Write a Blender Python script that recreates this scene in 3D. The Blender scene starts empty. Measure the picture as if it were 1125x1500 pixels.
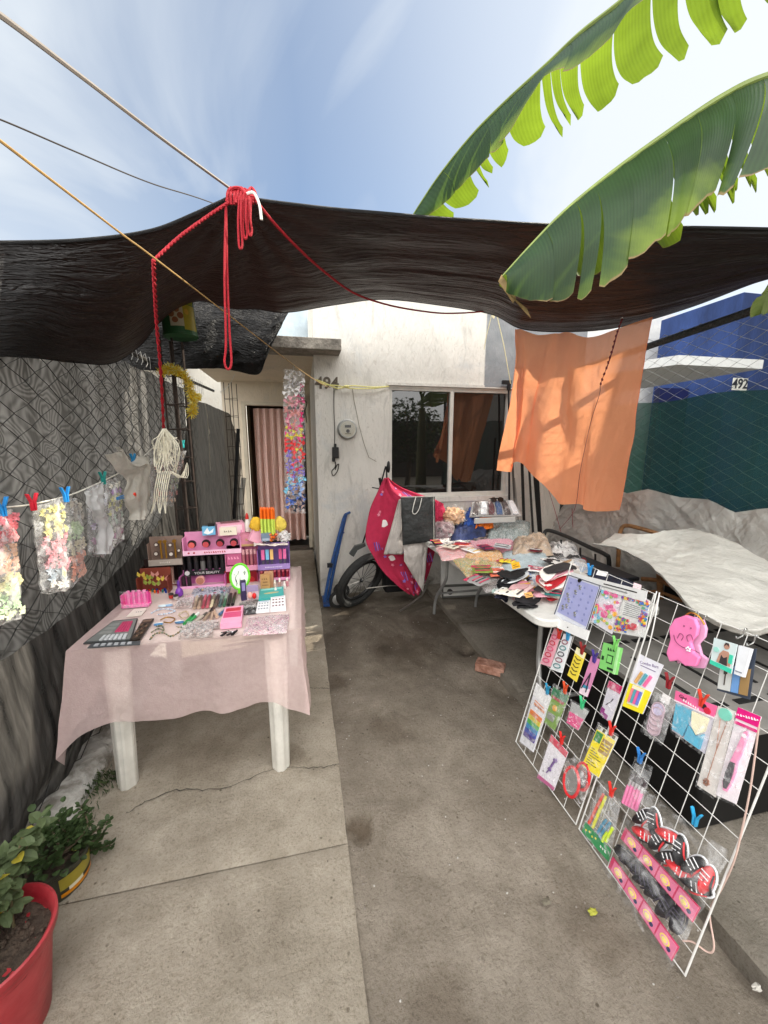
import bpy, math, random
from mathutils import Vector, Matrix, noise
R = math.radians
random.seed(7)
scn = bpy.context.scene
COL = scn.collection

# ---------------------------------------------------------------- camera
CAM_H = 1.6; YAW = R(12); PIT = R(10); FPX = 563.0
cam = bpy.data.cameras.new('camera')
cam.sensor_fit = 'HORIZONTAL'; cam.sensor_width = 36.0; cam.lens = 36.0 * FPX / 1125.0
cam.clip_start = 0.02; cam.clip_end = 900
cam_o = bpy.data.objects.new('camera', cam); COL.objects.link(cam_o)
cam_o.location = (0, 0, CAM_H); cam_o.rotation_euler = (R(90) - PIT, 0, -YAW)
scn.camera = cam_o
scn.render.resolution_x = 768; scn.render.resolution_y = 1024

# ---------------------------------------------------------------- sky, sun, exposure
SUN_EL = R(37); SUN_AZ = R(84)        # azimuth from +Y towards +X (front right)
w = bpy.data.worlds.new('World'); scn.world = w; w.use_nodes = True
nt = w.node_tree; nt.nodes.clear()
N = nt.nodes.new; Lk = nt.links.new
out = N('ShaderNodeOutputWorld'); bg = N('ShaderNodeBackground'); sky = N('ShaderNodeTexSky')
sky.sky_type = 'NISHITA'; sky.sun_disc = False; sky.sun_elevation = SUN_EL; sky.sun_rotation = SUN_AZ
sky.air_density = 1.0; sky.dust_density = 1.2; sky.ozone_density = 2.0
tc = N('ShaderNodeTexCoord')
mp = N('ShaderNodeMapping'); mp.inputs['Rotation'].default_value = (0.5, 0.35, 0.5); mp.inputs['Scale'].default_value = (1.6, 0.4, 1.8)
Lk(tc.outputs['Generated'], mp.inputs['Vector'])
n1 = N('ShaderNodeTexNoise'); n1.inputs['Scale'].default_value = 1.7; n1.inputs['Detail'].default_value = 9; n1.inputs['Distortion'].default_value = 0.7; n1.inputs['Roughness'].default_value = .48
Lk(mp.outputs[0], n1.inputs['Vector'])
cr = N('ShaderNodeValToRGB'); cr.color_ramp.elements[0].position = 0.46; cr.color_ramp.elements[1].position = 0.70
Lk(n1.outputs['Fac'], cr.inputs[0])
# thin high cloud is thicker towards the sun
dp = N('ShaderNodeVectorMath'); dp.operation = 'DOT_PRODUCT'
sd = Vector((math.sin(SUN_AZ) * math.cos(SUN_EL), math.cos(SUN_AZ) * math.cos(SUN_EL), math.sin(SUN_EL)))
dp.inputs[1].default_value = sd
Lk(tc.outputs['Generated'], dp.inputs[0])
mr = N('ShaderNodeMapRange'); mr.inputs['From Min'].default_value = 0.2; mr.inputs['From Max'].default_value = 0.9
mr.inputs['To Min'].default_value = 0.0; mr.inputs['To Max'].default_value = 0.75
Lk(dp.outputs['Value'], mr.inputs['Value'])
dl = N('ShaderNodeVectorMath'); dl.operation = 'DOT_PRODUCT'; dl.inputs[1].default_value = Vector((-0.78, 0.55, 0.32)).normalized()
Lk(tc.outputs['Generated'], dl.inputs[0])
ml = N('ShaderNodeMapRange'); ml.inputs['From Min'].default_value = 0.62; ml.inputs['From Max'].default_value = 1.0; ml.inputs['To Max'].default_value = 0.85
Lk(dl.outputs['Value'], ml.inputs['Value'])
ad0 = N('ShaderNodeMath'); ad0.operation = 'ADD'; Lk(mr.outputs[0], ad0.inputs[0]); Lk(ml.outputs[0], ad0.inputs[1])
ad = N('ShaderNodeMath'); ad.operation = 'MULTIPLY_ADD'; ad.use_clamp = True
ad.inputs[1].default_value = 0.62
Lk(cr.outputs['Color'], ad.inputs[0]); Lk(ad0.outputs[0], ad.inputs[2])
mx = N('ShaderNodeMixRGB'); mx.inputs['Color2'].default_value = (5.0, 5.4, 5.8, 1)
Lk(ad.outputs[0], mx.inputs['Fac'])
tint = N('ShaderNodeMixRGB'); tint.blend_type = 'MULTIPLY'; tint.inputs['Fac'].default_value = 1; tint.inputs['Color2'].default_value = (.92, 1.05, 1.12, 1)
Lk(sky.outputs[0], tint.inputs['Color1']); Lk(tint.outputs[0], mx.inputs['Color1'])
# whiter glare close to the sun
sg_ = N('ShaderNodeMapRange'); sg_.interpolation_type = 'SMOOTHSTEP'; sg_.inputs['From Min'].default_value = 0.5; sg_.inputs['From Max'].default_value = 1.15; Lk(dp.outputs['Value'], sg_.inputs['Value'])
mx1 = N('ShaderNodeMixRGB'); mx1.inputs['Color2'].default_value = (6.0, 6.3, 6.6, 1); Lk(sg_.outputs[0], mx1.inputs['Fac']); Lk(mx.outputs[0], mx1.inputs['Color1'])
# unseen bright cloud bank added behind the photographer as soft frontal fill
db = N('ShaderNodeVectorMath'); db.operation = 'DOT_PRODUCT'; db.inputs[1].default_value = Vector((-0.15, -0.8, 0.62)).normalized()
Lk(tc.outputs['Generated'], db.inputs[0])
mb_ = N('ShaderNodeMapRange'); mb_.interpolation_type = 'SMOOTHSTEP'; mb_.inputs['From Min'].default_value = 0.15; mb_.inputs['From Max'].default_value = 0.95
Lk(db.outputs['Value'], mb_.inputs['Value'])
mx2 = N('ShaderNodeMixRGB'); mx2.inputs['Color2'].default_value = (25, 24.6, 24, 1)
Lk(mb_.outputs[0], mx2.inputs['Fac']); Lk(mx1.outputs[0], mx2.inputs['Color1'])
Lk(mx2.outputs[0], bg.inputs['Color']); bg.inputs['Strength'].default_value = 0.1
Lk(bg.outputs[0], out.inputs['Surface'])
sl = bpy.data.lights.new('sun', 'SUN'); sl.energy = 4.0; sl.angle = R(0.6); sl.color = (1, 0.93, 0.8)
so = bpy.data.objects.new('sun', sl); COL.objects.link(so); so.rotation_euler = (-sd).to_track_quat('-Z', 'Y').to_euler()
so.location = (8, 6, 9)
scn.view_settings.view_transform = 'Standard'; scn.view_settings.look = 'None'
scn.view_settings.exposure = 0.75; scn.view_settings.gamma = 1

# ---------------------------------------------------------------- survey of the place: picture coordinates to metres on a known plane
_f = Vector((math.sin(YAW) * math.cos(PIT), math.cos(YAW) * math.cos(PIT), -math.sin(PIT)))
_r = Vector((math.cos(YAW), -math.sin(YAW), 0))
_u = Vector((math.sin(YAW) * math.sin(PIT), math.cos(YAW) * math.sin(PIT), math.cos(PIT)))
def at(px, py, X=None, Y=None, Z=None):
    d = _f + _r * ((px - 562.5) / FPX) - _u * ((py - 750.0) / FPX)
    if X is not None: t = X / d.x
    elif Y is not None: t = Y / d.y
    else: t = (Z - CAM_H) / d.z
    return Vector((0, 0, CAM_H)) + d * t
RK = 0.25; RX = 1.09                     # the wire rack leans: x = RX + RK z
def onrack(px, py, off=0.0):
    d = _f + _r * ((px - 562.5) / FPX) - _u * ((py - 750.0) / FPX)
    t = (RX - off * math.sqrt(1 + RK * RK) + RK * CAM_H) / (d.x - RK * d.z)
    return Vector((0, 0, CAM_H)) + d * t

# ---------------------------------------------------------------- materials
def lin(h):
    c = [int(h[i:i+2], 16) / 255 for i in (0, 2, 4)]
    return tuple((x / 12.92 if x <= .04045 else ((x + .055) / 1.055) ** 2.4) for x in c)
_mc = {}
def mat(name, col, rough=.6, var=.12, vs=8., bump=0., bs=40., metal=0., spec=.4, trl=0., alpha=1., col2=None, detail=5, coord='Object', dist=0., stretch=(1,1,1), trc=None, crk=0, crs=.8):
    if name in _mc: return _mc[name]
    if isinstance(col, str): col = lin(col)
    if isinstance(col2, str): col2 = lin(col2)
    m = bpy.data.materials.new(name); m.use_nodes = True; t = m.node_tree; n = t.nodes; l = t.links.new
    b = n['Principled BSDF']; o = n['Material Output']
    tcn = n.new('ShaderNodeTexCoord'); mpn = n.new('ShaderNodeMapping'); mpn.inputs['Scale'].default_value = stretch
    l(tcn.outputs[coord], mpn.inputs['Vector'])
    if var > 0 or col2:
        nz = n.new('ShaderNodeTexNoise'); nz.inputs['Scale'].default_value = vs; nz.inputs['Detail'].default_value = detail; nz.inputs['Distortion'].default_value = dist
        nz.inputs['Roughness'].default_value = .6
        l(mpn.outputs[0], nz.inputs['Vector'])
        rp = n.new('ShaderNodeValToRGB'); rp.color_ramp.elements[0].position = .32; rp.color_ramp.elements[1].position = .68
        a = tuple(c * (1 - var) for c in col); bcol = tuple(min(1, c * (1 + var)) for c in (col2 or col))
        rp.color_ramp.elements[0].color = (*a, 1); rp.color_ramp.elements[1].color = (*bcol, 1)
        l(nz.outputs['Fac'], rp.inputs[0]); l(rp.outputs[0], b.inputs['Base Color'])
        csock = rp.outputs[0]
    else:
        b.inputs['Base Color'].default_value = (*col, 1); csock = None
    b.inputs['Roughness'].default_value = rough; b.inputs['Metallic'].default_value = metal
    b.inputs['Specular IOR Level'].default_value = spec
    if bump:
        nb = n.new('ShaderNodeTexNoise'); nb.inputs['Scale'].default_value = bs; nb.inputs['Detail'].default_value = 6; nb.inputs['Distortion'].default_value = dist
        l(mpn.outputs[0], nb.inputs['Vector'])
        bn = n.new('ShaderNodeBump'); bn.inputs['Strength'].default_value = min(1, bump); bn.inputs['Distance'].default_value = 0.02
        l(nb.outputs['Fac'], bn.inputs['Height']); l(bn.outputs[0], b.inputs['Normal'])
    if crk:      # sharp creases of crumpled sheet
        hs_ = None
        for sc_, dd in ((crk, 1.2), (crk * 2.7, .8)):
            nk = n.new('ShaderNodeTexNoise'); nk.inputs['Scale'].default_value = sc_; nk.inputs['Detail'].default_value = 2.5; nk.inputs['Distortion'].default_value = dd; l(mpn.outputs[0], nk.inputs['Vector'])
            sb = n.new('ShaderNodeMath'); sb.operation = 'SUBTRACT'; sb.inputs[1].default_value = .5; l(nk.outputs['Fac'], sb.inputs[0])
            ab = n.new('ShaderNodeMath'); ab.operation = 'ABSOLUTE'; l(sb.outputs[0], ab.inputs[0])
            pw = n.new('ShaderNodeMath'); pw.operation = 'POWER'; pw.inputs[1].default_value = .6; l(ab.outputs[0], pw.inputs[0])
            if hs_ is None: hs_ = pw.outputs[0]
            else:
                a2 = n.new('ShaderNodeMath'); a2.operation = 'MULTIPLY_ADD'; a2.inputs[1].default_value = .45; l(pw.outputs[0], a2.inputs[0]); l(hs_, a2.inputs[2]); hs_ = a2.outputs[0]
        bk_n = n.new('ShaderNodeBump'); bk_n.invert = True; bk_n.inputs['Strength'].default_value = crs; bk_n.inputs['Distance'].default_value = .035
        l(hs_, bk_n.inputs['Height'])
        if bump: l(bn.outputs[0], bk_n.inputs['Normal'])
        l(bk_n.outputs[0], b.inputs['Normal'])
    cur = b.outputs[0]
    if trl:
        tr = n.new('ShaderNodeBsdfTranslucent'); mxs = n.new('ShaderNodeMixShader'); mxs.inputs[0].default_value = trl
        if trc: tr.inputs['Color'].default_value = (*(lin(trc) if isinstance(trc, str) else trc), 1)
        elif csock: l(csock, tr.inputs['Color'])
        else: tr.inputs['Color'].default_value = (*col, 1)
        l(cur, mxs.inputs[1]); l(tr.outputs[0], mxs.inputs[2]); cur = mxs.outputs[0]
    if alpha < 1:
        tp = n.new('ShaderNodeBsdfTransparent'); mxs = n.new('ShaderNodeMixShader'); mxs.inputs[0].default_value = alpha
        l(tp.outputs[0], mxs.inputs[1]); l(cur, mxs.inputs[2]); cur = mxs.outputs[0]
    l(cur, o.inputs['Surface'])
    _mc[name] = m
    return m
def P(h, rough=.45, metal=0., var=.06):
    return mat('paint_%s_%d_%d' % (h, int(rough * 100), int(metal * 10)), h, rough, var, 30, metal=metal)
def film(name, tint='ffffff', base=.12, amp=.5, scale=9, bump=.9, bs=30, rough=.18):
    """thin clear plastic: see-through with crinkled glints"""
    if name in _mc: return _mc[name]
    m = bpy.data.materials.new(name); m.use_nodes = True; t = m.node_tree; n = t.nodes; l = t.links.new
    b = n['Principled BSDF']; o = n['Material Output']; b.inputs['Base Color'].default_value = (*lin(tint), 1)
    b.inputs['Roughness'].default_value = rough; b.inputs['Specular IOR Level'].default_value = 1.0
    tcn = n.new('ShaderNodeTexCoord')
    nz = n.new('ShaderNodeTexNoise'); nz.inputs['Scale'].default_value = scale; nz.inputs['Detail'].default_value = 6; nz.inputs['Distortion'].default_value = 1.5
    l(tcn.outputs['Object'], nz.inputs['Vector'])
    r = n.new('ShaderNodeValToRGB'); r.color_ramp.elements[0].position = .45; r.color_ramp.elements[1].position = .72
    r.color_ramp.elements[0].color = (base,) * 3 + (1,); r.color_ramp.elements[1].color = (amp,) * 3 + (1,)
    l(nz.outputs['Fac'], r.inputs[0])
    nb = n.new('ShaderNodeTexNoise'); nb.inputs['Scale'].default_value = bs; nb.inputs['Detail'].default_value = 3; nb.inputs['Distortion'].default_value = 1.0
    l(tcn.outputs['Object'], nb.inputs['Vector'])
    bn = n.new('ShaderNodeBump'); bn.inputs['Strength'].default_value = bump; bn.inputs['Distance'].default_value = .02
    l(nb.outputs['Fac'], bn.inputs['Height']); l(bn.outputs[0], b.inputs['Normal'])
    tp = n.new('ShaderNodeBsdfTransparent'); tp.inputs['Color'].default_value = (.97, .97, .97, 1)
    mxs = n.new('ShaderNodeMixShader')
    l(r.outputs[0], mxs.inputs[0]); l(tp.outputs[0], mxs.inputs[1]); l(b.outputs[0], mxs.inputs[2]); l(mxs.outputs[0], o.inputs['Surface'])
    _mc[name] = m
    return m

# ---------------------------------------------------------------- mesh builder
ORG = {}
class Frame:
    """bilinear patch with a normal: (u,v) in 0..1, h metres off the surface"""
    def __init__(s, p00, p10, p01, p11=None):
        s.a, s.b, s.c = Vector(p00), Vector(p10), Vector(p01); s.d = Vector(p11) if p11 is not None else s.b + s.c - s.a
        s.n = (s.b - s.a).cross(s.c - s.a).normalized(); s.w = (s.b - s.a).length; s.h = (s.c - s.a).length
        s.ex = (s.b - s.a).normalized(); s.ey = s.n.cross(s.ex).normalized()
    def p(s, u, v, h=0):
        return s.a.lerp(s.b, u).lerp(s.c.lerp(s.d, u), v) + s.n * h
class MB:
    def __init__(s): s.v = []; s.f = []; s.m = []; s.uv = []
    def add(s, p, uv=(0, 0)): s.v.append(Vector(p)); s.uv.append(uv); return len(s.v) - 1
    def face(s, ids, m=0): s.f.append(list(ids)); s.m.append(m)
    def hexa(s, p, m=0):
        i = [s.add(q) for q in p]
        for q in ((0,3,2,1),(4,5,6,7),(0,1,5,4),(1,2,6,5),(2,3,7,6),(3,0,4,7)): s.face([i[k] for k in q], m)
        return s
    def box(s, c, d, m=0, rot=None):
        c = Vector(c); h = [Vector((x * d[0] / 2, y * d[1] / 2, z * d[2] / 2)) for z in (-1, 1) for x, y in ((-1,-1),(1,-1),(1,1),(-1,1))]
        if rot is not None: h = [rot @ q for q in h]
        return s.hexa([c + q for q in h], m)
    def bx(s, x0, x1, y0, y1, z0, z1, m=0): return s.box(((x0+x1)/2, (y0+y1)/2, (z0+z1)/2), (x1-x0, y1-y0, z1-z0), m)
    def tube(s, pts, r, n=8, m=0, closed=False):
        pts = [Vector(p) for p in pts]; k = len(pts); rs = r if isinstance(r, (list, tuple)) else [r] * k
        rings = []; nrm = None
        for i, p in enumerate(pts):
            if closed: t = pts[(i + 1) % k] - pts[i - 1]
            else: t = pts[min(i + 1, k - 1)] - pts[max(i - 1, 0)]
            if t.length < 1e-9: t = Vector((0, 0, 1))
            t.normalize()
            if nrm is None:
                nrm = t.cross(Vector((0, 0, 1)) if abs(t.z) < .9 else Vector((1, 0, 0))).normalized()
            nrm = (nrm - t * nrm.dot(t))
            if nrm.length < 1e-6: nrm = t.orthogonal()
            nrm.normalize(); bi = t.cross(nrm)
            rings.append([s.add(p + (nrm * math.cos(2*math.pi*j/n) + bi * math.sin(2*math.pi*j/n)) * rs[i], (i / max(1, k-1), j / n)) for j in range(n)])
        for i in range(k if closed else k - 1):
            a, b = rings[i], rings[(i + 1) % k]
            for j in range(n): s.face((a[j], a[(j+1) % n], b[(j+1) % n], b[j]), m)
        if not closed: s.face(rings[0][::-1], m); s.face(rings[-1], m)
        return s
    def lathe(s, prof, o=(0,0,0), n=20, m=0, rot=None, sx=1, sy=1):
        o = Vector(o); rings = []
        for r, z in prof:
            ring = []
            for j in range(n):
                q = Vector((r * sx * math.cos(2*math.pi*j/n), r * sy * math.sin(2*math.pi*j/n), z))
                if rot is not None: q = rot @ q
                ring.append(s.add(o + q, (j / n, z)))
            rings.append(ring)
        for a, b in zip(rings, rings[1:]):
            for j in range(n): s.face((a[j], a[(j+1) % n], b[(j+1) % n], b[j]), m)
        if prof[0][0] > 1e-5: s.face(rings[0][::-1], m)
        if prof[-1][0] > 1e-5: s.face(rings[-1], m)
        return s
    def grid(s, fn, nu, nv, m=0, closeu=False, skip=None):
        I = [[s.add(fn(i / nu, j / nv), (i / nu, j / nv)) for j in range(nv + 1)] for i in range(nu if closeu else nu + 1)]
        for i in range(nu):
            a, b = I[i], I[(i + 1) % len(I)]
            for j in range(nv):
                if skip and skip((i + .5) / nu, (j + .5) / nv): continue
                s.face((a[j], b[j], b[j+1], a[j+1]), m)
        return s
    def blob(s, c, r, n=10, m=0, am=.15, fr=2., seed=0):
        c = Vector(c); r = r if isinstance(r, (tuple, list)) else (r, r, r); rings = []
        for i in range(n + 1):
            th = math.pi * i / n; ring = []
            for j in range(2 * n if 0 < i < n else 1):
                ph = math.pi * j / n; q = Vector((math.sin(th)*math.cos(ph), math.sin(th)*math.sin(ph), math.cos(th)))
                k = 1 + am * noise.noise(q * fr + Vector((seed, seed * 1.7, 3)))*1.6
                ring.append(s.add(c + Vector((q.x*r[0], q.y*r[1], q.z*r[2])) * k, (j/(2*n), i/n)))
            rings.append(ring)
        for a, b in zip(rings, rings[1:]):
            k = max(len(a), len(b))
            for j in range(k):
                q = [a[j % len(a)], b[j % len(b)], b[(j+1) % len(b)], a[(j+1) % len(a)]]
                u = []
                for x in q:
                    if x not in u: u.append(x)
                s.face(u, m)
        return s
    def poly(s, pts, d, m=0):
        """polygon pts extruded by vector d"""
        d = Vector(d); n = len(pts); a = [s.add(p) for p in pts]; b = [s.add(Vector(p) + d) for p in pts]
        s.face(a[::-1], m); s.face(b, m)
        for i in range(n): s.face((a[i], a[(i+1) % n], b[(i+1) % n], b[i]), m)
        return s
    # ---- drawing on a frame
    def fb(s, F, u0, v0, u1, v1, h0, h1, m=0):
        return s.hexa([F.p(u0,v0,h0), F.p(u1,v0,h0), F.p(u1,v1,h0), F.p(u0,v1,h0), F.p(u0,v0,h1), F.p(u1,v0,h1), F.p(u1,v1,h1), F.p(u0,v1,h1)], m)
    def fp(s, F, pts, h0, h1, m=0): return s.poly([F.p(u, v, h0) for u, v in pts], F.n * (h1 - h0), m)
    def fd(s, F, u, v, r, h0, h1, m=0, n=16, ry=None):
        c = F.p(u, v, h0); ry = ry or r
        return s.poly([c + F.ex * r * math.cos(2*math.pi*i/n) + F.ey * ry * math.sin(2*math.pi*i/n) for i in range(n)], F.n * (h1 - h0), m)
    def fl(s, F, pts, r, h, m=0, n=5): return s.tube([F.p(u, v, h) for u, v in pts], r, n, m)
    def ft(s, F, txt, u, v, size, h, m=0, th=.0012, bold=.0, align='CENTER'):
        c = F.p(u, v, h)
        if isinstance(txt, int):      # print too small to read in the photograph: a row of tiny marks
            rq = random.Random(txt * 7 + int(size * 1e4)); n_ = txt; x = -n_ * size * .29
            for i in range(n_):
                w_ = size * rq.uniform(.28, .46); hh = size * rq.uniform(.3, .62); q = [c + F.ex * a_ + F.ey * b_ for a_, b_ in ((x, -hh / 2), (x + w_, -hh / 2), (x + w_, -hh / 2 + size * .14), (x + size * .14, hh / 2), (x, hh / 2))]
                s.poly(q, F.n * th, m); x += size * .58
            return s
        vs, fs = text_mesh(txt, size, th, bold, align); k = len(s.v)
        for q in vs: s.add(c + F.ex * q.x + F.ey * q.y + F.n * q.z)
        for f_ in fs: s.face([k + i for i in f_], m)
        return s
    def build(s, name, mats, parent=None, smooth=True, label=None, bevel=0, solid=0, angle=40, subd=0):
        if not isinstance(mats, (list, tuple)): mats = [mats]
        me = bpy.data.meshes.new(name)
        if parent is not None: o0 = ORG[parent.name]
        else:
            o0 = Vector(((min(q.x for q in s.v) + max(q.x for q in s.v)) / 2, (min(q.y for q in s.v) + max(q.y for q in s.v)) / 2, min(q.z for q in s.v)))
        me.from_pydata([tuple(q - o0) for q in s.v], [], s.f)
        for m_ in mats: me.materials.append(m_)
        me.polygons.foreach_set('material_index', s.m)
        ul = me.uv_layers.new(name='UVMap'); flat = []
        for lp in me.loops: flat += s.uv[lp.vertex_index]
        ul.data.foreach_set('uv', flat)
        if smooth:
            me.polygons.foreach_set('use_smooth', [True] * len(me.polygons))
            try: me.set_sharp_from_angle(angle=R(angle))
            except Exception: pass
        me.update()
        ob = bpy.data.objects.new(name, me); COL.objects.link(ob)
        if parent is not None: ob.parent = parent
        else: ob.location = o0
        ORG[ob.name] = o0
        if label: ob['label'] = label
        if solid: md = ob.modifiers.new('thickness', 'SOLIDIFY'); md.thickness = solid; md.offset = 0
        if bevel: md = ob.modifiers.new('bevel', 'BEVEL'); md.width = bevel; md.segments = 2; md.limit_method = 'ANGLE'
        if subd: md = ob.modifiers.new('subd', 'SUBSURF'); md.levels = subd; md.render_levels = subd
        return ob
_tm = {}
def text_mesh(txt, size, th, bold, align):
    key = (txt, size, th, bold, align)
    if key in _tm: return _tm[key]
    cu = bpy.data.curves.new('lettering', 'FONT'); cu.body = txt; cu.size = size; cu.extrude = th / 2; cu.offset = bold; cu.resolution_u = 3
    cu.align_x = align; cu.align_y = 'CENTER'
    o = bpy.data.objects.new('lettering', cu); COL.objects.link(o)
    bpy.context.view_layer.update()
    me = bpy.data.meshes.new_from_object(o.evaluated_get(bpy.context.evaluated_depsgraph_get()))
    res = ([v.co.copy() for v in me.vertices], [list(p.vertices) for p in me.polygons])
    bpy.data.objects.remove(o); bpy.data.curves.remove(cu); bpy.data.meshes.remove(me)
    _tm[key] = res
    return res
def tag(o, label, cat, group=None):
    o['label'] = label; o['category'] = cat
    if group: o['group'] = group
    return o
def thing(name, label, cat, loc=(0,0,0), group=None, rotz=0):
    o = bpy.data.objects.new(name, None); COL.objects.link(o); o.location = loc; o.rotation_euler = (0, 0, rotz); o.empty_display_size = .1
    ORG[o.name] = Vector(loc)
    return tag(o, label, cat, group)
def kind(o, k='structure'): o['kind'] = k; return o
def copy_tree(o, parent=None):
    c = o.copy(); COL.objects.link(c); c.parent = parent
    ORG[c.name] = ORG[o.name]
    for ch in [q for q in list(o.children)]: copy_tree(ch, c)
    return c
def nz(p, s=1., seed=0.): return noise.noise(Vector(p) * s + Vector((seed, seed * .37, seed * 1.9)))
def fbm(p, s=1., seed=0., o=4): return noise.fractal(Vector(p) * s + Vector((seed, seed * .37, seed * 1.9)), 1.0, 2.0, o)
def lerp(a, b, t): return a + (b - a) * t
def pl(pts, t):
    """piecewise linear along list"""
    t = min(max(t, 0), 1) * (len(pts) - 1); i = min(int(t), len(pts) - 2); f = t - i
    a, b = pts[i], pts[i+1]
    return a + (b - a) * f if not isinstance(a, tuple) else tuple(x + (y - x) * f for x, y in zip(a, b))
def cr_(pts, t):
    """catmull-rom through vectors"""
    k = len(pts) - 1; t = min(max(t, 0), 1) * k; i = min(int(t), k - 1); f = t - i
    p0, p1, p2, p3 = pts[max(i-1, 0)], pts[i], pts[i+1], pts[min(i+2, k)]
    return ((p1 * 2) + (p2 - p0) * f + (p0 * 2 - p1 * 5 + p2 * 4 - p3) * f * f + (p1 * 3 - p0 - p2 * 3 + p3) * f ** 3) * .5
def curve(pts, n): return [cr_([Vector(p) for p in pts], i / n) for i in range(n + 1)]
# ================================================================ THE SETTING
# concrete with stains
def ground_mat(name, c1, c2, c3, s1=3., s2=60., bump=.6, dark_back=False, spots=None):
    m = bpy.data.materials.new(name); m.use_nodes = True; t = m.node_tree; n = t.nodes; l = t.links.new
    b = n['Principled BSDF']; b.inputs['Roughness'].default_value = .9; b.inputs['Specular IOR Level'].default_value = .25
    geo = n.new('ShaderNodeNewGeometry')
    def noi(sc, det=6, dist=0, rough=.6):
        q = n.new('ShaderNodeTexNoise'); q.inputs['Scale'].default_value = sc; q.inputs['Detail'].default_value = det; q.inputs['Distortion'].default_value = dist; q.inputs['Roughness'].default_value = rough
        l(geo.outputs['Position'], q.inputs['Vector']); return q.outputs['Fac']
    def mixc(fac, a, bc, bt='MIX'):
        q = n.new('ShaderNodeMixRGB'); q.blend_type = bt
        for sock, val in ((0, fac), (1, a), (2, bc)):
            if isinstance(val, (int, float)): q.inputs[sock].default_value = val
            elif isinstance(val, tuple): q.inputs[sock].default_value = (*val, 1)
            else: l(val, q.inputs[sock])
        return q.outputs[0]
    def ramp(f, a, b_):
        q = n.new('ShaderNodeValToRGB'); q.color_ramp.elements[0].position = a; q.color_ramp.elements[1].position = b_; l(f, q.inputs[0]); return q.outputs[0]
    c = mixc(ramp(noi(s1, 8, .5), .35, .65), c1, c2)
    c = mixc(ramp(noi(s1 * .45, 6, 1.2), .5, .72), c, c3)
    c = mixc(ramp(noi(s1 * 5, 6), .3, .75), c, mixc(1, c, (.78, .77, .75), 'MULTIPLY'))
    c = mixc(ramp(noi(s2 * 1.3, 4, 0, .8), .50, .68), c, mixc(1, c, (.66, .64, .6), 'MULTIPLY'))      # grit
    c = mixc(ramp(noi(s2 * 2.1, 3, 0, .7), .62, .8), c, mixc(1, c, (1.5, 1.5, 1.45), 'MULTIPLY'))
    # small dark pits
    vo = n.new('ShaderNodeTexVoronoi'); vo.inputs['Scale'].default_value = 22; l(geo.outputs['Position'], vo.inputs['Vector'])
    pit = ramp(vo.outputs['Distance'], .07, .15)
    sel = ramp(noi(7, 3), .47, .6)
    inv = n.new('ShaderNodeMath'); inv.operation = 'SUBTRACT'; inv.inputs[0].default_value = 1; l(pit, inv.inputs[1])
    pm = n.new('ShaderNodeMath'); pm.operation = 'MULTIPLY'; l(inv.outputs[0], pm.inputs[0]); l(sel, pm.inputs[1])
    c = mixc(pm.outputs[0], c, mixc(1, c, (.35, .33, .3), 'MULTIPLY'))
    if dark_back:      # dark brown tone growing towards the house, broken up by noise
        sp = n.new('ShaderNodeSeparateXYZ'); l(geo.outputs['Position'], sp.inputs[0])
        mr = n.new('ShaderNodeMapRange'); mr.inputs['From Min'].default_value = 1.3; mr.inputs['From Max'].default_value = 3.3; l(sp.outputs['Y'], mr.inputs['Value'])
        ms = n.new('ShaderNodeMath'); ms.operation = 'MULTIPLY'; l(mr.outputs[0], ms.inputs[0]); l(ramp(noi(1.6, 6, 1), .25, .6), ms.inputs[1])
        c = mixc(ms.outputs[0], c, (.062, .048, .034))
    for sx, sy, sr, amt in (spots or ()):      # single old stains
        vd = n.new('ShaderNodeVectorMath'); vd.operation = 'DISTANCE'; l(geo.outputs['Position'], vd.inputs[0]); vd.inputs[1].default_value = (sx, sy, 0)
        wb = n.new('ShaderNodeMath'); wb.operation = 'MULTIPLY_ADD'; wb.inputs[1].default_value = sr * 1.6; l(noi(5 / (sr * 8 + .3) + 3, 5, .6), wb.inputs[0]); l(vd.outputs['Value'], wb.inputs[2])
        mr2 = n.new('ShaderNodeMapRange'); mr2.interpolation_type = 'SMOOTHSTEP'; mr2.inputs['From Min'].default_value = sr * 1.95; mr2.inputs['From Max'].default_value = sr * 1.2; mr2.inputs['To Max'].default_value = amt; l(wb.outputs[0], mr2.inputs['Value'])
        c = mixc(mr2.outputs[0], c, mixc(1, c, (.42, .37, .32), 'MULTIPLY'))
    l(c, b.inputs['Base Color'])
    bn = n.new('ShaderNodeBump'); bn.inputs['Strength'].default_value = bump; bn.inputs['Distance'].default_value = .011
    bn2 = n.new('ShaderNodeBump'); bn2.inputs['Strength'].default_value = bump * .6; bn2.inputs['Distance'].default_value = .02
    l(noi(s2, 8, 0, .75), bn.inputs['Height']); l(noi(s1 * 4, 8, .4), bn2.inputs['Height']); l(bn.outputs[0], bn2.inputs['Normal']); l(bn2.outputs[0], b.inputs['Normal'])
    return m
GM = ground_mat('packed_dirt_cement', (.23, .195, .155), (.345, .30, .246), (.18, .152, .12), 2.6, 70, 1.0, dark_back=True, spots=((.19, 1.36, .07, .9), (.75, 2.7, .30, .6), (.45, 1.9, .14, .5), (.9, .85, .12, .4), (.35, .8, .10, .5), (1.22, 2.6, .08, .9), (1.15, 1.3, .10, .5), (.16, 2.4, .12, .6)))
SM = ground_mat('concrete_slab', (.35, .305, .24), (.47, .415, .34), (.28, .24, .188), 2.4, 80, 1.0, spots=((-.35, 1.02, .13, .16), (-.55, 1.9, .2, .4), (0, .7, .06, .35), (-.1, 1.8, .08, .5), (-.75, .75, .08, .4), (0, 3.0, .2, .5)))
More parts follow.
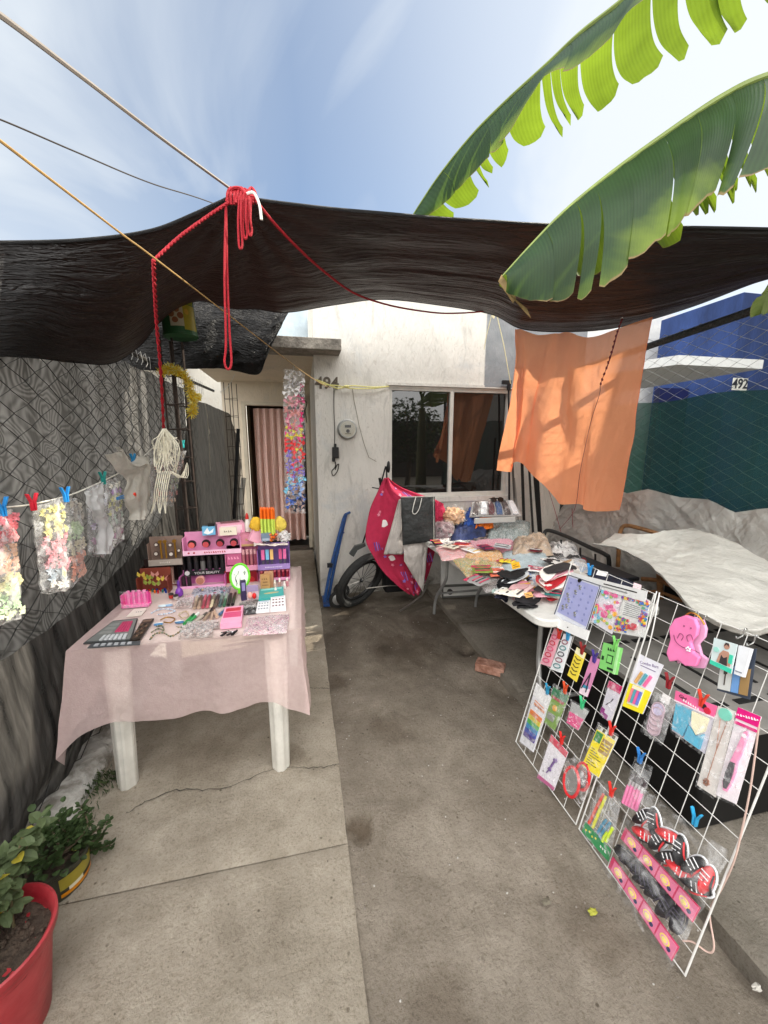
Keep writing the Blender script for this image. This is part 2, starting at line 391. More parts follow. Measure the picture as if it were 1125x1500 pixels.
SM2 = ground_mat('concrete_slab_right', (.23, .205, .168), (.33, .295, .248), (.175, .152, .12), 2.2, 80, 1.0)

mb = MB()   # far ground, one sheet to the horizon
mb.grid(lambda u, v: Vector((lerp(-400, 400, u), lerp(-400, 400, v), -.14)), 8, 8)
kind(mb.build('ground', mat('far_ground', (.16, .145, .12), .95, .2, .3, .5, 3)))
# packed strip between the slabs
def dirt(u, v):
    x = lerp(.06, 1.42, u); y = lerp(-3, 4.0, v)
    z = .012 * fbm((x, y, 0), 2.2, 3) + .004 * fbm((x, y, 0), 9, 5) - .008
    # kicked-out hollows along the right slab
    for cx, cy, r, d in ((1.22, 2.62, .07, .05), (1.28, 2.1, .13, .03), (1.27, 1.45, .13, .02), (1.38, .7, .16, .05), (.18, 1.35, .07, .02)):
        q = ((x - cx) ** 2 + (y - cy) ** 2) / (r * r)
        z -= d * math.exp(-q * 1.6)
    return Vector((x, y, z))
mb = MB(); mb.grid(dirt, 70, 330)
kind(mb.build('path', GM))
# left walkway in slabs with joints
def slab_obj(name, x0, x1, y0, y1, z, m, seed, edge=(0, 0)):
    nx, ny = 36, max(6, int((y1 - y0) / .03)); mb = MB()
    def top(u, v):
        y = lerp(y0, y1, v)
        a = x0 + edge[0] * (.006 * fbm((0, y, 0), 2, seed) + .004 * fbm((0, y, 0), 14, seed))
        b = x1 + edge[1] * (.004 * fbm((3, y, 0), 2, seed) + .004 * fbm((0, y, 5), 14, seed))
        x = lerp(a, b, u)
        e = min(u * (b - a), (1 - u) * (b - a), v * (y1 - y0), (1 - v) * (y1 - y0))
        r = .012; dz = -.008 * max(0, 1 - e / r) ** 2 if e < r else 0
        return Vector((x, y, z + .0025 * fbm((x, y, 0), 3, seed) + dz))
    mb.grid(top, nx, ny)
    # skirts
    def skirt(fn, n):
        mb.grid(lambda u, v: fn(u) - Vector((0, 0, .15 * v)), n, 1)
    skirt(lambda u: top(0, u), ny); skirt(lambda u: top(1, u), ny); skirt(lambda u: top(u, 0), nx); skirt(lambda u: top(u, 1), nx)
    return mb.build(name, m, angle=60)
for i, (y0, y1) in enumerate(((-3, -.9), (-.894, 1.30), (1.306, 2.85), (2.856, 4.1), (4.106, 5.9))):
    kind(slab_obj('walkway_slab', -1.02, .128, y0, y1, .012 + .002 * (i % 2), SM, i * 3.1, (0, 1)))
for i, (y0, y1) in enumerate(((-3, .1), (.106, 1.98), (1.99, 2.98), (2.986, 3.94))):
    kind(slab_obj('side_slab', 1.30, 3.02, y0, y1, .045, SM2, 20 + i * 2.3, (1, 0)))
# hairline cracks across the walkway, drawn as thin dark strips
def crack(pts, z, name='crack', w=.0028):
    mb = MB(); P_ = curve(pts, 50); rnd = random.Random(len(pts) + int(pts[0][0] * 100))
    prev = None
    for i, p in enumerate(P_):
        t = (P_[min(i+1, 50)] - P_[max(i-1, 0)]); t.z = 0; t.normalize(); nn = Vector((-t.y, t.x, 0))
        j = nn * (.006 * rnd.uniform(-1, 1)); ww = w * rnd.uniform(.3, 1)
        a = mb.add(p + j + nn * ww + Vector((0, 0, z))); b = mb.add(p + j - nn * ww + Vector((0, 0, z)))
        if prev: mb.face((prev[0], prev[1], b, a))
        prev = (a, b)
    kind(mb.build(name, mat('crack_dark', (.07, .062, .05), 1, .2, 40), smooth=False))
g = lambda px, py: at(px, py, Z=0.015) * Vector((1, 1, 0)).length if False else Vector((at(px, py, Z=0.015).x, at(px, py, Z=0.015).y, 0))
crack([g(185, 1192), g(250, 1160), g(330, 1155), g(400, 1128), g(470, 1125), g(497, 1120)], .0185)
crack([g(440, 1008), g(484, 1009)], .0185)
crack([Vector((1.34, 2.0, 0)), Vector((1.5, 1.93, 0)), Vector((1.72, 1.97, 0)), Vector((2.0, 1.9, 0))], .052)
# pebbles and litter scattered on the packed strip
mb = MB(); rnd = random.Random(3)
for i in range(420):
    x = rnd.uniform(.14, 1.3) if rnd.random() < .7 else rnd.choice((rnd.gauss(.17, .02), rnd.gauss(1.26, .03))); y = rnd.uniform(.35, 3.8); r = rnd.uniform(.0012, .0045) * (1.6 if rnd.random() < .05 else 1)
    mb.blob((x, y, dirt((x - .06) / 1.36, (y + 3) / 7).z + r * .3), (r, r * rnd.uniform(.6, 1), r * .6), 3, rnd.choice((0, 0, 0, 1)), .3, 1.5, i)
kind(mb.build('gravel', [mat('pebble_grey', (.24, .21, .18), .9), mat('pebble_pale', (.45, .43, .4), .8)]), 'stuff')

# ---- stucco wall of the house
def stucco(name, base, patch, flake=.55, gx=None):
    m = bpy.data.materials.new(name); m.use_nodes = True; t = m.node_tree; n = t.nodes; l = t.links.new
    b = n['Principled BSDF']; b.inputs['Roughness'].default_value = .85; b.inputs['Specular IOR Level'].default_value = .25
    geo = n.new('ShaderNodeNewGeometry')
    def noi(sc, det=6, dist=0., st=(1,1,1), rough=.6):
        mp = n.new('ShaderNodeMapping'); mp.inputs['Scale'].default_value = st; l(geo.outputs['Position'], mp.inputs[0])
        q = n.new('ShaderNodeTexNoise'); q.inputs['Scale'].default_value = sc; q.inputs['Detail'].default_value = det; q.inputs['Distortion'].default_value = dist; q.inputs['Roughness'].default_value = rough
        l(mp.outputs[0], q.inputs['Vector']); return q.outputs['Fac']
    def ramp(f, a, b_):
        q = n.new('ShaderNodeValToRGB'); q.color_ramp.elements[0].position = a; q.color_ramp.elements[1].position = b_; l(f, q.inputs[0]); return q.outputs[0]
    def mixc(fac, a, bc):
        q = n.new('ShaderNodeMixRGB')
        for sock, val in ((0, fac), (1, a), (2, bc)):
            if isinstance(val, tuple): q.inputs[sock].default_value = (*val, 1)
            elif isinstance(val, (int, float)): q.inputs[sock].default_value = val
            else: l(val, q.inputs[sock])
        return q.outputs[0]
    c = mixc(ramp(noi(3, 6, .6, (1, 1, .5)), .3, .7), base, tuple(x * .86 for x in base))
    c = mixc(ramp(noi(20, 7, 2.2, (1, 1, .45)), .585, .68), c, tuple(p * .55 + q * .45 for p, q in zip(patch, base)))
    c = mixc(ramp(noi(2.2, 9, .5, (1, 1, .7), .7), .55, .66), c, tuple(x * k for x, k in zip(base, (.80, .83, .87))))
    c = mixc(ramp(noi(7, 8, 1, (1, 1, .3)), flake, flake + .12), c, tuple(x * .72 for x in base))
    sp = n.new('ShaderNodeSeparateXYZ'); l(geo.outputs['Position'], sp.inputs[0])
    lo = n.new('ShaderNodeMapRange'); lo.inputs['From Min'].default_value = .28; lo.inputs['From Max'].default_value = 0.; l(sp.outputs['Z'], lo.inputs['Value'])
    mu = n.new('ShaderNodeMath'); mu.operation = 'MULTIPLY'; l(lo.outputs[0], mu.inputs[0]); l(ramp(noi(9, 8, 1), .35, .6), mu.inputs[1])
    c = mixc(mu.outputs[0], c, (.16, .14, .11))
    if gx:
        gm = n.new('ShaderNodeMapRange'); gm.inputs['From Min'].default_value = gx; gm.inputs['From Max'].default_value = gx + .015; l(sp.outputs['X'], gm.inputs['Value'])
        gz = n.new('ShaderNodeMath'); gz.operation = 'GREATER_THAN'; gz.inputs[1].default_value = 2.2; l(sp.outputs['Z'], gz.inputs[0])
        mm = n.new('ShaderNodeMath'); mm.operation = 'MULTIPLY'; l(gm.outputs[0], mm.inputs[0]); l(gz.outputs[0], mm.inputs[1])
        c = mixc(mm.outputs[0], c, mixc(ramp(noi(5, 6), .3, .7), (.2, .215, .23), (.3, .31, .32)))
    l(c, b.inputs['Base Color'])
    h = mixc(.5, noi(28, 6, 1.4, (1, 1, .35), .65), noi(6, 4, 1.8, (1, 1, .4)))
    bn = n.new('ShaderNodeBump'); bn.inputs['Strength'].default_value = .85; bn.inputs['Distance'].default_value = .022
    l(h, bn.inputs['Height']); l(bn.outputs[0], b.inputs['Normal'])
    return m
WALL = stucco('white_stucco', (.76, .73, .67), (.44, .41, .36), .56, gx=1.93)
CREAM = stucco('cream_plaster', (.78, .68, .54), (.6, .5, .38), .7)
BLUEW = mat('pale_blue_paint', (.42, .5, .56), .8, .15, 3, .3, 20)
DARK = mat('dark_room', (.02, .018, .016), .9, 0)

house = thing('house', 'white stucco house front with flaking paint, number 494, open doorway and sliding window', 'house', (1.5, 4.0, 0))
WX0, WX1, WY = .15, 3.15, 3.97
wz0, wz1, wx0, wx1 = 1.03, 2.19, .90, 2.26
mb = MB()
mb.bx(WX0, wx0, WY, WY + .16, -.1, 3.35); mb.bx(wx1, WX1, WY, WY + .16, -.1, 3.35)
mb.bx(wx0, wx1, WY, WY + .16, -.1, wz0); mb.bx(wx0, wx1, WY, WY + .16, wz1, 3.35)
mb.bx(WX0, WX0 + .16, WY + .16, 5.86, -.1, 3.35)
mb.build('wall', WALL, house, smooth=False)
# recess: back wall with doorway, ceiling
mb = MB()
dx0, dx1, dz1 = -.80, .12, 2.19
mb.bx(-1.05, dx0, 5.86, 6.0, 0, 2.46); mb.bx(dx1, .15, 5.86, 6.0, 0, 2.46); mb.bx(dx0, dx1, 5.86, 6.0, dz1, 2.46)

mb.build('porch_wall', CREAM, house, smooth=False)
mb = MB(); mb.bx(-1.12, .15, 4.05, 6.0, 2.46, 2.56)
mb.build('porch_ceiling', CREAM, house, smooth=False)
mb = MB()
def lint(u, v):
    return None
mb.bx(-1.15, .395, 3.74, 4.05, 2.45, 2.55)
mb.build('concrete_lintel', mat('weathered_concrete', (.26, .235, .20), .95, .4, 9, .8, 40), house, smooth=False, bevel=.006)
mb = MB(); mb.bx(-.9, .24, 5.9, 6.1, 2.56, 3.6)
mb.build('upper_wall', BLUEW, house, smooth=False)
mb = MB(); mb.bx(.232, .262, 5.84, 5.9, 2.56, 3.6)
mb.build('corner_trim', P('e8e8e4', .7), house, smooth=False)
# dark room behind door, room behind window
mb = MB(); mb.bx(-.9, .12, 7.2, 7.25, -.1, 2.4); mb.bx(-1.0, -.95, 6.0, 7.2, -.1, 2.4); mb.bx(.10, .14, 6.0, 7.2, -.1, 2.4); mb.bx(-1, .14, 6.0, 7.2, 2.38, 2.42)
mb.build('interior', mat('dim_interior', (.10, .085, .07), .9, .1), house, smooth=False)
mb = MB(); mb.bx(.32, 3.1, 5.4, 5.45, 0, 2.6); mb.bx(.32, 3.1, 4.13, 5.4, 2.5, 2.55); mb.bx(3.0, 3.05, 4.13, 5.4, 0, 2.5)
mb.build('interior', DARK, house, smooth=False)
# door frame and door threshold
AL = mat('white_painted_metal', (.62, .6, .55), .45, .1, 12, metal=0)
mb = MB(); z1 = dz1
mb.bx(dx0, dx0 + .05, 5.83, 5.94, 0.02, z1); mb.bx(dx1 - .05, dx1, 5.83, 5.94, 0.02, z1); mb.bx(dx0 + .05, dx1 - .05, 5.83, 5.94, z1 - .05, z1)
fr = mb.build('door_frame', mat('cream_metal', (.62, .55, .43), .5, .1), house, smooth=False)
mb = MB(); mb.bx(dx0 + .055, dx0 + .09, 5.95, 6.6, .03, z1 - .06)
mb.build('door', mat('brown_door', (.12, .085, .05), .6, .2), house, smooth=False)
mb = MB(); mb.bx(dx0, dx1, 5.80, 6.0, .012, .04); mb.build('threshold', mat('dark_step', (.09, .07, .055), .9, .2), house, smooth=False)
mb = MB(); mb.box((.04, 5.78, 2.25), (.06, .1, .09)); mb.tube([(.06, 5.76, 2.24), (.10, 5.6, 2.16), (.07, 5.5, 2.05), (.09, 5.6, 1.9)], .006)
mb.build('door_bell_wire', P('1c1a18', .6), house)
# curtain in the doorway
def curt(u, v):
    x = lerp(dx0 + .14, dx1 - .09, u); z = lerp(2.11, .14, v)
    k = .02 + .018 * v
    return Vector((x + .008 * math.sin(u * 60), 5.97 + k * math.sin(u * 44 + .8 * math.sin(v * 3)) + .01 * math.sin(u * 103), z))
mb = MB(); mb.grid(curt, 160, 24)
tag(mb.build('door_curtain', mat('checked_curtain', (.92, .62, .54), .85, .12, 60, .3, 200, trl=.25)), 'pink checked curtain hanging in the open doorway', 'curtain')
# window
win = MB()
fw = .045
win.bx(wx0, wx1, WY + .01, WY + .09, wz1 - fw, wz1 - .001); win.bx(wx0, wx1, WY + .01, WY + .09, wz0 + .001, wz0 + fw)
win.bx(wx0 + .001, wx0 + fw * .7, WY + .01, WY + .09, wz0 + fw, wz1 - fw); win.bx(wx1 - fw * .7, wx1 - .001, WY + .01, WY + .09, wz0 + fw, wz1 - fw)
mxx = at(661, 640, Y=WY).x
win.bx(mxx - .02, mxx + .02, WY + .005, WY + .07, wz0 + fw, wz1 - fw)
wo = win.build('window', AL, house, smooth=False, bevel=.003)
gl = bpy.data.materials.new('window_glass'); gl.use_nodes = True
_t = gl.node_tree; _b = _t.nodes['Principled BSDF']; _b.inputs['Base Color'].default_value = (.012, .011, .01, 1); _b.inputs['Roughness'].default_value = .02; _b.inputs['Specular IOR Level'].default_value = 1.0; _b.inputs['IOR'].default_value = 1.5
_tp = _t.nodes.new('ShaderNodeBsdfTransparent'); _m = _t.nodes.new('ShaderNodeMixShader'); _m.inputs[0].default_value = .88
_t.links.new(_tp.outputs[0], _m.inputs[1]); _t.links.new(_b.outputs[0], _m.inputs[2]); _t.links.new(_m.outputs[0], _t.nodes['Material Output'].inputs['Surface'])
for a, b, yy in ((wx0 + fw * .7, mxx - .02, WY + .035), (mxx + .02, wx1 - fw * .7, WY + .055)):
    mb = MB(); mb.bx(a, b, yy, yy + .006, wz0 + fw, wz1 - fw); mb.build('pane', gl, wo, smooth=False)
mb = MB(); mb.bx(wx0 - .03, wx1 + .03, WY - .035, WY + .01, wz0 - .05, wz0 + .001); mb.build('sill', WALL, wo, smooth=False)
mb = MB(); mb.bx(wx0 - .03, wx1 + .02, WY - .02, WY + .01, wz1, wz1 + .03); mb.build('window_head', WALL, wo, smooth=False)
# curtains behind the panes
def wc(x0, x1, ph):
    return lambda u, v: Vector((lerp(x0, x1, u), WY + .25 + .03 * math.sin(u * 30 + ph), lerp(2.15, 1.0, v)))
mb = MB(); mb.grid(wc(mxx + .05, 2.25, 1), 60, 4)
mb.build('window_curtain', mat('dark_curtain', (.045, .04, .04), .9, .1), wo)
# number 494
F = Frame(at(463, 570, Y=WY), at(495, 570, Y=WY), at(463, 553, Y=WY)); F = Frame(Vector((F.a.x, WY, F.a.z)), Vector((F.b.x, WY, F.a.z)), Vector((F.a.x, WY, F.c.z)))
mb = MB(); mb.ft(F, '494', .5, .5, .155, .0035, th=.012, bold=.004)
mb.build('house_number', mat('bronze_numerals', (.12, .095, .07), .5, .2), house, smooth=False)
# meter
c = at(508, 629, Y=WY)
met = thing('electric_meter', 'round grey electricity meter with glass front on the white wall', 'meter', (c.x, WY, c.z - .1))
rot = Matrix.Rotation(R(90), 3, 'X')
mb = MB(); mb.lathe([(.095, 0), (.1, .01), (.1, .03), (.09, .036), (.085, .045), (.085, .09)], (c.x, WY, c.z), 32, 0, rot)
mb.build('housing', mat('galvanised', (.4, .4, .38), .4, .2, metal=.6), met)
mb = MB(); F = Frame((c.x - .07, WY - .094, c.z - .07), (c.x + .07, WY - .094, c.z - .07), (c.x - .07, WY - .094, c.z + .07))
mb.fd(F, .5, .5, .075, 0, .004, 0, 24); mb.fb(F, .28, .6, .72, .78, .004, .006, 1); mb.fd(F, .5, .36, .018, .004, .006, 1); mb.fb(F, .3, .14, .7, .22, .004, .006, 2)
mb.build('dial', [P('b8b4a4', .6), P('20201e', .4), P('7a7460', .5)], met, smooth=False)
mb = MB(); mb.blob((c.x, WY - .09, c.z), (.076, .02, .076), 10, 0, 0)
mb.build('glass_cover', film('meter_glass', base=.06, amp=.2, bump=0), met)
# wire to the plug that hangs on the wall
wz = lambda px, py, y=WY - .012: (lambda q: Vector((q.x, y, q.z)))(at(px, py, Y=WY))
sock = thing('hanging_socket', 'black socket and cable loop hanging on a wire on the white wall', 'socket', wz(491, 700))
mb = MB(); mb.tube(curve([wz(489, 568), wz(489, 600), wz(490, 630), wz(490, 652)], 16), .004, 6); mb.tube(curve([wz(491, 688), wz(493, 682), wz(496, 680), wz(494, 690), wz(488, 697), wz(486, 690), wz(491, 684), wz(491, 676)], 30), .005, 6)
mb.build('cable', P('2a2622', .6), sock)
mb = MB(); p = wz(491, 663); mb.box((p.x, WY - .03, p.z), (.065, .05, .11)); mb.box((p.x - .02, WY - .03, p.z - .07), (.03, .04, .04)); mb.box((p.x, WY - .03, p.z + .07), (.025, .03, .04))
mb.build('socket_body', P('151413', .5), sock, bevel=.006)
mb = MB(); mb.tube([wz(516, 570), wz(518, 586), wz(521, 600), wz(526, 625), wz(533, 650), wz(540, 670), wz(551, 676)], .003, 5)
tag(mb.build('wall_wire', P('8a8272', .8)), 'thin pale wire running down the stucco beside the meter', 'wire')

# ---- neighbour on the left: white block with a roof ledge
nb = thing('neighbour_house', 'sunlit off-white neighbour house with overhanging roof ledge beyond the left fence', 'house', (-3.2, 7, 0))
mb = MB(); mb.bx(-5.5, -1.15, 7.2, 10.5, 0, 4.2); mb.build('wall', stucco('neighbour_plaster', (.7, .67, .6), (.5, .42, .34), .62), nb, smooth=False)
mb = MB(); mb.hexa([Vector(q) for q in ((-5.5, 5.2, 3.05), (-1.75, 5.2, 3.05), (-1.75, 7.19, 3.05), (-5.5, 7.19, 3.05), (-5.5, 5.2, 3.2), (-1.75, 5.2, 3.2), (-1.75, 7.19, 3.2), (-5.5, 7.19, 3.2))])
mb.build('roof_ledge', CREAM, nb, smooth=False)
# ---- neighbour on the right: blue house 492
bh = thing('blue_house', 'deep blue neighbour house with white canopy and number 492 beyond the right fence', 'house', (5, 5, 0))
BY = 4.6
pc = at(1090, 428, Y=BY); XB = pc.x; pf = at(968, 478, X=XB)
BLU = mat('cobalt_paint', (.024, .052, .17), .75, .35, 3.5, .5, 26, stretch=(1, 1, .35), detail=9)
NAVY = mat('navy_door', (.015, .02, .09), .5, .2, 3)
WHT = stucco('white_render', (.72, .72, .7), (.6, .6, .58), .68)
mb = MB(); mb.bx(XB, XB + 5, BY, pf.y, -.1, pc.z); mb.build('wall', BLU, bh, smooth=False)
q0 = at(940, 470, Y=pf.y + .3); mb = MB(); mb.bx(q0.x - 1.3, XB + 4, pf.y + .31, pf.y + 3, -.1, q0.z + .15); mb.build('rear_wall', WHT, bh, smooth=False)
# canopy
CY0 = 3.7; cc = at(995, 520, Y=CY0); ce = at(1119, 527, Y=CY0); cl = at(930, 549, X=cc.x); th = at(995, 520, Y=CY0).z - at(995, 534, Y=CY0).z
mb = MB(); mb.poly([(cc.x, CY0, cc.z), (ce.x, CY0, cc.z), (ce.x, BY + 1.5, cc.z), (q0.x - .3, BY + 1.5, cc.z), (cc.x - .35, CY0 + .75, cc.z)], (0, 0, -th))
mb.build('canopy', P('d4d6d4', .7), bh, smooth=False)
nx0 = at(966, 580, Y=5.2).x
mb = MB(); mb.bx(nx0, XB - .02, 5.2, 5.3, 0, cc.z - th - .002); mb.build('recess_wall', NAVY, bh, smooth=False)
s0 = at(1074, 571, Y=4.45); s1 = at(1098, 554, Y=4.45)
mb = MB(); mb.bx(s0.x - .08, s1.x + .4, 4.48, 4.6, 0, cc.z - th - .002); mb.build('pillar', BLU, bh, smooth=False)
F = Frame((s0.x, 4.475, s0.z), (s1.x, 4.475, s0.z), (s0.x, 4.475, s1.z))
mb = MB(); mb.fb(F, 0, 0, 1, 1, 0, .01, 0); mb.ft(F, '492', .5, .5, (s1.z - s0.z) * 1.12, .0112, 1, .003, .004)
mb.build('number_sign', [P('e6e6dc', .5), P('20242c', .5)], bh, smooth=False)
mb = MB(); mb.bx(3.17, 3.3, 5.2, 9, -.1, 2.2); tag(mb.build('boundary_wall', WHT, None, smooth=False), 'white rendered wall between the house and the blue neighbour', 'wall')
# a street of houses and trees behind the photographer: only the window shows them, in reflection

def leafy(mb, c, rad, n, size, seed, m=0, mats=1):
    rnd = random.Random(seed)
    for i in range(n):
        while True:
            q = Vector((rnd.uniform(-1, 1), rnd.uniform(-1, 1), rnd.uniform(-1, 1)))
            if q.length <= 1 and fbm(q, 2.2, seed) > -.12: break
        p = Vector(c) + Vector((q.x * rad[0], q.y * rad[1], q.z * rad[2])); s_ = size * rnd.uniform(.6, 1.3)
        a = Vector((rnd.uniform(-1, 1), rnd.uniform(-1, 1), rnd.uniform(-.6, .3))).normalized(); b = a.cross(Vector((rnd.uniform(-1,1), rnd.uniform(-1,1), rnd.uniform(-1,1)))).normalized()
        i0 = [mb.add(p), mb.add(p + a * s_ * .5 + b * s_ * .25), mb.add(p + a * s_), mb.add(p + a * s_ * .5 - b * s_ * .25)]
        mb.face(i0, rnd.randrange(mats))
FOL = [mat('foliage_dark', (.03, .06, .018), .5, .3, 3, trl=.3), mat('foliage_mid', (.06, .11, .03), .5, .3, 3, trl=.3)]
BARK = mat('bark', (.12, .09, .06), .9, .3, 8, .5, 20)
def tree(x, y, h, rad, n, size, seed, label):
    t = thing('tree', label, 'tree', (x, y, 0))
    mb = MB(); mb.tube(curve([(x, y, -.1), (x + .08, y, h * .3), (x - .05, y + .05, h * .6), (x, y, h * .9)], 12), [lerp(.12, .04, i / 12) for i in range(13)], 8)
    for k in range(6):
        a = k * 1.05; mb.tube([(x, y, h * (.35 + .07 * k)), (x + math.cos(a) * rad[0] * .6, y + math.sin(a) * rad[1] * .6, h * (.5 + .07 * k))], [.05, .015], 6)
    mb.build('trunk', BARK, t)
    mb = MB(); leafy(mb, (x, y, h * .72), rad, n, size, seed, mats=2); mb.build('crown', FOL, t, smooth=False)
tree(.6, -6.5, 3.6, (1.4, 1.0, 1.5), 2600, .17, 5, 'bushy street tree behind the photographer seen mirrored in the window')
tree(4.2, -7.2, 3.0, (1.6, 1.0, 1.3), 2400, .17, 6, 'low spreading tree across the street seen mirrored in the window')
oh = thing('street_house', 'dim low house across the street behind the photographer', 'house', (2, -12, 0))
mb = MB(); mb.bx(-8, 14, -14, -12, -.1, 2.6); mb.build('wall', mat('far_plaster', (.10, .09, .08), .9, .2, 2), oh, smooth=False)
mb = MB(); mb.bx(-8.2, 14.2, -14.2, -11.7, 2.6, 2.8); mb.build('roof', mat('far_roof', (.08, .07, .065), .9), oh, smooth=False)

tb_ = thing('added_shade_house', 'tall plain house beyond the right fence, outside the picture, shading the yard', 'house', (7, 0, 0))  # unseen block added to keep direct sun off the yard
mb = MB(); mb.bx(5.6, 9, -6, 3.15, -.1, 5.2); mb.build('wall', stucco('shade_house_plaster', (.5, .47, .42), (.4, .36, .3), .6), tb_, smooth=False)
mb = MB(); mb.bx(5.5, 9.1, -6.1, 3.2, 5.2, 5.35); mb.build('roof', P('8a857c', .8), tb_, smooth=False)
# ================================================================ FENCES, NETS, TARPS
NETB = bpy.data.materials.new('grey_shade_net')
def net_material(m, base, light, trl, moire=True, alpha=.97, warp=1.0):
    m.use_nodes = True; t = m.node_tree; n = t.nodes; l = t.links.new; b = n['Principled BSDF']; b.inputs['Roughness'].default_value = .9; b.inputs['Specular IOR Level'].default_value = .15
    geo = n.new('ShaderNodeNewGeometry')
    nz_ = n.new('ShaderNodeTexNoise'); nz_.inputs['Scale'].default_value = 3.2; nz_.inputs['Detail'].default_value = 1.5; nz_.inputs['Distortion'].default_value = .6 * warp; l(geo.outputs['Position'], nz_.inputs['Vector'])
    mu = n.new('ShaderNodeMath'); mu.operation = 'MULTIPLY'; mu.inputs[1].default_value = 150; l(nz_.outputs['Fac'], mu.inputs[0])
    sn = n.new('ShaderNodeMath'); sn.operation = 'SINE'; l(mu.outputs[0], sn.inputs[0])
    mp = n.new('ShaderNodeMapping'); mp.inputs['Scale'].default_value = (1, 4, .3); l(geo.outputs['Position'], mp.inputs[0])
    n2 = n.new('ShaderNodeTexNoise'); n2.inputs['Scale'].default_value = 3 if moire else 7; n2.inputs['Detail'].default_value = 7; n2.inputs['Distortion'].default_value = .2; l(mp.outputs[0], n2.inputs['Vector'])
    a = n.new('ShaderNodeMath'); a.operation = 'MULTIPLY_ADD'; a.inputs[1].default_value = .13 if moire else .0; l(sn.outputs[0], a.inputs[0]); l(n2.outputs['Fac'], a.inputs[2])
    r = n.new('ShaderNodeValToRGB'); r.color_ramp.elements[0].position = .3; r.color_ramp.elements[1].position = .75
    r.color_ramp.elements[0].color = (*base, 1); r.color_ramp.elements[1].color = (*light, 1); l(a.outputs[0], r.inputs[0]); l(r.outputs[0], b.inputs['Base Color'])
    wv = n.new('ShaderNodeTexNoise'); wv.inputs['Scale'].default_value = 14; wv.inputs['Detail'].default_value = 6; wv.inputs['Distortion'].default_value = 1
    mp2 = n.new('ShaderNodeMapping'); mp2.inputs['Scale'].default_value = (1, 1.6, .35); l(geo.outputs['Position'], mp2.inputs[0]); l(mp2.outputs[0], wv.inputs['Vector'])
    bn = n.new('ShaderNodeBump'); bn.inputs['Strength'].default_value = .3 if moire else .9; bn.inputs['Distance'].default_value = .025; l(wv.outputs['Fac'], bn.inputs['Height']); l(bn.outputs[0], b.inputs['Normal'])
    tr = n.new('ShaderNodeBsdfTranslucent'); l(r.outputs[0], tr.inputs['Color']); m1 = n.new('ShaderNodeMixShader'); m1.inputs[0].default_value = trl
    l(b.outputs[0], m1.inputs[1]); l(tr.outputs[0], m1.inputs[2])
    tp = n.new('ShaderNodeBsdfTransparent'); m2 = n.new('ShaderNodeMixShader'); m2.inputs[0].default_value = alpha; l(tp.outputs[0], m2.inputs[1]); l(m1.outputs[0], m2.inputs[2])
    l(m2.outputs[0], n['Material Output'].inputs['Surface'])
    return m
net_material(NETB, (.055, .052, .048), (.25, .24, .225), .35, True, .93)
NETF = net_material(bpy.data.materials.new('black_shade_net'), (.010, .0095, .009), (.13, .122, .112), .25, False, .90)

def zigzag_fence(name, X, y0, y1, zt, zb, cell, r, material, parent, lean=lambda y, z: 0):
    """woven diamonds: each wire is a zigzag that hooks round its neighbour"""
    mb = MB(); k = int((y1 - y0) / cell); rows = int((zt - zb) / (cell * .55))
    for i in range(k):
        pts = []
        for j in range(rows + 1):
            z = zt - j * (zt - zb) / rows; y = y0 + (i + (.5 + .53 * (1 if (j + i) % 2 else -1))) * cell
            pts.append((X + lean(y, z) + (.004 if j % 2 else -.004), y + .004 * nz((y, z, 1), 5), z + .004 * nz((y, z, 7), 5)))
        mb.tube(pts, r, 4)
    return mb.build(name, material, parent, smooth=False)
LX = -1.18
lf = thing('chainlink_fence', 'dark chain-link fence with top rail running along the left side of the yard', 'fence', (LX, 3, 0))
leanl = lambda y, z: .10 * max(0, (.45 - z)) + .012 * fbm((y, z, 0), 1.5, 4)
zigzag_fence('wire_mesh', LX, .55, 4.9, 2.22, .05, .088, .0025, mat('dark_wire', (.018, .017, .016), .6, .2), lf, leanl)
mb = MB(); mb.tube([(LX, .3, 2.2), (LX, 4.2, 2.27), (LX, 6.0, 2.34)], .018, 8)
mb.build('top_rail', mat('dark_pipe', (.05, .045, .04), .6, .3, 20), lf)
for y in (.3, 4.75):
    mb = MB(); mb.tube([(LX - .035, y, 0), (LX - .035, y, 2.25)], .022, 8); mb.build('post', mat('dark_pipe', (.05, .045, .04)), lf)
mb = MB(); rnd = random.Random(5)
for i in range(26):
    y = 3.0 + i * .09; q = rnd.uniform(-.02, .02); mb.tube([(LX, y, 2.27 + (y-4)*.03), (LX + .02, y + .02, 2.31 + (y-4)*.03), (LX + .03, y + .01 + q, 2.22), (LX + .025, y, 2.19)], .0025, 4)
mb.build('tie_hook', mat('grey_wire', (.3, .29, .27), .5), lf); lf.children[-1]['kind'] = 'stuff'
def backnet(u, v):
    y = lerp(.4, 4.75, u); z = lerp(2.2, .06, v)
    return Vector((LX - .07 + .10 * max(0, .4 - z) + .02 * fbm((y * 1.2, z * .3, 0), 1.3, 11) + .010 * (.4 - abs(fbm((y * 5, z * .5, 0), 1, 2, 3))), y, z + .03 * nz((y, 0, 0), 3)))
mb = MB(); mb.grid(backnet, 150, 60)
tag(mb.build('shade_netting', NETB), 'pale grey shade netting with a wood-grain look tied behind the left chain-link fence', 'netting')
fpx = [(-90, 1010), (-30, 985), (20, 955), (80, 915), (140, 868), (190, 815), (230, 770), (256, 720), (271, 660), (276, 594), (290, 588), (305, 592), (322, 600), (335, 606), (347, 640)]
fxx = [-1.12] * 9 + [-1.10, -1.05, -.98, -.92, -.86, -.80]
ftop = [at(px, py, X=xx) for (px, py), xx in zip(fpx, fxx)]
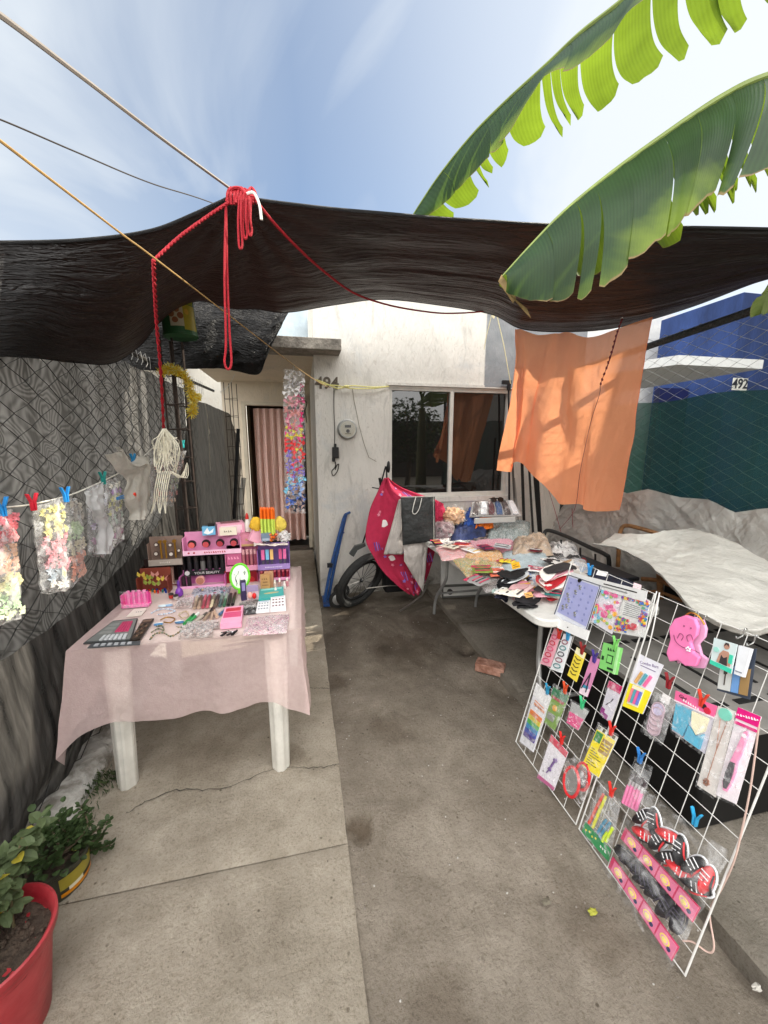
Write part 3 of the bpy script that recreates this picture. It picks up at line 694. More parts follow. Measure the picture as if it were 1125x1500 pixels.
def frontnet(u, v):
    a = pl([tuple(q) for q in ftop], u); y, zt = a[1], a[2]
    z = lerp(zt, .06, v ** .9)
    amp = .02 + .05 * v
    x = a[0] + .035 * math.sin(v * 3.1) + amp * fbm((y * 1.5 - z * .7, z * .35, 0), 2.0, 31) + .018 * (.4 - abs(fbm((y * 5 - z * 3, z * .8, 0), 1.3, 8, 3))) 
    return Vector((min(x, a[0] + .12 * (1 - v * v * .75)) - (.04 * max(0, v - .7) / .3 if u < .6 else 0), y, z))
mb = MB(); mb.grid(frontnet, 220, 80)
tag(mb.build('shade_netting', NETF), 'black shade netting sagging in folds over the lower left fence down to the kerb', 'netting')
# low kerb at the fence foot
mb = MB()
def kerb(u, v):
    y = lerp(-1.0, 4.6, v); pr_ = [(-1.22, 0), (-1.20, .05), (-1.06, .048), (-1.025, .03), (-1.005, -.02)]; q = pl(pr_, u)
    return Vector((q[0] + .010 * fbm((y, u*.3, 0), 2, 2), y, q[1] + .004 * fbm((y, u, 0), 5, 3)))
mb.grid(kerb, 12, 160)
tag(mb.build('kerb', stucco('limewashed_kerb', (.62, .60, .56), (.33, .3, .26), .5)), 'low whitewashed concrete kerb at the foot of the left fence', 'kerb')
# ---- right fence
RXF = 3.0
rf = thing('chainlink_fence', 'galvanised chain-link fence with thick black top pipe on the right side', 'fence', (RXF, 2, 0))
zigzag_fence('wire_mesh', RXF, .3, 3.9, 2.50, .9, .075, .0026, mat('bright_wire', (.36, .37, .36), .4, .1, metal=.4), rf, lambda y, z: .01 * nz((y, z, 0), 2))
mb = MB(); mb.tube([(RXF - .01, -.2, 2.53), (RXF - .01, 2.1, 2.485), (RXF - .01, 3.0, 2.44), (RXF - .01, 3.93, 2.40)], .028, 10)
mb.build('top_pipe', mat('black_wrapped_pipe', (.03, .034, .034), .55, .5, 30, .8, 60), rf)
mb = MB(); mb.tube([(2.96, 3.9, 0), (2.96, 3.9, 2.42)], .03, 8); mb.build('post', mat('black_wrapped_pipe', (.03, .034, .034)), rf)
mb = MB(); mb.tube([(2.96, .2, 0), (2.96, .2, 2.5)], .03, 8); mb.build('post', mat('black_wrapped_pipe', (.03, .034, .034)), rf)
mb = MB(); mb.grid(lambda u, v: Vector((RXF - .045 + .012 * fbm((u * 6, v, 0), 1.5, 2), lerp(.1, 3.93, u), lerp(1.955 - .012 * math.sin(u * 30), .5, v))), 60, 16)
GN = mat('green_mesh', (.008, .062, .052), .7, .25, 2.2, .3, 60, trl=.2, trc=(.008, .08, .06), alpha=.82)
tag(mb.build('green_screen', GN), 'dark green privacy mesh stretched along the right chain-link fence', 'privacy screen')
mb = MB()
for dy, s in ((0, .05), (.10, .03)):
    pass
# ---- grey tarpaulins on the right
GT = mat('grey_tarp', (.36, .345, .32), .5, .22, 3.5, .3, 60, spec=.5, trl=.12, dist=.8, detail=8, crk=2.4, crs=.75)
GT2 = mat('grey_tarp_dusty', (.60, .58, .53), .55, .16, 5, .3, 70, spec=.4, trl=.08, dist=.8, detail=8, crk=2.2, crs=.45)
tpx = [(832, 745), (850, 726), (872, 716), (905, 713), (930, 722), (962, 716), (1010, 728), (1052, 731), (1092, 750), (1125, 745), (1190, 740)]
def gwall(u, v):
    a = pl([tuple(at(px, py, X=2.93)) for px, py in tpx], u)
    z = lerp(a[2], .35, v)
    f = .05 * math.sin(v * 2) + .032 * (.4 - abs(fbm((u * 4 + v * 1.5, v * 2.0, 0), 1.2, 5, 2))) + .020 * (.4 - abs(fbm((u * 9 - v * 4, v * 3, 0), 1.1, 9, 3))) + .008 * (.4 - abs(fbm((u * 24 + v * 9, v * 6, 0), 1.0, 2, 3)))
    return Vector((a[0] - .08 - f - .16 * v, a[1], z))
mb = MB(); mb.grid(gwall, 240, 110)
tag(mb.build('grey_tarpaulin', GT), 'rumpled grey tarpaulin tied up along the foot of the green fence screen', 'tarpaulin')
fr_ = [at(868, 797, Z=.93), at(905, 803, Z=.90), at(945, 822, Z=.88), at(985, 862, Z=.86), at(1015, 893, Z=.85), at(1058, 914, Z=.84), at(1108, 924, Z=.83), at(1160, 912, Z=.84), at(1240, 900, Z=.85)]
bk_ = [at(900, 783, Z=.93), at(940, 786, Z=.96), at(975, 780, Z=.98), at(1010, 778, Z=.98), at(1050, 786, Z=.98), at(1090, 798, Z=.96), at(1125, 812, Z=.92), at(1180, 826, Z=.90), at(1260, 840, Z=.88)]
def gcan(u, v):
    a = cr_(fr_, u); b = cr_(bk_, u)
    p = a.lerp(b, v); p.z += .02 * fbm((p.x * 1.3, p.y * 1.3, 0), 1.6, 3) + .016 * (.4 - abs(fbm((p.x, p.y, 0), 3.1, 3, 3))) + .007 * (.4 - abs(fbm((p.x, p.y, 0), 9, 6, 3))) - .03 * math.sin(v * 3.1)
    return p
mb = MB(); mb.grid(gcan, 170, 90)
mb.grid(lambda u, v: gcan(u, 0) + Vector((.02 * v, .01 * v, -.03 * v * (.4 + u))) + Vector((.012 * nz((u * 20, v, 0)), 0, 0)), 60, 4)
mb.grid(lambda u, v: gcan(lerp(.25, 1, u), 1) + Vector((.30 * v, .28 * v, -.35 * v + .03 * fbm((u * 6, v * 3, 0), 1.2, 7))), 60, 12)
tag(mb.build('grey_tarpaulin', GT2, solid=.002), 'pale dusty tarpaulin spread like a roof over rusty frames at right', 'tarpaulin')
# ---- the black shade tarp overhead
top_px = [(-120, 356, 1.75), (-60, 356, 1.85), (0, 355, 1.98), (60, 354, 2.0), (110, 352, 2.0), (165, 347, 2.0), (205, 341, 2.0), (240, 332, 2.0), (285, 313, 2.0), (322, 296, 2.0), (345, 287, 2.0), (375, 292, 2.0), (420, 298, 2.0), (490, 306, 2.0), (560, 312, 2.0), (640, 319, 2.0), (720, 324, 2.0), (780, 328, 2.0), (860, 331, 2.0), (940, 332, 1.95), (1030, 333, 1.9), (1125, 335, 1.8), (1230, 338, 1.7)]
bot_px = [(-120, 516, 1.7), (-60, 518, 1.8), (0, 520, 1.93), (60, 524, 2.2), (110, 530, 2.5), (165, 531, 2.9), (205, 505, 3.2), (236, 470, 3.45), (285, 441, 3.4), (322, 447, 3.36), (345, 452, 3.35), (375, 452, 3.34), (420, 457, 3.34), (490, 446, 3.34), (560, 438, 3.34), (640, 446, 3.34), (720, 460, 3.36), (768, 482, 3.34), (850, 485, 3.2), (920, 476, 3.05), (1010, 450, 2.75), (1125, 406, 2.3), (1230, 372, 2.0)]
T0 = [at(a, b, Y=c) for a, b, c in top_px]; T1 = [at(a, b, Y=c) for a, b, c in bot_px]
def tarp(u, v):
    a = cr_(T0, u); b = cr_(T1, u); p = a.lerp(b, v)
    e = math.sin(math.pi * v) ** .7 if 0 < v < 1 else 0
    p.z -= .07 * e * (1 - .3 * math.cos(u * 9))
    # folds radiating from the tied peak and gathered towards the right
    pk = T0[10]; d = Vector((p.x - pk.x, p.y - pk.y, 0)); ang = math.atan2(d.y, d.x); rr = d.length
    p.z += e * (.016 * math.sin(ang * 17 + 2 * nz(p, 1.2)) * math.exp(-rr * .9) + .018 * fbm((v * 9 + u * 2.5, u * 3.5, 0), 1.0, 2) + .006 * fbm((v * 30 + u * 6, u * 9, 0), 1.0, 6))
    return p
TM = mat('black_woven_tarp', (.009, .0078, .0075), .42, .4, 3, .5, 26, spec=.42, trl=.07, trc=(.034, .011, .008), coord='UV', stretch=(2.6, 5, 1), detail=8, dist=.6, crk=3.4, crs=1)
mb = MB(); mb.grid(tarp, 260, 90)
for k, tl in ((0, T0), (1, T1)):
    mb.tube([tarp(i / 260, k) for i in range(261)], .007, 6)
tag(mb.build('shade_tarp', TM, angle=80), 'large black shade tarp stretched overhead across the whole front of the yard', 'tarp')
# hanging flap of the same tarp behind the bucket
FL = [(205, 440), (240, 430), (290, 430), (340, 435), (400, 450), (424, 456)]; FB = [(165, 533), (222, 543), (290, 541), (330, 541), (376, 549), (388, 530)]
fa = [at(a, b, Y=3.62) for a, b in FL]; fb_ = [at(a, b, Y=3.58) for a, b in FB]
mb = MB(); mb.grid(lambda u, v: cr_(fa, u).lerp(cr_(fb_, u), v) + Vector((0, .04 * fbm((u * 4 + v * 2, v * 2, 0), 1.5, 4) - .05 * math.sin(v * 3), .0)), 70, 30)
tag(mb.build('tarp_flap', TM, solid=.002), 'loose black tarp corner hanging down in front of the porch lintel', 'tarp')

# ================================================================ CABLES AND ROPES
RED = mat('red_cord', (.38, .008, .018), .7, .15, 60, .4, 200); 
def wire(name, pts, r, m, label, cat, n=60, nn=6):
    mb = MB(); mb.tube(curve(pts, n), r, nn); return tag(mb.build(name, m), label, cat)
GREYC = mat('grey_cable', (.23, .2, .17), .6, .1)
wire('overhead_cable', [at(-190, -110, Y=.6), at(0, 22, Y=.95), at(120, 113, Y=1.3), at(240, 205, Y=1.7), at(337, 276, Y=1.98)], .0055, GREYC, 'thick grey-brown cable running from upper left to the red knot', 'cable')
wire('overhead_wire', [at(-100, 140, Y=2.2), at(0, 175, Y=2.4), at(110, 222, Y=2.7), at(220, 268, Y=3.2), at(318, 300, Y=3.9), at(440, 350, Y=5.5)], .004, P('3a332e', .7), 'thin dark wire sagging across the sky behind the tarp', 'wire')
wire('straw_cord', [at(-140, 100, Y=.75), at(0, 206, Y=1.0), at(180, 344, Y=1.5), at(226, 378, Y=1.7), at(346, 470, Y=2.4), at(440, 542, Y=3.3), at(474, 564, Y=3.75), at(484, 568, Y=3.88)], .0032, mat('yellow_cord', (.40, .25, .09), .7, .2, 30), 'straw yellow cord running down from upper left to the house number', 'cord')
mb = MB(); 
for s in (-1, 1): mb.tube(curve([at(463, 556, Y=3.93), at(476, 562 + s, Y=3.93), at(495, 567 - 2 * s, Y=3.93), at(515, 567 + 2 * s, Y=3.93), at(545, 568 + s, Y=3.93), at(570, 566, Y=3.95)], 40), .006, 5)
mb.blob(at(507, 566, Y=3.92), (.03, .015, .012), 6)
tag(mb.build('yellow_rope', mat('pale_yellow_rope', (.75, .7, .28), .7, .15, 60)), 'pale yellow knotted rope stretched between the house number and the window corner', 'rope')
# red rope: knot, hanging loops, swag to the right, drop on the left
rr = thing('red_rope', 'bright red rope knotted at the tarp peak with loops and a long swag', 'rope', at(345, 285, Y=1.97))
mb = MB(); rnd = random.Random(2)
for i in range(7):
    x0 = 338 + i * 5; mb.tube(curve([at(x0 - 4, 300, Y=1.95), at(x0 - 5, 285, Y=1.95), at(x0, 275 + (i % 3) * 2, Y=1.98), at(x0 + 6, 283, Y=1.96), at(x0 + 8, 298, Y=1.94)], 16), .006, 6)
mb.tube(curve([at(332, 296, Y=1.96), at(338, 278, Y=1.96), at(352, 276, Y=1.96), at(362, 286, Y=1.95), at(378, 290, Y=1.95)], 20), .007, 6)
mb.build('knot', RED, rr)
def twist(pts, r, n, off=.0045, turns=26):
    mb = MB(); C_ = curve(pts, n)
    for s in (0, 1):
        o = []
        for i, p in enumerate(C_):
            a = i / n * turns * 2 * math.pi / 2 + s * math.pi
            o.append(p + Vector((math.cos(a) * off, math.sin(a) * off * .7, math.sin(a) * off)))
        mb.tube(o, r, 6)
    return mb
twist([at(336, 296, Y=1.95), at(300, 320, Y=1.93), at(262, 348, Y=1.9), at(225, 382, Y=1.85)], .0045, 90).build('rope_length', RED, rr)
twist([at(225, 382, Y=1.85), at(227, 430, Y=1.95), at(230, 480, Y=2.1), at(236, 550, Y=2.3), at(240, 632, Y=2.55)], .0045, 140).build('rope_length', RED, rr)
mb = MB(); mb.tube(curve([at(331, 298, Y=1.95), at(329, 400, Y=1.95), at(331, 500, Y=1.95), at(329, 530, Y=1.95), at(334, 541, Y=1.95), at(339, 530, Y=1.95), at(336, 480, Y=1.96), at(333, 400, Y=1.96), at(331, 300, Y=1.96)], 90), .0052, 6)
mb.build('hanging_loop', RED, rr)
for k, (x, yb) in enumerate(((353, 364), (360, 350), (367, 345))):
    mb = MB(); mb.tube(curve([at(x - 2, 288, Y=1.93), at(x - 4, 320, Y=1.92), at(x - 3, yb - 6, Y=1.92), at(x, yb, Y=1.92), at(x + 2, yb - 8, Y=1.92), at(x, 320, Y=1.91), at(x + 1, 290, Y=1.92)], 40), .005, 6); mb.build('hanging_loop', RED, rr)
mb = MB(); mb.tube(curve([at(372, 290, Y=1.94), at(400, 325, Y=2.0), at(435, 362, Y=2.15), at(475, 398, Y=2.4), at(520, 430, Y=2.7), at(570, 447, Y=3.0), at(620, 456, Y=3.2), at(660, 459, Y=3.3), at(715, 455, Y=3.3), at(760, 442, Y=3.2)], 100), .0065, 6)
mb.build('swag', RED, rr)
mb = MB(); mb.tube(curve([at(362, 284, Y=1.93), at(372, 283, Y=1.92), at(380, 300, Y=1.92), at(383, 322, Y=1.92)], 16), .006, 6)
tag(mb.build('cable_tie', P('e8e6e0', .4)), 'short white strip sticking out of the red knot', 'strip')
# strings that hold the tarp on the right of the wall
mb = MB()
mb.tube([at(720, 462, Y=3.75), at(713, 490, Y=3.85), at(709, 512, Y=3.93)], .004, 5); mb.tube([at(728, 462, Y=3.75), at(738, 505, Y=3.8), at(748, 562, Y=3.85)], .005, 5); mb.blob(at(723, 462, Y=3.72), (.015, .01, .03), 6)
tag(mb.build('cream_string', P('e0d8b0', .8)), 'cream string tied in an inverted V under the tarp beside the window', 'string')
mb = MB(); mb.tube(curve([at(1015, 452, Y=2.6), at(1040, 470, Y=3), at(1060, 500, Y=3.6)], 8), .001, 3)

# ================================================================ BANANA LEAVES
def leaf_mat(name, top, under, brown=.0, tf=.45):
    m = bpy.data.materials.new(name); m.use_nodes = True; t = m.node_tree; n = t.nodes; l = t.links.new; b = n['Principled BSDF']
    b.inputs['Roughness'].default_value = .5; b.inputs['Specular IOR Level'].default_value = .22
    uv = n.new('ShaderNodeTexCoord'); sp = n.new('ShaderNodeSeparateXYZ'); l(uv.outputs['UV'], sp.inputs[0])
    geo = n.new('ShaderNodeTexNoise'); geo.inputs['Scale'].default_value = 5; geo.inputs['Detail'].default_value = 6; l(uv.outputs['Object'], geo.inputs['Vector'])
    wv = n.new('ShaderNodeMath'); wv.operation = 'MULTIPLY'; wv.inputs[1].default_value = 620; l(sp.outputs['X'], wv.inputs[0])
    sn = n.new('ShaderNodeMath'); sn.operation = 'SINE'; l(wv.outputs[0], sn.inputs[0])
    mm = n.new('ShaderNodeMath'); mm.operation = 'MULTIPLY_ADD'; mm.inputs[1].default_value = .07; l(sn.outputs[0], mm.inputs[0]); l(geo.outputs['Fac'], mm.inputs[2])
    r = n.new('ShaderNodeValToRGB'); r.color_ramp.elements[0].position = .3; r.color_ramp.elements[1].position = .72
    r.color_ramp.elements[0].color = (*top, 1); r.color_ramp.elements[1].color = (*tuple(c * 1.7 for c in top), 1); l(mm.outputs[0], r.inputs[0])
    pt = n.new('ShaderNodeTexNoise'); pt.inputs['Scale'].default_value = 2.6; pt.inputs['Detail'].default_value = 4; pt.inputs['Distortion'].default_value = 1; l(uv.outputs['Object'], pt.inputs['Vector'])
    pm = n.new('ShaderNodeMath'); pm.operation = 'MULTIPLY'; l(pt.outputs['Fac'], pm.inputs[0]); l(sp.outputs['Y'], pm.inputs[1]); pr2 = n.new('ShaderNodeValToRGB'); pr2.color_ramp.elements[0].position = .36; pr2.color_ramp.elements[1].position = .58; l(pm.outputs[0], pr2.inputs[0])
    ym = n.new('ShaderNodeMixRGB'); l(pr2.outputs[0], ym.inputs[0]); l(r.outputs[0], ym.inputs[1]); ym.inputs[2].default_value = (.16, .22, .03, 1); r = ym
    # dry brown rim at the free edge
    ed = n.new('ShaderNodeMath'); ed.operation = 'MULTIPLY_ADD'; ed.inputs[1].default_value = .08; l(geo.outputs['Fac'], ed.inputs[0]); l(sp.outputs['Y'], ed.inputs[2]); eo = n.new('ShaderNodeMath'); eo.operation = 'SUBTRACT'; eo.inputs[1].default_value = .032; l(ed.outputs[0], eo.inputs[0]); ed = eo
    er = n.new('ShaderNodeValToRGB'); er.color_ramp.elements[0].position = .998 - brown * .2; er.color_ramp.elements[1].position = 1.0; l(ed.outputs[0], er.inputs[0])
    mc = n.new('ShaderNodeMixRGB'); l(er.outputs[0], mc.inputs[0]); l(r.outputs[0], mc.inputs[1]); mc.inputs[2].default_value = (.22, .14, .07, 1)
    l(mc.outputs[0], b.inputs['Base Color'])
    bn = n.new('ShaderNodeBump'); bn.inputs['Strength'].default_value = .12; bn.inputs['Distance'].default_value = .002; l(sn.outputs[0], bn.inputs['Height']); l(bn.outputs[0], b.inputs['Normal'])
    tr = n.new('ShaderNodeBsdfTranslucent')
    tm = n.new('ShaderNodeMixRGB'); tm.blend_type = 'MULTIPLY'; tm.inputs[0].default_value = 1; tm.inputs[1].default_value = (*under, 1)
    r2 = n.new('ShaderNodeValToRGB'); r2.color_ramp.elements[0].color = (.7, .7, .7, 1); r2.color_ramp.elements[0].position = .3; r2.color_ramp.elements[1].position = .7; l(mm.outputs[0], r2.inputs[0]); l(r2.outputs[0], tm.inputs[2])
    l(tm.outputs[0], tr.inputs['Color'])
    ms = n.new('ShaderNodeMixShader'); ms.inputs[0].default_value = tf; l(b.outputs[0], ms.inputs[1]); l(tr.outputs[0], ms.inputs[2]); l(ms.outputs[0], n['Material Output'].inputs['Surface'])
    return m
LM = leaf_mat('banana_blade', (.012, .032, .012), (.22, .38, .03), .035, .2)
LM2 = leaf_mat('banana_blade_bright', (.03, .07, .010), (.30, .44, .03), .04)
RIBM = mat('banana_rib', (.20, .26, .06), .5, .2, 10)
def blade(rib, edge, tears, mb, n=14, gap=.006, sag=.03, bul=Vector((0, -.03, 0)), rag=.02, seed=0, rd=.025, re=8):
    """half a leaf blade between the rib and its free edge, torn into strips along the veins"""
    cuts = [0] + sorted(tears) + [1]; rnd = random.Random(seed)
    for a, b in zip(cuts, cuts[1:]):
        dl = rnd.uniform(-1, 1) * .02; tw = rnd.uniform(-1, 1) * .03; L0 = rnd.uniform(.93, 1.04) if rag < .08 else rnd.uniform(.88, 1.12)
        k = max(3, int((b - a) * 60))
        def fn(u, v, a=a, b=b, dl=dl, tw=tw, L0=L0):
            g_ = gap * v * (1.5 if rnd else 1)
            t = lerp(a, b, u); tt = lerp(a + (gap if a > 0 else 0) * v, b - (gap if b < 1 else 0) * v, u)
            p = cr_(rib, tt).lerp(cr_(edge, tt), v * L0)
            # rounded, ragged free ends of each strip
            e = abs(2 * u - 1); p = p.lerp(cr_(rib, tt), (rd * e ** re + rag * abs(nz((t * 40, seed, 0)))) * v)
            return p + bul * math.sin(math.pi * min(1, v)) * (1 + dl * 10) + Vector((tw * v * (u - .5), dl * v + .004 * math.sin(u * math.pi) * v, -sag * 0 + .006 * nz((t * 30, v * 3, seed))))
        i0 = len(mb.v)
        mb.grid(fn, k, n)
        ids = iter(range(i0, len(mb.v)))
        for i in range(k + 1):
            for j in range(n + 1):
                mb.uv[i0 + i * (n + 1) + j] = (lerp(a, b, i / k), j / n)
    return mb
# leaf one: arches up across the sky
rib1 = [at(598, 326, Y=2.62), at(640, 262, Y=2.45), at(690, 200, Y=2.25), at(740, 150, Y=2.05), at(800, 96, Y=1.85), at(850, 50, Y=1.7), at(905, 8, Y=1.55), at(960, -40, Y=1.45), at(1050, -110, Y=1.4), at(1170, -150, Y=1.4)]
near1 = [at(612, 330, Y=2.55), at(660, 292, Y=2.35), at(700, 250, Y=2.12), at(742, 206, Y=1.92), at(792, 118, Y=1.72), at(842, 96, Y=1.55), at(896, 52, Y=1.42), at(940, -2, Y=1.3), at(1060, -60, Y=1.25), at(1180, -100, Y=1.25)]
far1 = [at(650, 345, Y=2.75), at(672, 305, Y=2.6), at(716, 268, Y=2.45), at(752, 228, Y=2.3), at(822, 200, Y=2.15), at(868, 176, Y=2.05), at(925, 134, Y=1.95), at(990, 86, Y=1.85), at(1068, 56, Y=1.8), at(1180, 20, Y=1.8)]
l1 = thing('banana_leaf', 'tattered banana leaf arching up across the sky, strips glowing yellow-green', 'leaf', at(900, 8, Y=1.55))
mb = MB(); mb.tube(curve(rib1, 60), [lerp(.004, .016, i / 60) for i in range(61)], 8); mb.build('midrib', RIBM, l1)
mb = MB(); blade(rib1, near1, [.13, .27, .31, .52, .82], mb, gap=.002, rag=.05, seed=3); mb.build('upper_blade', LM, l1, angle=180)
mb = MB(); blade(rib1, far1, [.10, .20, .225, .26, .335, .43, .455, .485, .555, .66, .77, .83, .89, .93], mb, gap=.010, rag=.12, rd=.14, re=5, bul=Vector((0, .03, .0)), seed=5, sag=0)
mb.build('lower_blade', LM2, l1, angle=180)
# leaf two: big drooping leaf in front of the tarp
rib2 = [at(733, 408, Y=1.42), at(775, 362, Y=1.42), at(822, 314, Y=1.42), at(872, 272, Y=1.42), at(925, 232, Y=1.42), at(975, 197, Y=1.4), at(1015, 170, Y=1.38), at(1060, 142, Y=1.35), at(1110, 118, Y=1.3), at(1200, 90, Y=1.25)]
near2 = [at(745, 432, Y=1.36), at(778, 448, Y=1.3), at(826, 446, Y=1.25), at(878, 428, Y=1.2), at(930, 392, Y=1.18), at(968, 360, Y=1.15), at(1000, 335, Y=1.12), at(1036, 292, Y=1.1), at(1062, 280, Y=1.05), at(1170, 240, Y=1.0)]
far2 = [at(742, 424, Y=1.52), at(775, 430, Y=1.56), at(830, 420, Y=1.6), at(885, 395, Y=1.64), at(945, 372, Y=1.68), at(1008, 340, Y=1.68), at(1045, 306, Y=1.66), at(1085, 290, Y=1.62), at(1125, 262, Y=1.58), at(1200, 230, Y=1.5)]
l2 = thing('banana_leaf', 'broad dark green banana leaf with browned tip hanging low in front of the tarp', 'leaf', at(900, 250, Y=1.42))
mb = MB(); mb.tube(curve(rib2, 60), [lerp(.003, .017, i / 60) for i in range(61)], 8); mb.build('midrib', RIBM, l2)
mb = MB(); blade(rib2, near2, [.17, .27, .33, .42, .55, .68, .80, .9], mb, gap=.0012, rag=.05, bul=Vector((-.012, -.045, .02)), seed=8, n=20); mb.build('upper_blade', LM, l2, angle=180)
mb = MB(); blade(rib2, far2, [.12, .25, .38, .47, .56, .62, .66, .71, .76, .80, .84, .88, .93], mb, gap=.008, rag=.12, rd=.14, re=5, bul=Vector((0, .03, 0)), seed=9); mb.build('lower_blade', LM2, l2, angle=180)
mb = MB()
mb.poly([at(735, 402, Y=1.4), at(742, 412, Y=1.38), at(756, 436, Y=1.37), at(752, 444, Y=1.37), at(737, 422, Y=1.39), at(730, 412, Y=1.4)], (0, .003, 0))
mb.poly([at(748, 432, Y=1.36), at(772, 452, Y=1.36), at(778, 466, Y=1.36), at(770, 458, Y=1.36)], (0, .003, 0))
kind(mb.build('dry_edge', mat('dry_leaf', (.40, .28, .13), .8, .3, 30, trl=.3), l2), 'stuff')
# third leaf: the tip just showing at the right edge
l3 = thing('banana_leaf', 'tip of another banana leaf just entering at the right edge by the fence pipe', 'leaf', at(1118, 440, Y=1.6))
rib3 = [at(1106, 462, Y=1.6), at(1122, 425, Y=1.55), at(1150, 385, Y=1.5), at(1190, 340, Y=1.45)]
e3a = [at(1108, 464, Y=1.6), at(1108, 440, Y=1.5), at(1130, 410, Y=1.4), at(1170, 370, Y=1.4)]; e3b = [at(1112, 464, Y=1.62), at(1140, 450, Y=1.7), at(1180, 420, Y=1.7), at(1220, 380, Y=1.6)]
mb = MB(); blade(rib3, e3a, [.4, .7], mb, seed=2); blade(rib3, e3b, [.3, .5, .8], mb, seed=3); mb.build('blade', leaf_mat('old_blade', (.10, .14, .05), (.4, .5, .15), .15), l3, angle=180)
mb = MB(); mb.tube(curve(rib3, 12), .006, 6); mb.build('midrib', RIBM, l3)
# the plant itself stands beyond the frame to the right
bp = thing('banana_plant', 'banana plant stem standing beyond the right edge with leaf stalks rising from it', 'plant', (2.35, .55, 0))
mb = MB(); mb.lathe([(.13, 0), (.12, .4), (.10, 1.2), (.08, 1.9), (.06, 2.3)], (2.35, .55, 0), 18, 0); mb.build('stem', mat('banana_stem', (.16, .17, .07), .6, .4, 8, .4, 20, stretch=(1, 1, .2)), bp)
for e in (rib1[-1], rib2[-1], rib3[-1]):
    mb = MB(); mb.tube(curve([(2.35, .55, 2.2), (2.30, .7, 2.45), tuple(Vector((2.3, .7, 2.5)).lerp(e, .6) + Vector((0, 0, .12))), tuple(e)], 20), .02, 8); mb.build('leaf_stalk', RIBM, bp)
# ================================================================ LEFT TABLE
TZ = .735
WP = mat('white_plastic', (.66, .64, .58), .45, .18, 6, .1, 20)
tl = thing('plastic_table', 'white plastic table with grooved legs under the sheer pink cloth', 'table', (-.51, 2.2, 0))
mb = MB(); mb.bx(-.96, -.06, 1.80, 2.70, TZ - .035, TZ - .004); mb.build('tabletop', WP, tl, bevel=.01)
for x, y in ((-.86, 1.74), (-.155, 1.70), (-.90, 2.62), (-.12, 2.62)):
    mb = MB(); sx = 1 if x > -.5 else -1; n = 28
    ring0 = []
    for z, w_ in ((0, .038), (.02, .043), (.35, .048), (TZ - .04, .056)):
        ring = []
        for j in range(n):
            a = 2 * math.pi * j / n; rr = w_ * (1 - .10 * (abs(math.sin(a * 2)) ** 6)) * (1 - .07 * max(0, math.cos(a * 8)) ** 3)
            yy = y + .05 + .05 * (z / TZ) * (1 if y < 2.2 else 0)
            ring.append(mb.add((x + rr * math.cos(a), yy + rr * math.sin(a), z)))
        ring0.append(ring)
    for a, b in zip(ring0, ring0[1:]):
        for j in range(n): mb.face((a[j], a[(j+1) % n], b[(j+1) % n], b[j]))
    mb.face(ring0[0][::-1]); mb.face(ring0[-1]); mb.build('leg', WP, tl, angle=25)
# sheer cloth: flat top plus a skirt that falls in soft folds
cx0, cx1, cy0, cy1 = -1.005, -.03, 1.745, 2.72
per = []          # perimeter walk with hem drop
def hem(s):
    """drop of the hem along the front/side walk"""
    b = .33 + .05 * (s * 3) ** 2 if s < 1/3 else (.338 if s < 2/3 else .34)
    return b - (.0 if s < 1/3 else .012 * math.sin(s * 9)) + .14 * math.exp(-((s - .325) / .022) ** 2) + .10 * math.exp(-((s - .678) / .028) ** 2) + .006 * math.sin(s * 70)
def clothf(u, v):
    # u 0..1 walks left side (back to front), front (left to right), right side (front to back)
    L = [(cx0, cy1), (cx0, cy0), (cx1, cy0), (cx1, cy1)]
    s = u * 3; i = min(int(s), 2); f = s - i
    if i == 0 or i == 2:
        pass
    a, b = Vector((*L[i], 0)), Vector((*L[i+1], 0)); p = a.lerp(b, f)
    nrm = Vector(((-1, 0, 0), (0, -1, 0), (1, 0, 0))[i])
    # blend normals around corners
    if f < .08 and i > 0: nrm = (nrm + Vector(((-1, 0, 0), (0, -1, 0), (1, 0, 0))[i-1]) * (1 - f / .08)).normalized()
    if f > .92 and i < 2: nrm = (nrm + Vector(((-1, 0, 0), (0, -1, 0), (1, 0, 0))[i+1]) * ((f - .92) / .08)).normalized()
    d = hem(u)
    corner = math.exp(-((u - 1/3) / .035) ** 2) + math.exp(-((u - 2/3) / .035) ** 2)
    side = .045 if i != 2 else .0
    o = side * v * .5 + (.004 + .022 * corner) * v * (1 + .5 * math.sin(u * 120 + v)) + (.014 * v) * math.sin(u * (60 if i == 1 else 110) + 2 * nz((u * 9, 0, 0))) + .012 * v * fbm((u * 14, v * 2, 0), 1, 3)
    z = TZ + .002 - d * v - .004 * (1 - math.exp(-v * 30))
    return p + nrm * o + Vector((.015 * v * corner * (-1 if u < .5 else .3), -.015 * v * corner, z + .008 * v * nz((u * 40, 1, 1))))
SHEER = mat('sheer_pink', (.98, .74, .72), .8, .05, 60, .25, 160, trl=.25, alpha=.50, crk=3.5, crs=.14)
mb = MB(); mb.grid(lambda u, v: Vector((lerp(cx0, cx1, u), lerp(cy0, cy1, v), TZ + .002 + .003 * fbm((u * 5, v * 5, 0), 1, 2))), 30, 30)
mb.grid(clothf, 300, 30)
tag(mb.build('tablecloth', SHEER, angle=80), 'sheer pale pink cloth draped over the left plastic table', 'tablecloth')

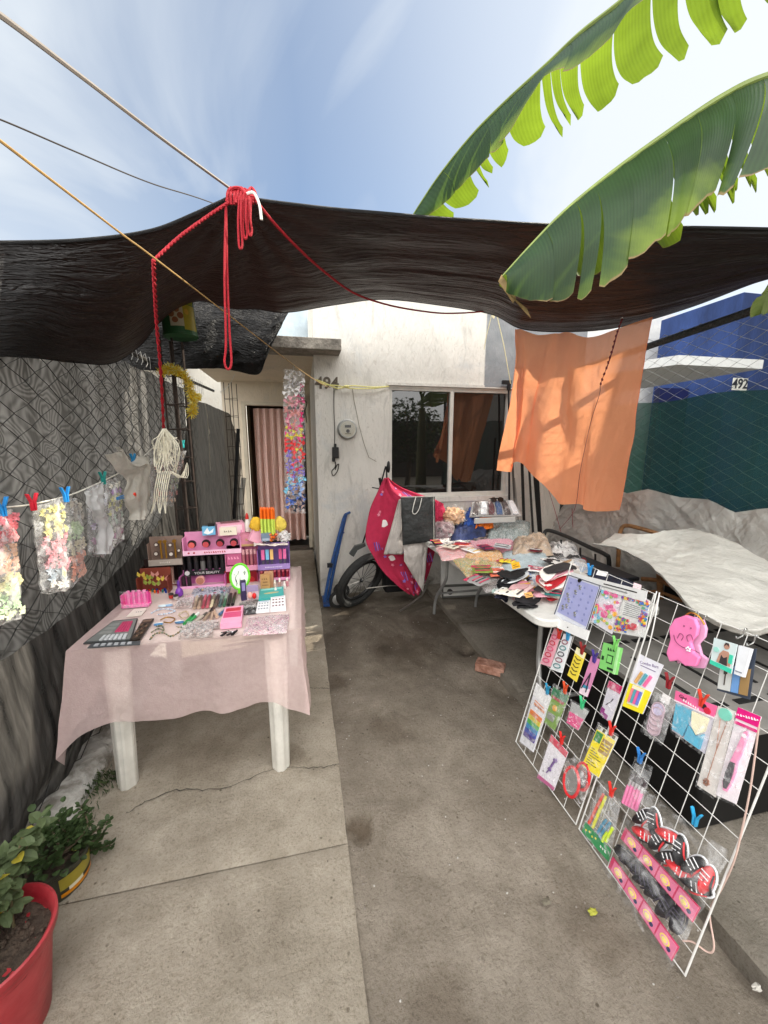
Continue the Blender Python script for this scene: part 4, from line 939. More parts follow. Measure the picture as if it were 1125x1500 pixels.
TT = TZ + .006                                     # cloth surface
GM_ = 'goods on the pink table'
def tp(px, py): return at(px, py, Z=TT)
def flatF(x0, y0, x1, y1, z=TT, quad=None):
    """frame lying on the table from four picture corners (front-left, front-right, back-left, back-right)"""
    q = [at(a, b, Z=z) for a, b in quad]; return Frame(q[0], q[1], q[2], q[3])
def standF(x0, y0, x1, y1, Y, lean=0.):
    a = at(x0, y1, Y=Y); b = at(x1, y1, Y=Y); c = at(x0, y0, Y=Y); z0 = (a.z + b.z) / 2
    return Frame((a.x, Y, z0), (b.x, Y, z0), (a.x, Y + lean, c.z))
BK = P('141214', .4); GOLD = P('b98b3c', .3, .8); WHT_ = P('ece8e4', .6); PINK = P('e58bb0', .5); HOT = P('d83a7a', .45); SILV = P('b9bab8', .3, .7)
CLEAR = film('clear_plastic', base=.10, amp=.4, scale=14, bump=.5, bs=20)
def display(name, label, rect, Y, depth, mats, feats, cat='display', base=None):
    """a printed card stand: back card, side cheeks, stepped tray with goods"""
    t = None; F = standF(*rect, Y)
    mb = MB(); W, H_ = F.w, F.h
    mb.fb(F, 0, 0, 1, 1, -depth, -depth + .004, 0)          # back card
    mb.fb(F, 0, 0, .02, .8, -depth + .004, 0, 0); mb.fb(F, .98, 0, 1, .8, -depth + .004, 0, 0)
    mb.fb(F, .02, 0, .98, .03, -depth + .004, 0, 0)
    mb.fb(F, 0, 0, 1, .22, 0, .004, 1)
    feats(mb, F, depth)
    o = mb.build(name, mats, smooth=True)
    return tag(o, label, cat, GM_)
def row_discs(mb, F, n, u0, u1, v, r, h, m, th=.008, mr_=None):
    for i in range(n):
        u = lerp(u0, u1, i / max(1, n - 1)); mb.fd(F, u, v, r, h, h + th, m, 18)
        if mr_ is not None: mb.fd(F, u, v, r * 1.15, h - .004, h, mr_, 18)
def row_tubes(mb, F, n, u0, u1, v0, v1, r, h, ms, cap=None, capf=.3):
    for i in range(n):
        u = lerp(u0, u1, i / max(1, n - 1)); a = F.p(u, v0, h); b = F.p(u, v1, h); m = ms[i % len(ms)]
        mb.tube([a, a.lerp(b, 1 - (capf if cap is not None else 0))], r, 10, m)
        if cap is not None: mb.tube([a.lerp(b, 1 - capf), b], r * 1.04, 10, cap if not isinstance(cap, (list, tuple)) else cap[i % len(cap)])
# back rows, bottom tier first
YB = 2.50
def f1(mb, F, d):
    row_tubes(mb, F, 5, .12, .88, .12, .75, .012, -d * .5, [2, 3, 2, 4, 3])
    for i in range(7): mb.fb(F, .05 + i * .13, .03, .16 + i * .13, .2, .004, .006, 2 + i % 3)
display('box_stand', 'black and red box stand under the brown earring stand', (206, 826, 270, 866), 2.50, .10, [P('2a1714', .5), P('6e2f2a', .5), P('7c1e22', .4), BK, P('c09a8c', .5)], f1)
def f2(mb, F, d):
    for i in range(3):
        u = (.38, .52, .80)[i]; mb.fl(F, [(u, .25), (u, .9)], .006, -.01, 2, 8); mb.fd(F, u, .86, .011, -.01, 0, 2, 10)
    for u, v, r in ((.22, .42, .016), (.25, .75, .014), (.66, .72, .013), (.66, .38, .017), (.9, .5, .012)): mb.fd(F, u, v, r, -.02, -.012, 3, 16); mb.fd(F, u, v, r * .6, -.012, -.009, 4, 12)
    mb.ft(F, 6, .5, .11, .018, .0045, 4)
display('earring_stand', 'brown card stand with gold tubes and round earrings, top of its stack', (218, 789, 268, 828), 2.48, .05, [P('8b7468', .6), P('a99d92', .6), GOLD, P('5c4a42', .5), P('d8cfc4', .4)], f2)
def f3(mb, F, d):
    row_tubes(mb, F, 6, .12, .92, .15, .85, .0135, -.02, [2, 2, 3, 2, 2, 2], cap=4, capf=.35)
    mb.ft(F, 'YOUR BEAUTY', .55, .1, .022, .0045, 5)
    mb.fd(F, .08, .13, .014, .0045, .009, 5, 16)
display('mascara_stand', 'black stand of dark mascara tubes beneath the blush stand', (270, 811, 331, 842), 2.47, .09, [BK, P('1b1a1d', .4), P('29272a', .3), P('6c6a68', .4), P('3f3b3c', .25, .5), P('d5d0cf', .5)], f3)
def f4(mb, F, d):
    row_discs(mb, F, 4, .15, .87, .50, .0215, -.018, 2, .012, mr_=3)
    for i, c in enumerate((4, 5, 6, 5)): mb.fd(F, lerp(.15, .87, i / 3), .47, .0175, -.006, -.003, c, 18)
    for i in range(2): mb.fd(F, .1 + i * .09, .12, .006, .004, .006, 6, 8)
    mb.ft(F, 10, .55, .12, .022, .0045, 6)
display('blush_stand', 'pink stand with four red blush compacts on the mascara stand', (268, 783, 354, 812), 2.45, .07, [P('dd92b8', .5), P('efc3d8', .5), BK, P('3a2228', .4), P('d9625e', .5), P('c24a50', .5), P('b43c4a', .5)], f4)
def f5(mb, F, d):
    row_tubes(mb, F, 2, .08, .2, .1, .8, .012, -.02, [2]); mb.fd(F, .45, .52, .026, -.02, .0, 3, 24); mb.fd(F, .45, .52, .021, .0, .003, 4, 24)
display('compact_stand', 'low pink stand with a round tan face-powder compact below the mascaras', (263, 842, 331, 862), 2.42, .09, [P('c56fa8', .5), P('e6a7cf', .5), P('2b2024', .4), P('e0a39c', .4), P('a9705c', .6)], f5)
def f6(mb, F, d):
    row_tubes(mb, F, 4, .56, .93, .22, .88, .009, -.012, [2, 3, 2, 3], cap=4)
    mb.fb(F, .04, .26, .5, .86, -.03, -.004, 5)
    mb.ft(F, 4, .27, .56, .03, -.004, 1)
display('lipgloss_stand', 'rose pink stand of slim lip gloss tubes left of the purple nail stand', (331, 803, 378, 836), 2.45, .07, [P('cf7398', .5), P('e79ab8', .5), P('b06a72', .3), P('9d4f60', .3), P('d8a6a8', .3), P('c06088', .5)], f6)
def f7(mb, F, d):
    mb.fb(F, .03, .25, .97, .97, -.02, -.005, 2); mb.fd(F, .8, .5, .02, -.005, 0, 3, 16)
display('gift_box', 'crimson and pink box standing behind the green mirror', (329, 836, 379, 866), 2.46, .08, [P('c3467a', .5), P('b8355f', .5), P('8f1626', .35), P('b82a30', .3)], f7)
def f8(mb, F, d):
    for i, c in enumerate((2, 3, 4, 5, 6, 2)):
        if i == 3: continue
        mb.fb(F, .12 + i * .135, .40, .22 + i * .135, .80, -.01, -.004, c); mb.fb(F, .13 + i * .135, .22, .21 + i * .135, .38, -.01, -.004, 7)
    mb.ft(F, 13, .5, .11, .014, .0045, 8)
display('nail_stand', 'purple stand with five pastel nail packs on the right end', (378, 799, 425, 834), 2.42, .06, [P('7d5fa0', .5), P('9a7fba', .5), P('e86fa6', .4), P('7fc0e4', .4), P('f0c27a', .4), P('bfe0b0', .4), P('d85a8c', .4), P('4a4456', .4), P('ded4ec', .5)], f8)
def f9(mb, F, d):
    row_tubes(mb, F, 7, .08, .92, .2, .85, .0095, -.012, [2, 3, 2], cap=4, capf=.25)
display('polish_stand', 'pink tray of crimson lacquer bottles below the purple nail stand', (380, 834, 425, 850), 2.42, .08, [P('b96a92', .5), P('d490b4', .5), P('7d1c30', .25), P('9a3a48', .25), P('c06070', .3)], f9)
def f10(mb, F, d):   # toys/butterfly clips stand in front left
    rnd = random.Random(3)
    for i in range(9):
        u = rnd.uniform(.12, .88); v = rnd.uniform(.55, .95)
        for s in (-1, 1): mb.fp(F, [(u, v), (u + s * .11, v + .09), (u + s * .13, v - .02), (u + s * .05, v - .08)], -.03 + i * .003, -.027 + i * .003, 2 + i % 3)
    cs = [5, 6, 7, 8, 5, 9, 6]
    for i in range(7):
        u = .12 + i * .127; mb.lathe([(.0105, 0), (.0105, .024), (.005, .03), (.006, .05), (.0, .052)], F.p(u, .12, -.012 - .012 * (i % 2)), 10, cs[i])
        mb.lathe([(.0105, 0), (.0105, .024), (.005, .03), (.006, .05), (.0, .052)], F.p(u + .03, .12, -.045), 10, cs[(i + 3) % 7])
display('nail_polish_rack', 'orange-edged rack of little coloured polish bottles with butterfly clips', (203, 838, 249, 884), 2.36, .07, [P('7d3a2c', .5), P('c9663f', .5), P('c9b04a', .4), P('8a9a42', .4), P('c4867a', .4), P('b02428', .2), P('1f3e8e', .2), P('e8a21c', .2), P('e06a1e', .2), P('2a7a6a', .2)], f10)
# top tier things
def item(name, label, cat, group=GM_): return thing(name, label, cat, group=group)
def single(mb, name, mats, label, cat, group=GM_, **k): return tag(mb.build(name, mats, **k), label, cat, group)
def zpx(px, py, Y): return at(px, py, Y=Y)
def boxpx(name, label, cat, rect, Y, d, mats, rot=0., feats=None, bevel=.001, lean=0):
    F = standF(*rect, Y); mb = MB(); mb.fb(F, 0, 0, 1, 1, -d, 0, 0)
    if feats: feats(mb, F)
    if rot or lean:
        c = F.p(.5, 0, -d / 2); M_ = Matrix.Rotation(rot, 3, 'Z') @ Matrix.Rotation(lean, 3, 'Y'); mb.v = [c + M_ @ (q - c) for q in mb.v]
    return single(mb, name, mats, label, cat, smooth=False)
boxpx('gift_box', 'pink box lying tilted on top of the blush stand', 'box', (316, 768, 356, 784), 2.50, .09, [P('e2a3b8', .5), P('8a5a60', .6), P('f0d0d8', .5)], .3, lambda mb, F: (mb.fb(F, .12, .15, .9, .85, 0, .002, 2), mb.box(F.p(.5, 1, -.045) + Vector((0, 0, .002)), (F.w * .7, .05, .003), 1)))
boxpx('price_card', 'cream folded card in front of the tilted pink box', 'card', (322, 773, 347, 784), 2.40, .012, [P('e6dcc8', .6), P('8a8070', .6)], 0, lambda mb, F: mb.ft(F, 4, .5, .5, .02, .0005, 1))
boxpx('toy_box', 'small blue and white box with a black lid on the blush stand', 'box', (296, 772, 315, 784), 2.46, .04, [P('6fb2d8', .4), P('eef2f4', .5), BK], .15, lambda mb, F: (mb.fp(F, [(.1, .3), (.4, .9), (.55, .4), (.9, .8), (.8, .3), (.4, .1)], 0, .002, 1), mb.box(F.p(.7, 1.15, -.02), (F.w * .5, .03, .015), 2)))
boxpx('gift_box', 'dusty pink carton with brown base left of the fallen pink box', 'box', (352, 783, 374, 800), 2.46, .07, [P('c97f93', .55), P('b89466', .6)], 0, lambda mb, F: (mb.fb(F, 0, 0, 1, .18, 0, .002, 1), mb.ft(F, 1, .5, .55, .04, .0005, 1)))
boxpx('gift_box', 'open pale pink carton leaning between glue bottle and orange markers', 'box', (362, 775, 383, 795), 2.44, .03, [P('e9a9bd', .5)], .5, lean=.45)
g_ = item('glue_bottle', 'white squeeze bottle with red cap behind the pink boxes', 'bottle')
p = zpx(363, 778, 2.52); mb = MB(); mb.lathe([(.014, 0), (.017, .01), (.016, .05), (.010, .075), (.008, .08)], p, 14); mb.build('body', P('e4e0d8', .4), g_)
mb = MB(); mb.lathe([(.011, .079), (.010, .10), (.005, .115), (.0, .118)], p, 12); mb.build('cap', P('c62a22', .35), g_)
# orange-capped markers
mk_ = item('marker_bundle', 'upright bundle of yellow-green markers with orange caps on the purple stand', 'markers')
rnd = random.Random(9)
for i in range(8):
    px = 384 + i * 2.6; p = zpx(px, 783, 2.43 + .02 * (i % 2)); mb = MB(); mb.tube([p, p + Vector((0, 0, .10))], .0068, 9, 0)
    mb.tube([p + Vector((0, 0, .10)), p + Vector((0, 0, .115 + .045))], .0078, 9, 1); mb.lathe([(.0078, 0), (.003, .014), (0, .015)], p + Vector((0, 0, .16)), 9, 1)
    mb.build('marker', [P('c2d95a', .35), P('ee6a14', .35)], mk_)
for i, (px, py, c, r, lb) in enumerate(((374, 768, 'eebf3c', (.035, .02, .045), 'yellow banana-shaped plush puff left of the orange markers'), (411, 768, 'e8cf5c', (.036, .02, .05), 'round yellow sponge puff right of the orange markers'))):
    mb = MB(); mb.blob(zpx(px, py, 2.45), r, 12, 0, .18, 2, i); single(mb, 'sponge', mat('sponge_%d' % i, c, .9, .15, 40, .5, 80, trl=.2), lb, 'sponge')
boxpx('eraser_box', 'grey-blue box below the orange markers', 'box', (383, 782, 397, 793), 2.40, .03, [P('6e7f92', .5), P('9aa9b8', .5)], 0, lambda mb, F: mb.fb(F, .1, .1, .9, .4, 0, .002, 1))
mb = MB(); rnd = random.Random(1)
for i in range(9): mb.blob(zpx(398 + rnd.uniform(-3, 9), 787 + rnd.uniform(-4, 5), 2.38 + rnd.uniform(0, .03)), rnd.uniform(.007, .011), 6, i % 2, .25, 3, i)
single(mb, 'hair_bobbles', [P('e5761c', .5), P('c9540f', .5)], 'cluster of orange hair bobbles below the orange markers', 'hair bobbles')
mb = MB(); mb.grid(lambda u, v: zpx(lerp(372, 422, u), lerp(797, 800, v), lerp(2.50, 2.37, v)) + Vector((0, 0, .012 * fbm((u * 5, v * 5, 0), 1, 3) + .006)), 24, 14)
single(mb, 'folded_cloth', mat('cream_cloth', (.7, .62, .58), .8, .2, 30, .3, 60), 'cream and pink cloth scrap lying over the purple stand', 'cloth', solid=.004)
mb = MB(); p = zpx(417, 786, 2.42); mb.blob(p, (.035, .03, .03), 12, 0, .5, 3, 4); single(mb, 'plastic_bag', film('loose_film', base=.25, amp=.7, scale=30), 'crumpled clear bag above the right end of the purple stand', 'bag')

# green hand mirror
c = zpx(349, 850, 2.20); mi = item('hand_mirror', 'oval hand mirror in a bright green frame leaning on the crimson box', 'mirror')
F = Frame((c.x - .05, 2.24, c.z - .065), (c.x + .05, 2.24, c.z - .065), (c.x - .05, 2.29, c.z + .065))
mb = MB(); n = 36
pts = [F.p(.5 + .52 * math.cos(2 * math.pi * i / n), .5 + .52 * math.sin(2 * math.pi * i / n), .004) for i in range(n)]
mb.tube(pts, .0065, 8, 0, True); mb.tube([F.p(.5, -.02, .004), F.p(.5, -.2, .004)], .012, 8); mb.build('frame', P('6fd42a', .35), mi)
mb = MB(); mb.fd(F, .5, .5, .049, 0, .004, 0, 30, ry=.068); rnd = random.Random(4)
for i in range(14): u = rnd.uniform(.2, .8); v = rnd.uniform(.2, .8); mb.fl(F, [(u, v), (u + rnd.uniform(-.1, .1), v + rnd.uniform(-.2, .2))], .0015, .005, 1, 4)
mb.build('glass', [P('d9e6d2', .15), P('39453a', .4)], mi, smooth=False)
# purple spray bottle, red jar
b_ = item('bottle', 'small purple bottle with a slender neck left of the compact stand', 'bottle'); p = tp(263, 873)
mb = MB(); mb.lathe([(.014, 0), (.020, .006), (.021, .025), (.016, .04), (.007, .05), (.007, .06)], p, 16); mb.build('body', P('7c3fa6', .2), b_)
mb = MB(); mb.lathe([(.009, .06), (.008, .085), (.004, .095), (0, .096)], p, 12); mb.build('cap', P('5d2d86', .3), b_)
for px, py, cc, lb in ((251, 876, 'b33a34', 'squat red jar beside the purple bottle'), (258, 878, 'b9b3ae', 'little grey jar in front of the purple bottle')):
    mb = MB(); p = tp(px, py); mb.lathe([(.011, 0), (.013, .004), (.013, .018), (.011, .02)], p, 16, 0); mb.lathe([(.0135, .02), (.0135, .028), (0, .03)], p, 16, 1); single(mb, 'jar', [P(cc, .25), P('3a3434', .3)], lb, 'jar')
# pink tissue sleeve
mb = MB(); F = standF(178, 868, 218, 890, 2.16)
for i in range(9): mb.tube([F.p(.1 + .1 * i, .02, -.03), F.p(.1 + .1 * i, .85 + .1 * (i % 2), -.03)], .0085, 8, i % 2)
mb.fb(F, 0, 0, 1, .75, -.045, -.04, 0); mb.fb(F, 0, 0, .05, .8, -.045, .0, 0); mb.fb(F, .05, 0, 1, .12, -.04, 0, 1)
single(mb, 'wrapped_combs', [P('e04f9a', .4), P('ee86bb', .4)], 'hot pink pack of combs at the left end of the table', 'comb pack')
mb = MB(); mb.grid(lambda u, v: F.p(u, v * 1.1, .006 + .008 * fbm((u * 4, v * 4, 0), 1, 3)), 14, 10); single(mb, 'pack_film', film('pack_film', base=.04, amp=.38, scale=22), 'clear crinkled film around the hot pink comb pack', 'wrapping')
# palettes at the front-left
def flat_item(name, label, cat, quad, h, mats, feats=None, z=TT, **k):
    q = [at(a, b, Z=z) for a, b in quad]; F = Frame(q[0], q[1], q[2], q[3]); mb = MB(); mb.fb(F, 0, 0, 1, 1, 0, h, 0)
    if feats: feats(mb, F, h)
    return single(mb, name, mats, label, cat, smooth=False, **k)
def pal1(mb, F, h):
    mb.fb(F, .03, .06, .97, .96, h, h + .001, 1)
    for i in range(5): mb.fb(F, .50 + i * .075, .38, .56 + i * .075, .84, h + .001, h + .005, 2)
    for i in range(6): mb.fb(F, .30 + i * .1, .06, .37 + i * .1, .26, h + .001, h + .006, 3)
    for i in range(3): mb.fb(F, .1, .35 + i * .18, .42, .47 + i * .18, h + .001, h + .002, 4)
flat_item('brush_set', 'grey card with a row of hot pink brushes at the front left corner', 'brush set', ((122, 944), (192, 940), (166, 911), (202, 907)), .006, [P('3a3d3e', .4), P('777a78', .45), P('c2446c', .4), P('c6c9cc', .3), P('8d8f8c', .5)], pal1)
def pal2(mb, F, h):
    mb.fb(F, .05, .04, .95, .8, h, h + .002, 1)
    for i in range(6):
        for j in range(3): mb.fb(F, .12 + j * .27, .1 + i * .11, .34 + j * .27, .185 + i * .11, h + .002, h + .004, 2 + (i * 2 + j) % 3)
    mb.fb(F, .1, .84, .9, .94, h, h + .002, 5)
flat_item('eyeshadow_palette', 'dark open eyeshadow palette beside the pink brushes', 'palette', ((190, 941), (206, 938), (210, 910), (226, 908)), .009, [P('2c2622', .35), P('3a312a', .3), P('4d4138', .5), P('6b5646', .5), P('302820', .5), P('7a6656', .4)], pal2)
flat_item('lash_card', 'cream card with tiny dark lashes near the hot pink comb pack', 'card', ((185, 904), (207, 902), (196, 893), (216, 891)), .003, [P('e6ddd2', .6), BK], lambda mb, F, h: [mb.fd(F, .45 + i * .15, .5, .003, h, h + .001, 1, 6) for i in range(3)])
flat_item('makeup_case', 'dark makeup case with pale lid lying at the very front left edge', 'case', ((128, 950), (205, 945), (134, 944), (206, 940)), .004, [P('4c4f52', .4), P('a9acb0', .3)], lambda mb, F, h: [mb.fb(F, .1 + i * .13, .2, .18 + i * .13, .8, h, h + .003, 1) for i in range(6)])
# chains and small jewellery
def squiggle(pts, r, name, m, label, cat, beads=0, z=TT + .004, n=40):
    mb = MB(); P_ = curve([at(a, b, Z=z) for a, b in pts], n)
    if beads:
        for i in range(0, n, beads): mb.blob(P_[i] + Vector((0, 0, .003 * (i % 2))), r * (1 + .4 * nz(P_[i], 90)), 5, i // beads % 2, 0)
    mb.tube(P_, r * (.35 if beads else 1), 5)
    single(mb, name, m, label, cat)
squiggle([(220, 936), (228, 928), (240, 927), (250, 932), (262, 926), (270, 920), (258, 918)], .0042, 'bracelet', [P('5d6a52', .4), P('8c7a58', .4)], 'beaded green-brown bracelet near the front edge, left half', 'bracelet', 2)
squiggle([(222, 926), (232, 921), (240, 923), (236, 916), (228, 918)], .0036, 'bracelet', [P('7b7a5e', .4), P('3d4a44', .4)], 'short dark beaded chain just behind the green-brown bracelet', 'bracelet', 2)
squiggle([(235, 908), (245, 904), (256, 906), (250, 912), (240, 911)], .003, 'necklace', [GOLD, GOLD], 'thin gold necklace looped on the cloth', 'necklace', 0)
squiggle([(262, 900), (272, 896), (276, 902), (268, 906), (262, 902)], .0035, 'bracelet', [P('d8cab8', .3), P('b09a80', .3)], 'pearl bracelet coiled left of the green tubes', 'bracelet', 1)
squiggle([(222, 898), (232, 893), (246, 892), (256, 895), (244, 899), (230, 900)], .0045, 'lace_band', [P('c9d2e0', .6), P('aab6cc', .6)], 'pale blue lace band lying behind the gold necklace', 'hair band', 2)
for i, (px, py, c, lb) in enumerate(((232, 916, '4a7fae', 'sky-blue hair clip left of the bracelets'), (263, 913, '3f6f98', 'teal-blue hair clip behind the front bracelet'), (247, 888, '8fb0d4', 'pale blue clip in front of the polish rack'), (238, 889, 'c8d6df', 'whitish clip in front of the polish rack'))):
    mb = MB(); p = tp(px, py); mb.blob(p + Vector((0, 0, .005)), (.022, .009, .006), 8, 0, .1, 2, i); mb.tube([p + Vector((-.02, 0, .011)), p + Vector((.02, .004, .012))], .002, 5, 1); single(mb, 'hair_clip', [P(c, .3), SILV], lb, 'hair clip')
# clear case of false nails etc
for k, (q, lb, c) in enumerate(((((262, 936), (312, 933), (268, 920), (312, 918)), 'clear case of beige false nails at the front edge', 'a58f86'), (((272, 924), (320, 921), (275, 914), (320, 912)), 'clear case of taupe nail tips behind the front case', '8d7c74'), (((256, 892), (282, 890), (262, 880), (284, 878)), 'clear flat case with a brown compact near the purple bottle', 'a9837a'))):
    F = Frame(*[at(a, b, Z=TT) for a, b in q]); mb = MB(); mb.fb(F, 0, 0, 1, 1, 0, .004, 0)
    for i in range(8):
        for j in range(3): mb.fb(F, .05 + i * .118, .12 + j * .28, .13 + i * .118, .32 + j * .28, .004, .010, 1 + (i + j) % 2)
    mb.fb(F, -.01, -.02, 1.01, 1.02, .013, .0145, 3); mb.fb(F, -.01, -.02, 1.01, 0, 0, .013, 3)
    single(mb, 'nail_case', [P(c, .5), P('c7aea4', .4), P('8c6f68', .4), CLEAR], lb, 'nail case', smooth=False)
# rows of cosmetic tubes lying on the table
def lie_tube(name, label, p0, p1, r, cols, capf=.4, cat='tube', z=TT):
    a = at(*p0, Z=z) + Vector((0, 0, r)); b = at(*p1, Z=z) + Vector((0, 0, r)); t = item(name, label, cat)
    mb = MB(); mb.tube([a, a.lerp(b, 1 - capf)], r, 12); mb.build('barrel', P(cols[0], .3), t)
    mb = MB(); mb.tube([a.lerp(b, 1 - capf), b], [r * 1.04, r * 1.0], 12); mb.build('cap', P(cols[1], .3), t)
rowc = [('a08a78', 'c8b6a0', 'taupe'), ('b09682', '6e5c50', 'sand'), ('a34a56', 'c76b78', 'rose red'), ('b35a66', 'a04050', 'brick pink'), ('d6c8a8', '8a8270', 'cream'), ('6a5a50', '463c38', 'brown'), ('4a5f60', '7d9088', 'grey-teal'), ('3d6a50', '9ab0a0', 'green'), ('1d1a1c', '2b2728', 'black'), ('241f22', '3a1c22', 'dark plum')]
for i, (a, b, nm) in enumerate(rowc):
    px = 285 + i * 6.2; lie_tube('lip_tube', '%s cosmetic tube, %s in the row across the pink table' % (nm, ('first from the left', 'second', 'third', 'fourth', 'fifth', 'sixth', 'seventh', 'eighth', 'ninth', 'last')[i]), (px, 893 - i * .6), (px + 4, 876 - i * .5), .0085, (a, b), .5)
pens = [((270, 916), (284, 902), '2f8f4a', '0f4a2a', 'green shiny pencil, leftmost of the slanting ones'), ((277, 914), (291, 900), '3aa05a', 'd8dcd8', 'green and silver pencil, next to the leftmost'), ((286, 913), (303, 900), 'b6ada0', '57514c', 'silver-taupe concealer stick lying aslant'), ((299, 911), (311, 894), 'a48c7a', '2c2626', 'tan concealer stick with black cap lying aslant'), ((309, 911), (313, 893), 'b39a88', '3a3030', 'pale tan concealer stick, nearly upright in the picture'), ((318, 906), (312, 892), 'c9ab94', '5c4a42', 'peach concealer stick leaning left'), ((322, 902), (334, 892), '4a6f94', '2f4a66', 'blue pencil right of the concealer sticks')]
for a, b, c, d, lb in pens: lie_tube('makeup_stick', lb, a, b, .0075, (c, d), .35, 'makeup stick')
# bags of small things behind the row
def bagblob(name, label, quad, h, m, cat='bag', amp=.6, seed=0, nu=26, z=TT, group=GM_, nv=18, film_m=None, sharp=.5):
    """low crumpled packet lying on a surface"""
    q = [at(a, b, Z=z) for a, b in quad]; F = Frame(q[0], q[1], q[2], q[3]); mb = MB()
    def fn(u, v):
        e = (1 - abs(2 * u - 1) ** 4) * (1 - abs(2 * v - 1) ** 4)
        uu = u + .02 * nz((u * 5, v * 5, seed)); vv = v + .02 * nz((v * 5, u * 5, seed + 4))
        fold = 1 - abs(fbm((u * 3.5, v * 3.5, seed), 1, 0, 3)) * 2 * sharp
        return F.p(uu, vv, max(.001, h * e ** .5 * (.55 + amp * .5 * fold + .25 * fbm((u * 9, v * 9, seed), 1, 3))))
    mb.grid(fn, nu, nv); mb.fb(F, .04, .04, .96, .96, -.001, .001, 0)
    o = mb.build(name, m, angle=60)
    if film_m:
        mb = MB(); mb.grid(lambda u, v: fn(u, v) + F.n * (.004 + .006 * abs(nz((u * 14, v * 14, seed)))), nu, nv); o['x'] = 0; del o['x']
        ORG[o.name] = o.location.copy(); mb.build('film', film_m, o, angle=60)
    return tag(o, label, cat, group)
def multi(name, cols, vs=30, rough=.5, dist=1.5, bump=.4):
    """many-coloured printed or knotted goods: a patchwork of flat colours"""
    if name in _mc: return _mc[name]
    m = bpy.data.materials.new(name); m.use_nodes = True; t = m.node_tree; n = t.nodes; l = t.links.new; b = n['Principled BSDF']; b.inputs['Roughness'].default_value = rough
    tcn = n.new('ShaderNodeTexCoord'); q = n.new('ShaderNodeTexNoise'); q.inputs['Scale'].default_value = vs * .3; q.inputs['Distortion'].default_value = dist; q.inputs['Detail'].default_value = 3
    l(tcn.outputs['Object'], q.inputs['Vector'])
    v = n.new('ShaderNodeTexVoronoi'); v.inputs['Scale'].default_value = vs; ad_ = n.new('ShaderNodeMixRGB'); ad_.blend_type = 'ADD'; ad_.inputs[0].default_value = .25; l(tcn.outputs['Object'], ad_.inputs[1]); l(q.outputs['Color'], ad_.inputs[2]); l(ad_.outputs[0], v.inputs['Vector'])
    sp = n.new('ShaderNodeSeparateXYZ'); l(v.outputs['Color'], sp.inputs[0])
    r = n.new('ShaderNodeValToRGB'); r.color_ramp.interpolation = 'CONSTANT'
    for i, c in enumerate(cols):
        e = r.color_ramp.elements[i] if i < 2 else r.color_ramp.elements.new(i / len(cols))
        e.position = i / len(cols); e.color = (*lin(c), 1)
    l(sp.outputs[0], r.inputs[0]); l(r.outputs[0], b.inputs['Base Color'])
    bn = n.new('ShaderNodeBump'); bn.inputs['Strength'].default_value = bump; bn.inputs['Distance'].default_value = .01; l(v.outputs['Distance'], bn.inputs['Height']); l(bn.outputs[0], b.inputs['Normal'])
    l(b.outputs[0], n['Material Output'].inputs['Surface']); _mc[name] = m; return m
FILM = film('pack_film', base=.04, amp=.38, scale=22)
bagblob('packet', 'clear packet of lilac and teal pens behind the row of tubes', ((278, 876), (335, 873), (284, 863), (338, 861)), .022, multi('lilac_mix', ['a9a6c4', '6f8fa0', 'c9b8c8', '3d4048', 'd8d2dc'], 70), film_m=FILM, seed=2)
bagblob('packet', 'clear packet of pink clips in front of the blush compact', ((266, 886), (284, 884), (270, 872), (288, 870)), .012, multi('pink_mix', ['d8a6b0', 'e6c8cc', 'b0707c', 'f0e2e0'], 80), film_m=FILM, seed=3)
bagblob('packet', 'clear packet of cosmetics left of the teal box', ((352, 892), (378, 890), (350, 884), (378, 878)), .012, multi('taupe_mix', ['7c726c', '4a4444', 'b8aca4', '2a2626'], 80), film_m=FILM, seed=4)
bagblob('jewellery_pack', 'clear pack of black beads and pink pearls at the front right', ((355, 932), (420, 928), (363, 905), (424, 900)), .018, multi('bead_mix', ['2c2c30', 'e7c9c4', 'd98cb8', 'f2ece8', '9a8f8c', 'c98a98', 'e8dcd8'], 95), film_m=FILM, seed=5)
bagblob('packet', 'small clear packet of black hair ties in front of the white boxes', ((357, 901), (376, 899), (357, 893), (377, 891)), .018, P('1c1a1b', .5), film_m=FILM, seed=6)
flat_item('heart_box', 'pink square box with hearts on its lid among the sticks', 'box', ((323, 922), (354, 919), (330, 897), (357, 894)), .028, [P('eea6c4', .45), P('d0507c', .4), P('c33248', .4)], lambda mb, F, h: ([mb.fd(F, .25 + i * .17, .5, .007, h, h + .002, 1, 10) for i in range(4)], mb.fb(F, .1, .68, .9, .9, h, h + .001, 2), mb.fb(F, .06, .32, .94, .64, h, h + .0008, 1)))
def clipper(px, py, ang, lb):
    p = tp(px, py) + Vector((0, 0, .006)); d = Vector((math.cos(ang), math.sin(ang), 0)); s = Vector((-d.y, d.x, 0)); t = item('nail_clipper', lb, 'nail clipper')
    mb = MB(); mb.poly([p - s * .006, p + s * .006, p + d * .05 + s * .008, p + d * .055, p + d * .05 - s * .008], (0, 0, .003)); mb.build('body', P('3a3a3c', .3, .8), t)
    mb = MB(); mb.tube([p + Vector((0, 0, .004)) + d * .045, p + d * .005 + Vector((0, 0, .016))], .0035, 6); mb.build('lever', P('d8d8da', .2, .9), t)
clipper(324, 934, 1.1, 'leftmost steel nail clipper at the front edge'); clipper(332, 933, .75, 'middle steel nail clipper at the front edge'); clipper(340, 933, 1.35, 'rightmost steel nail clipper at the front edge')
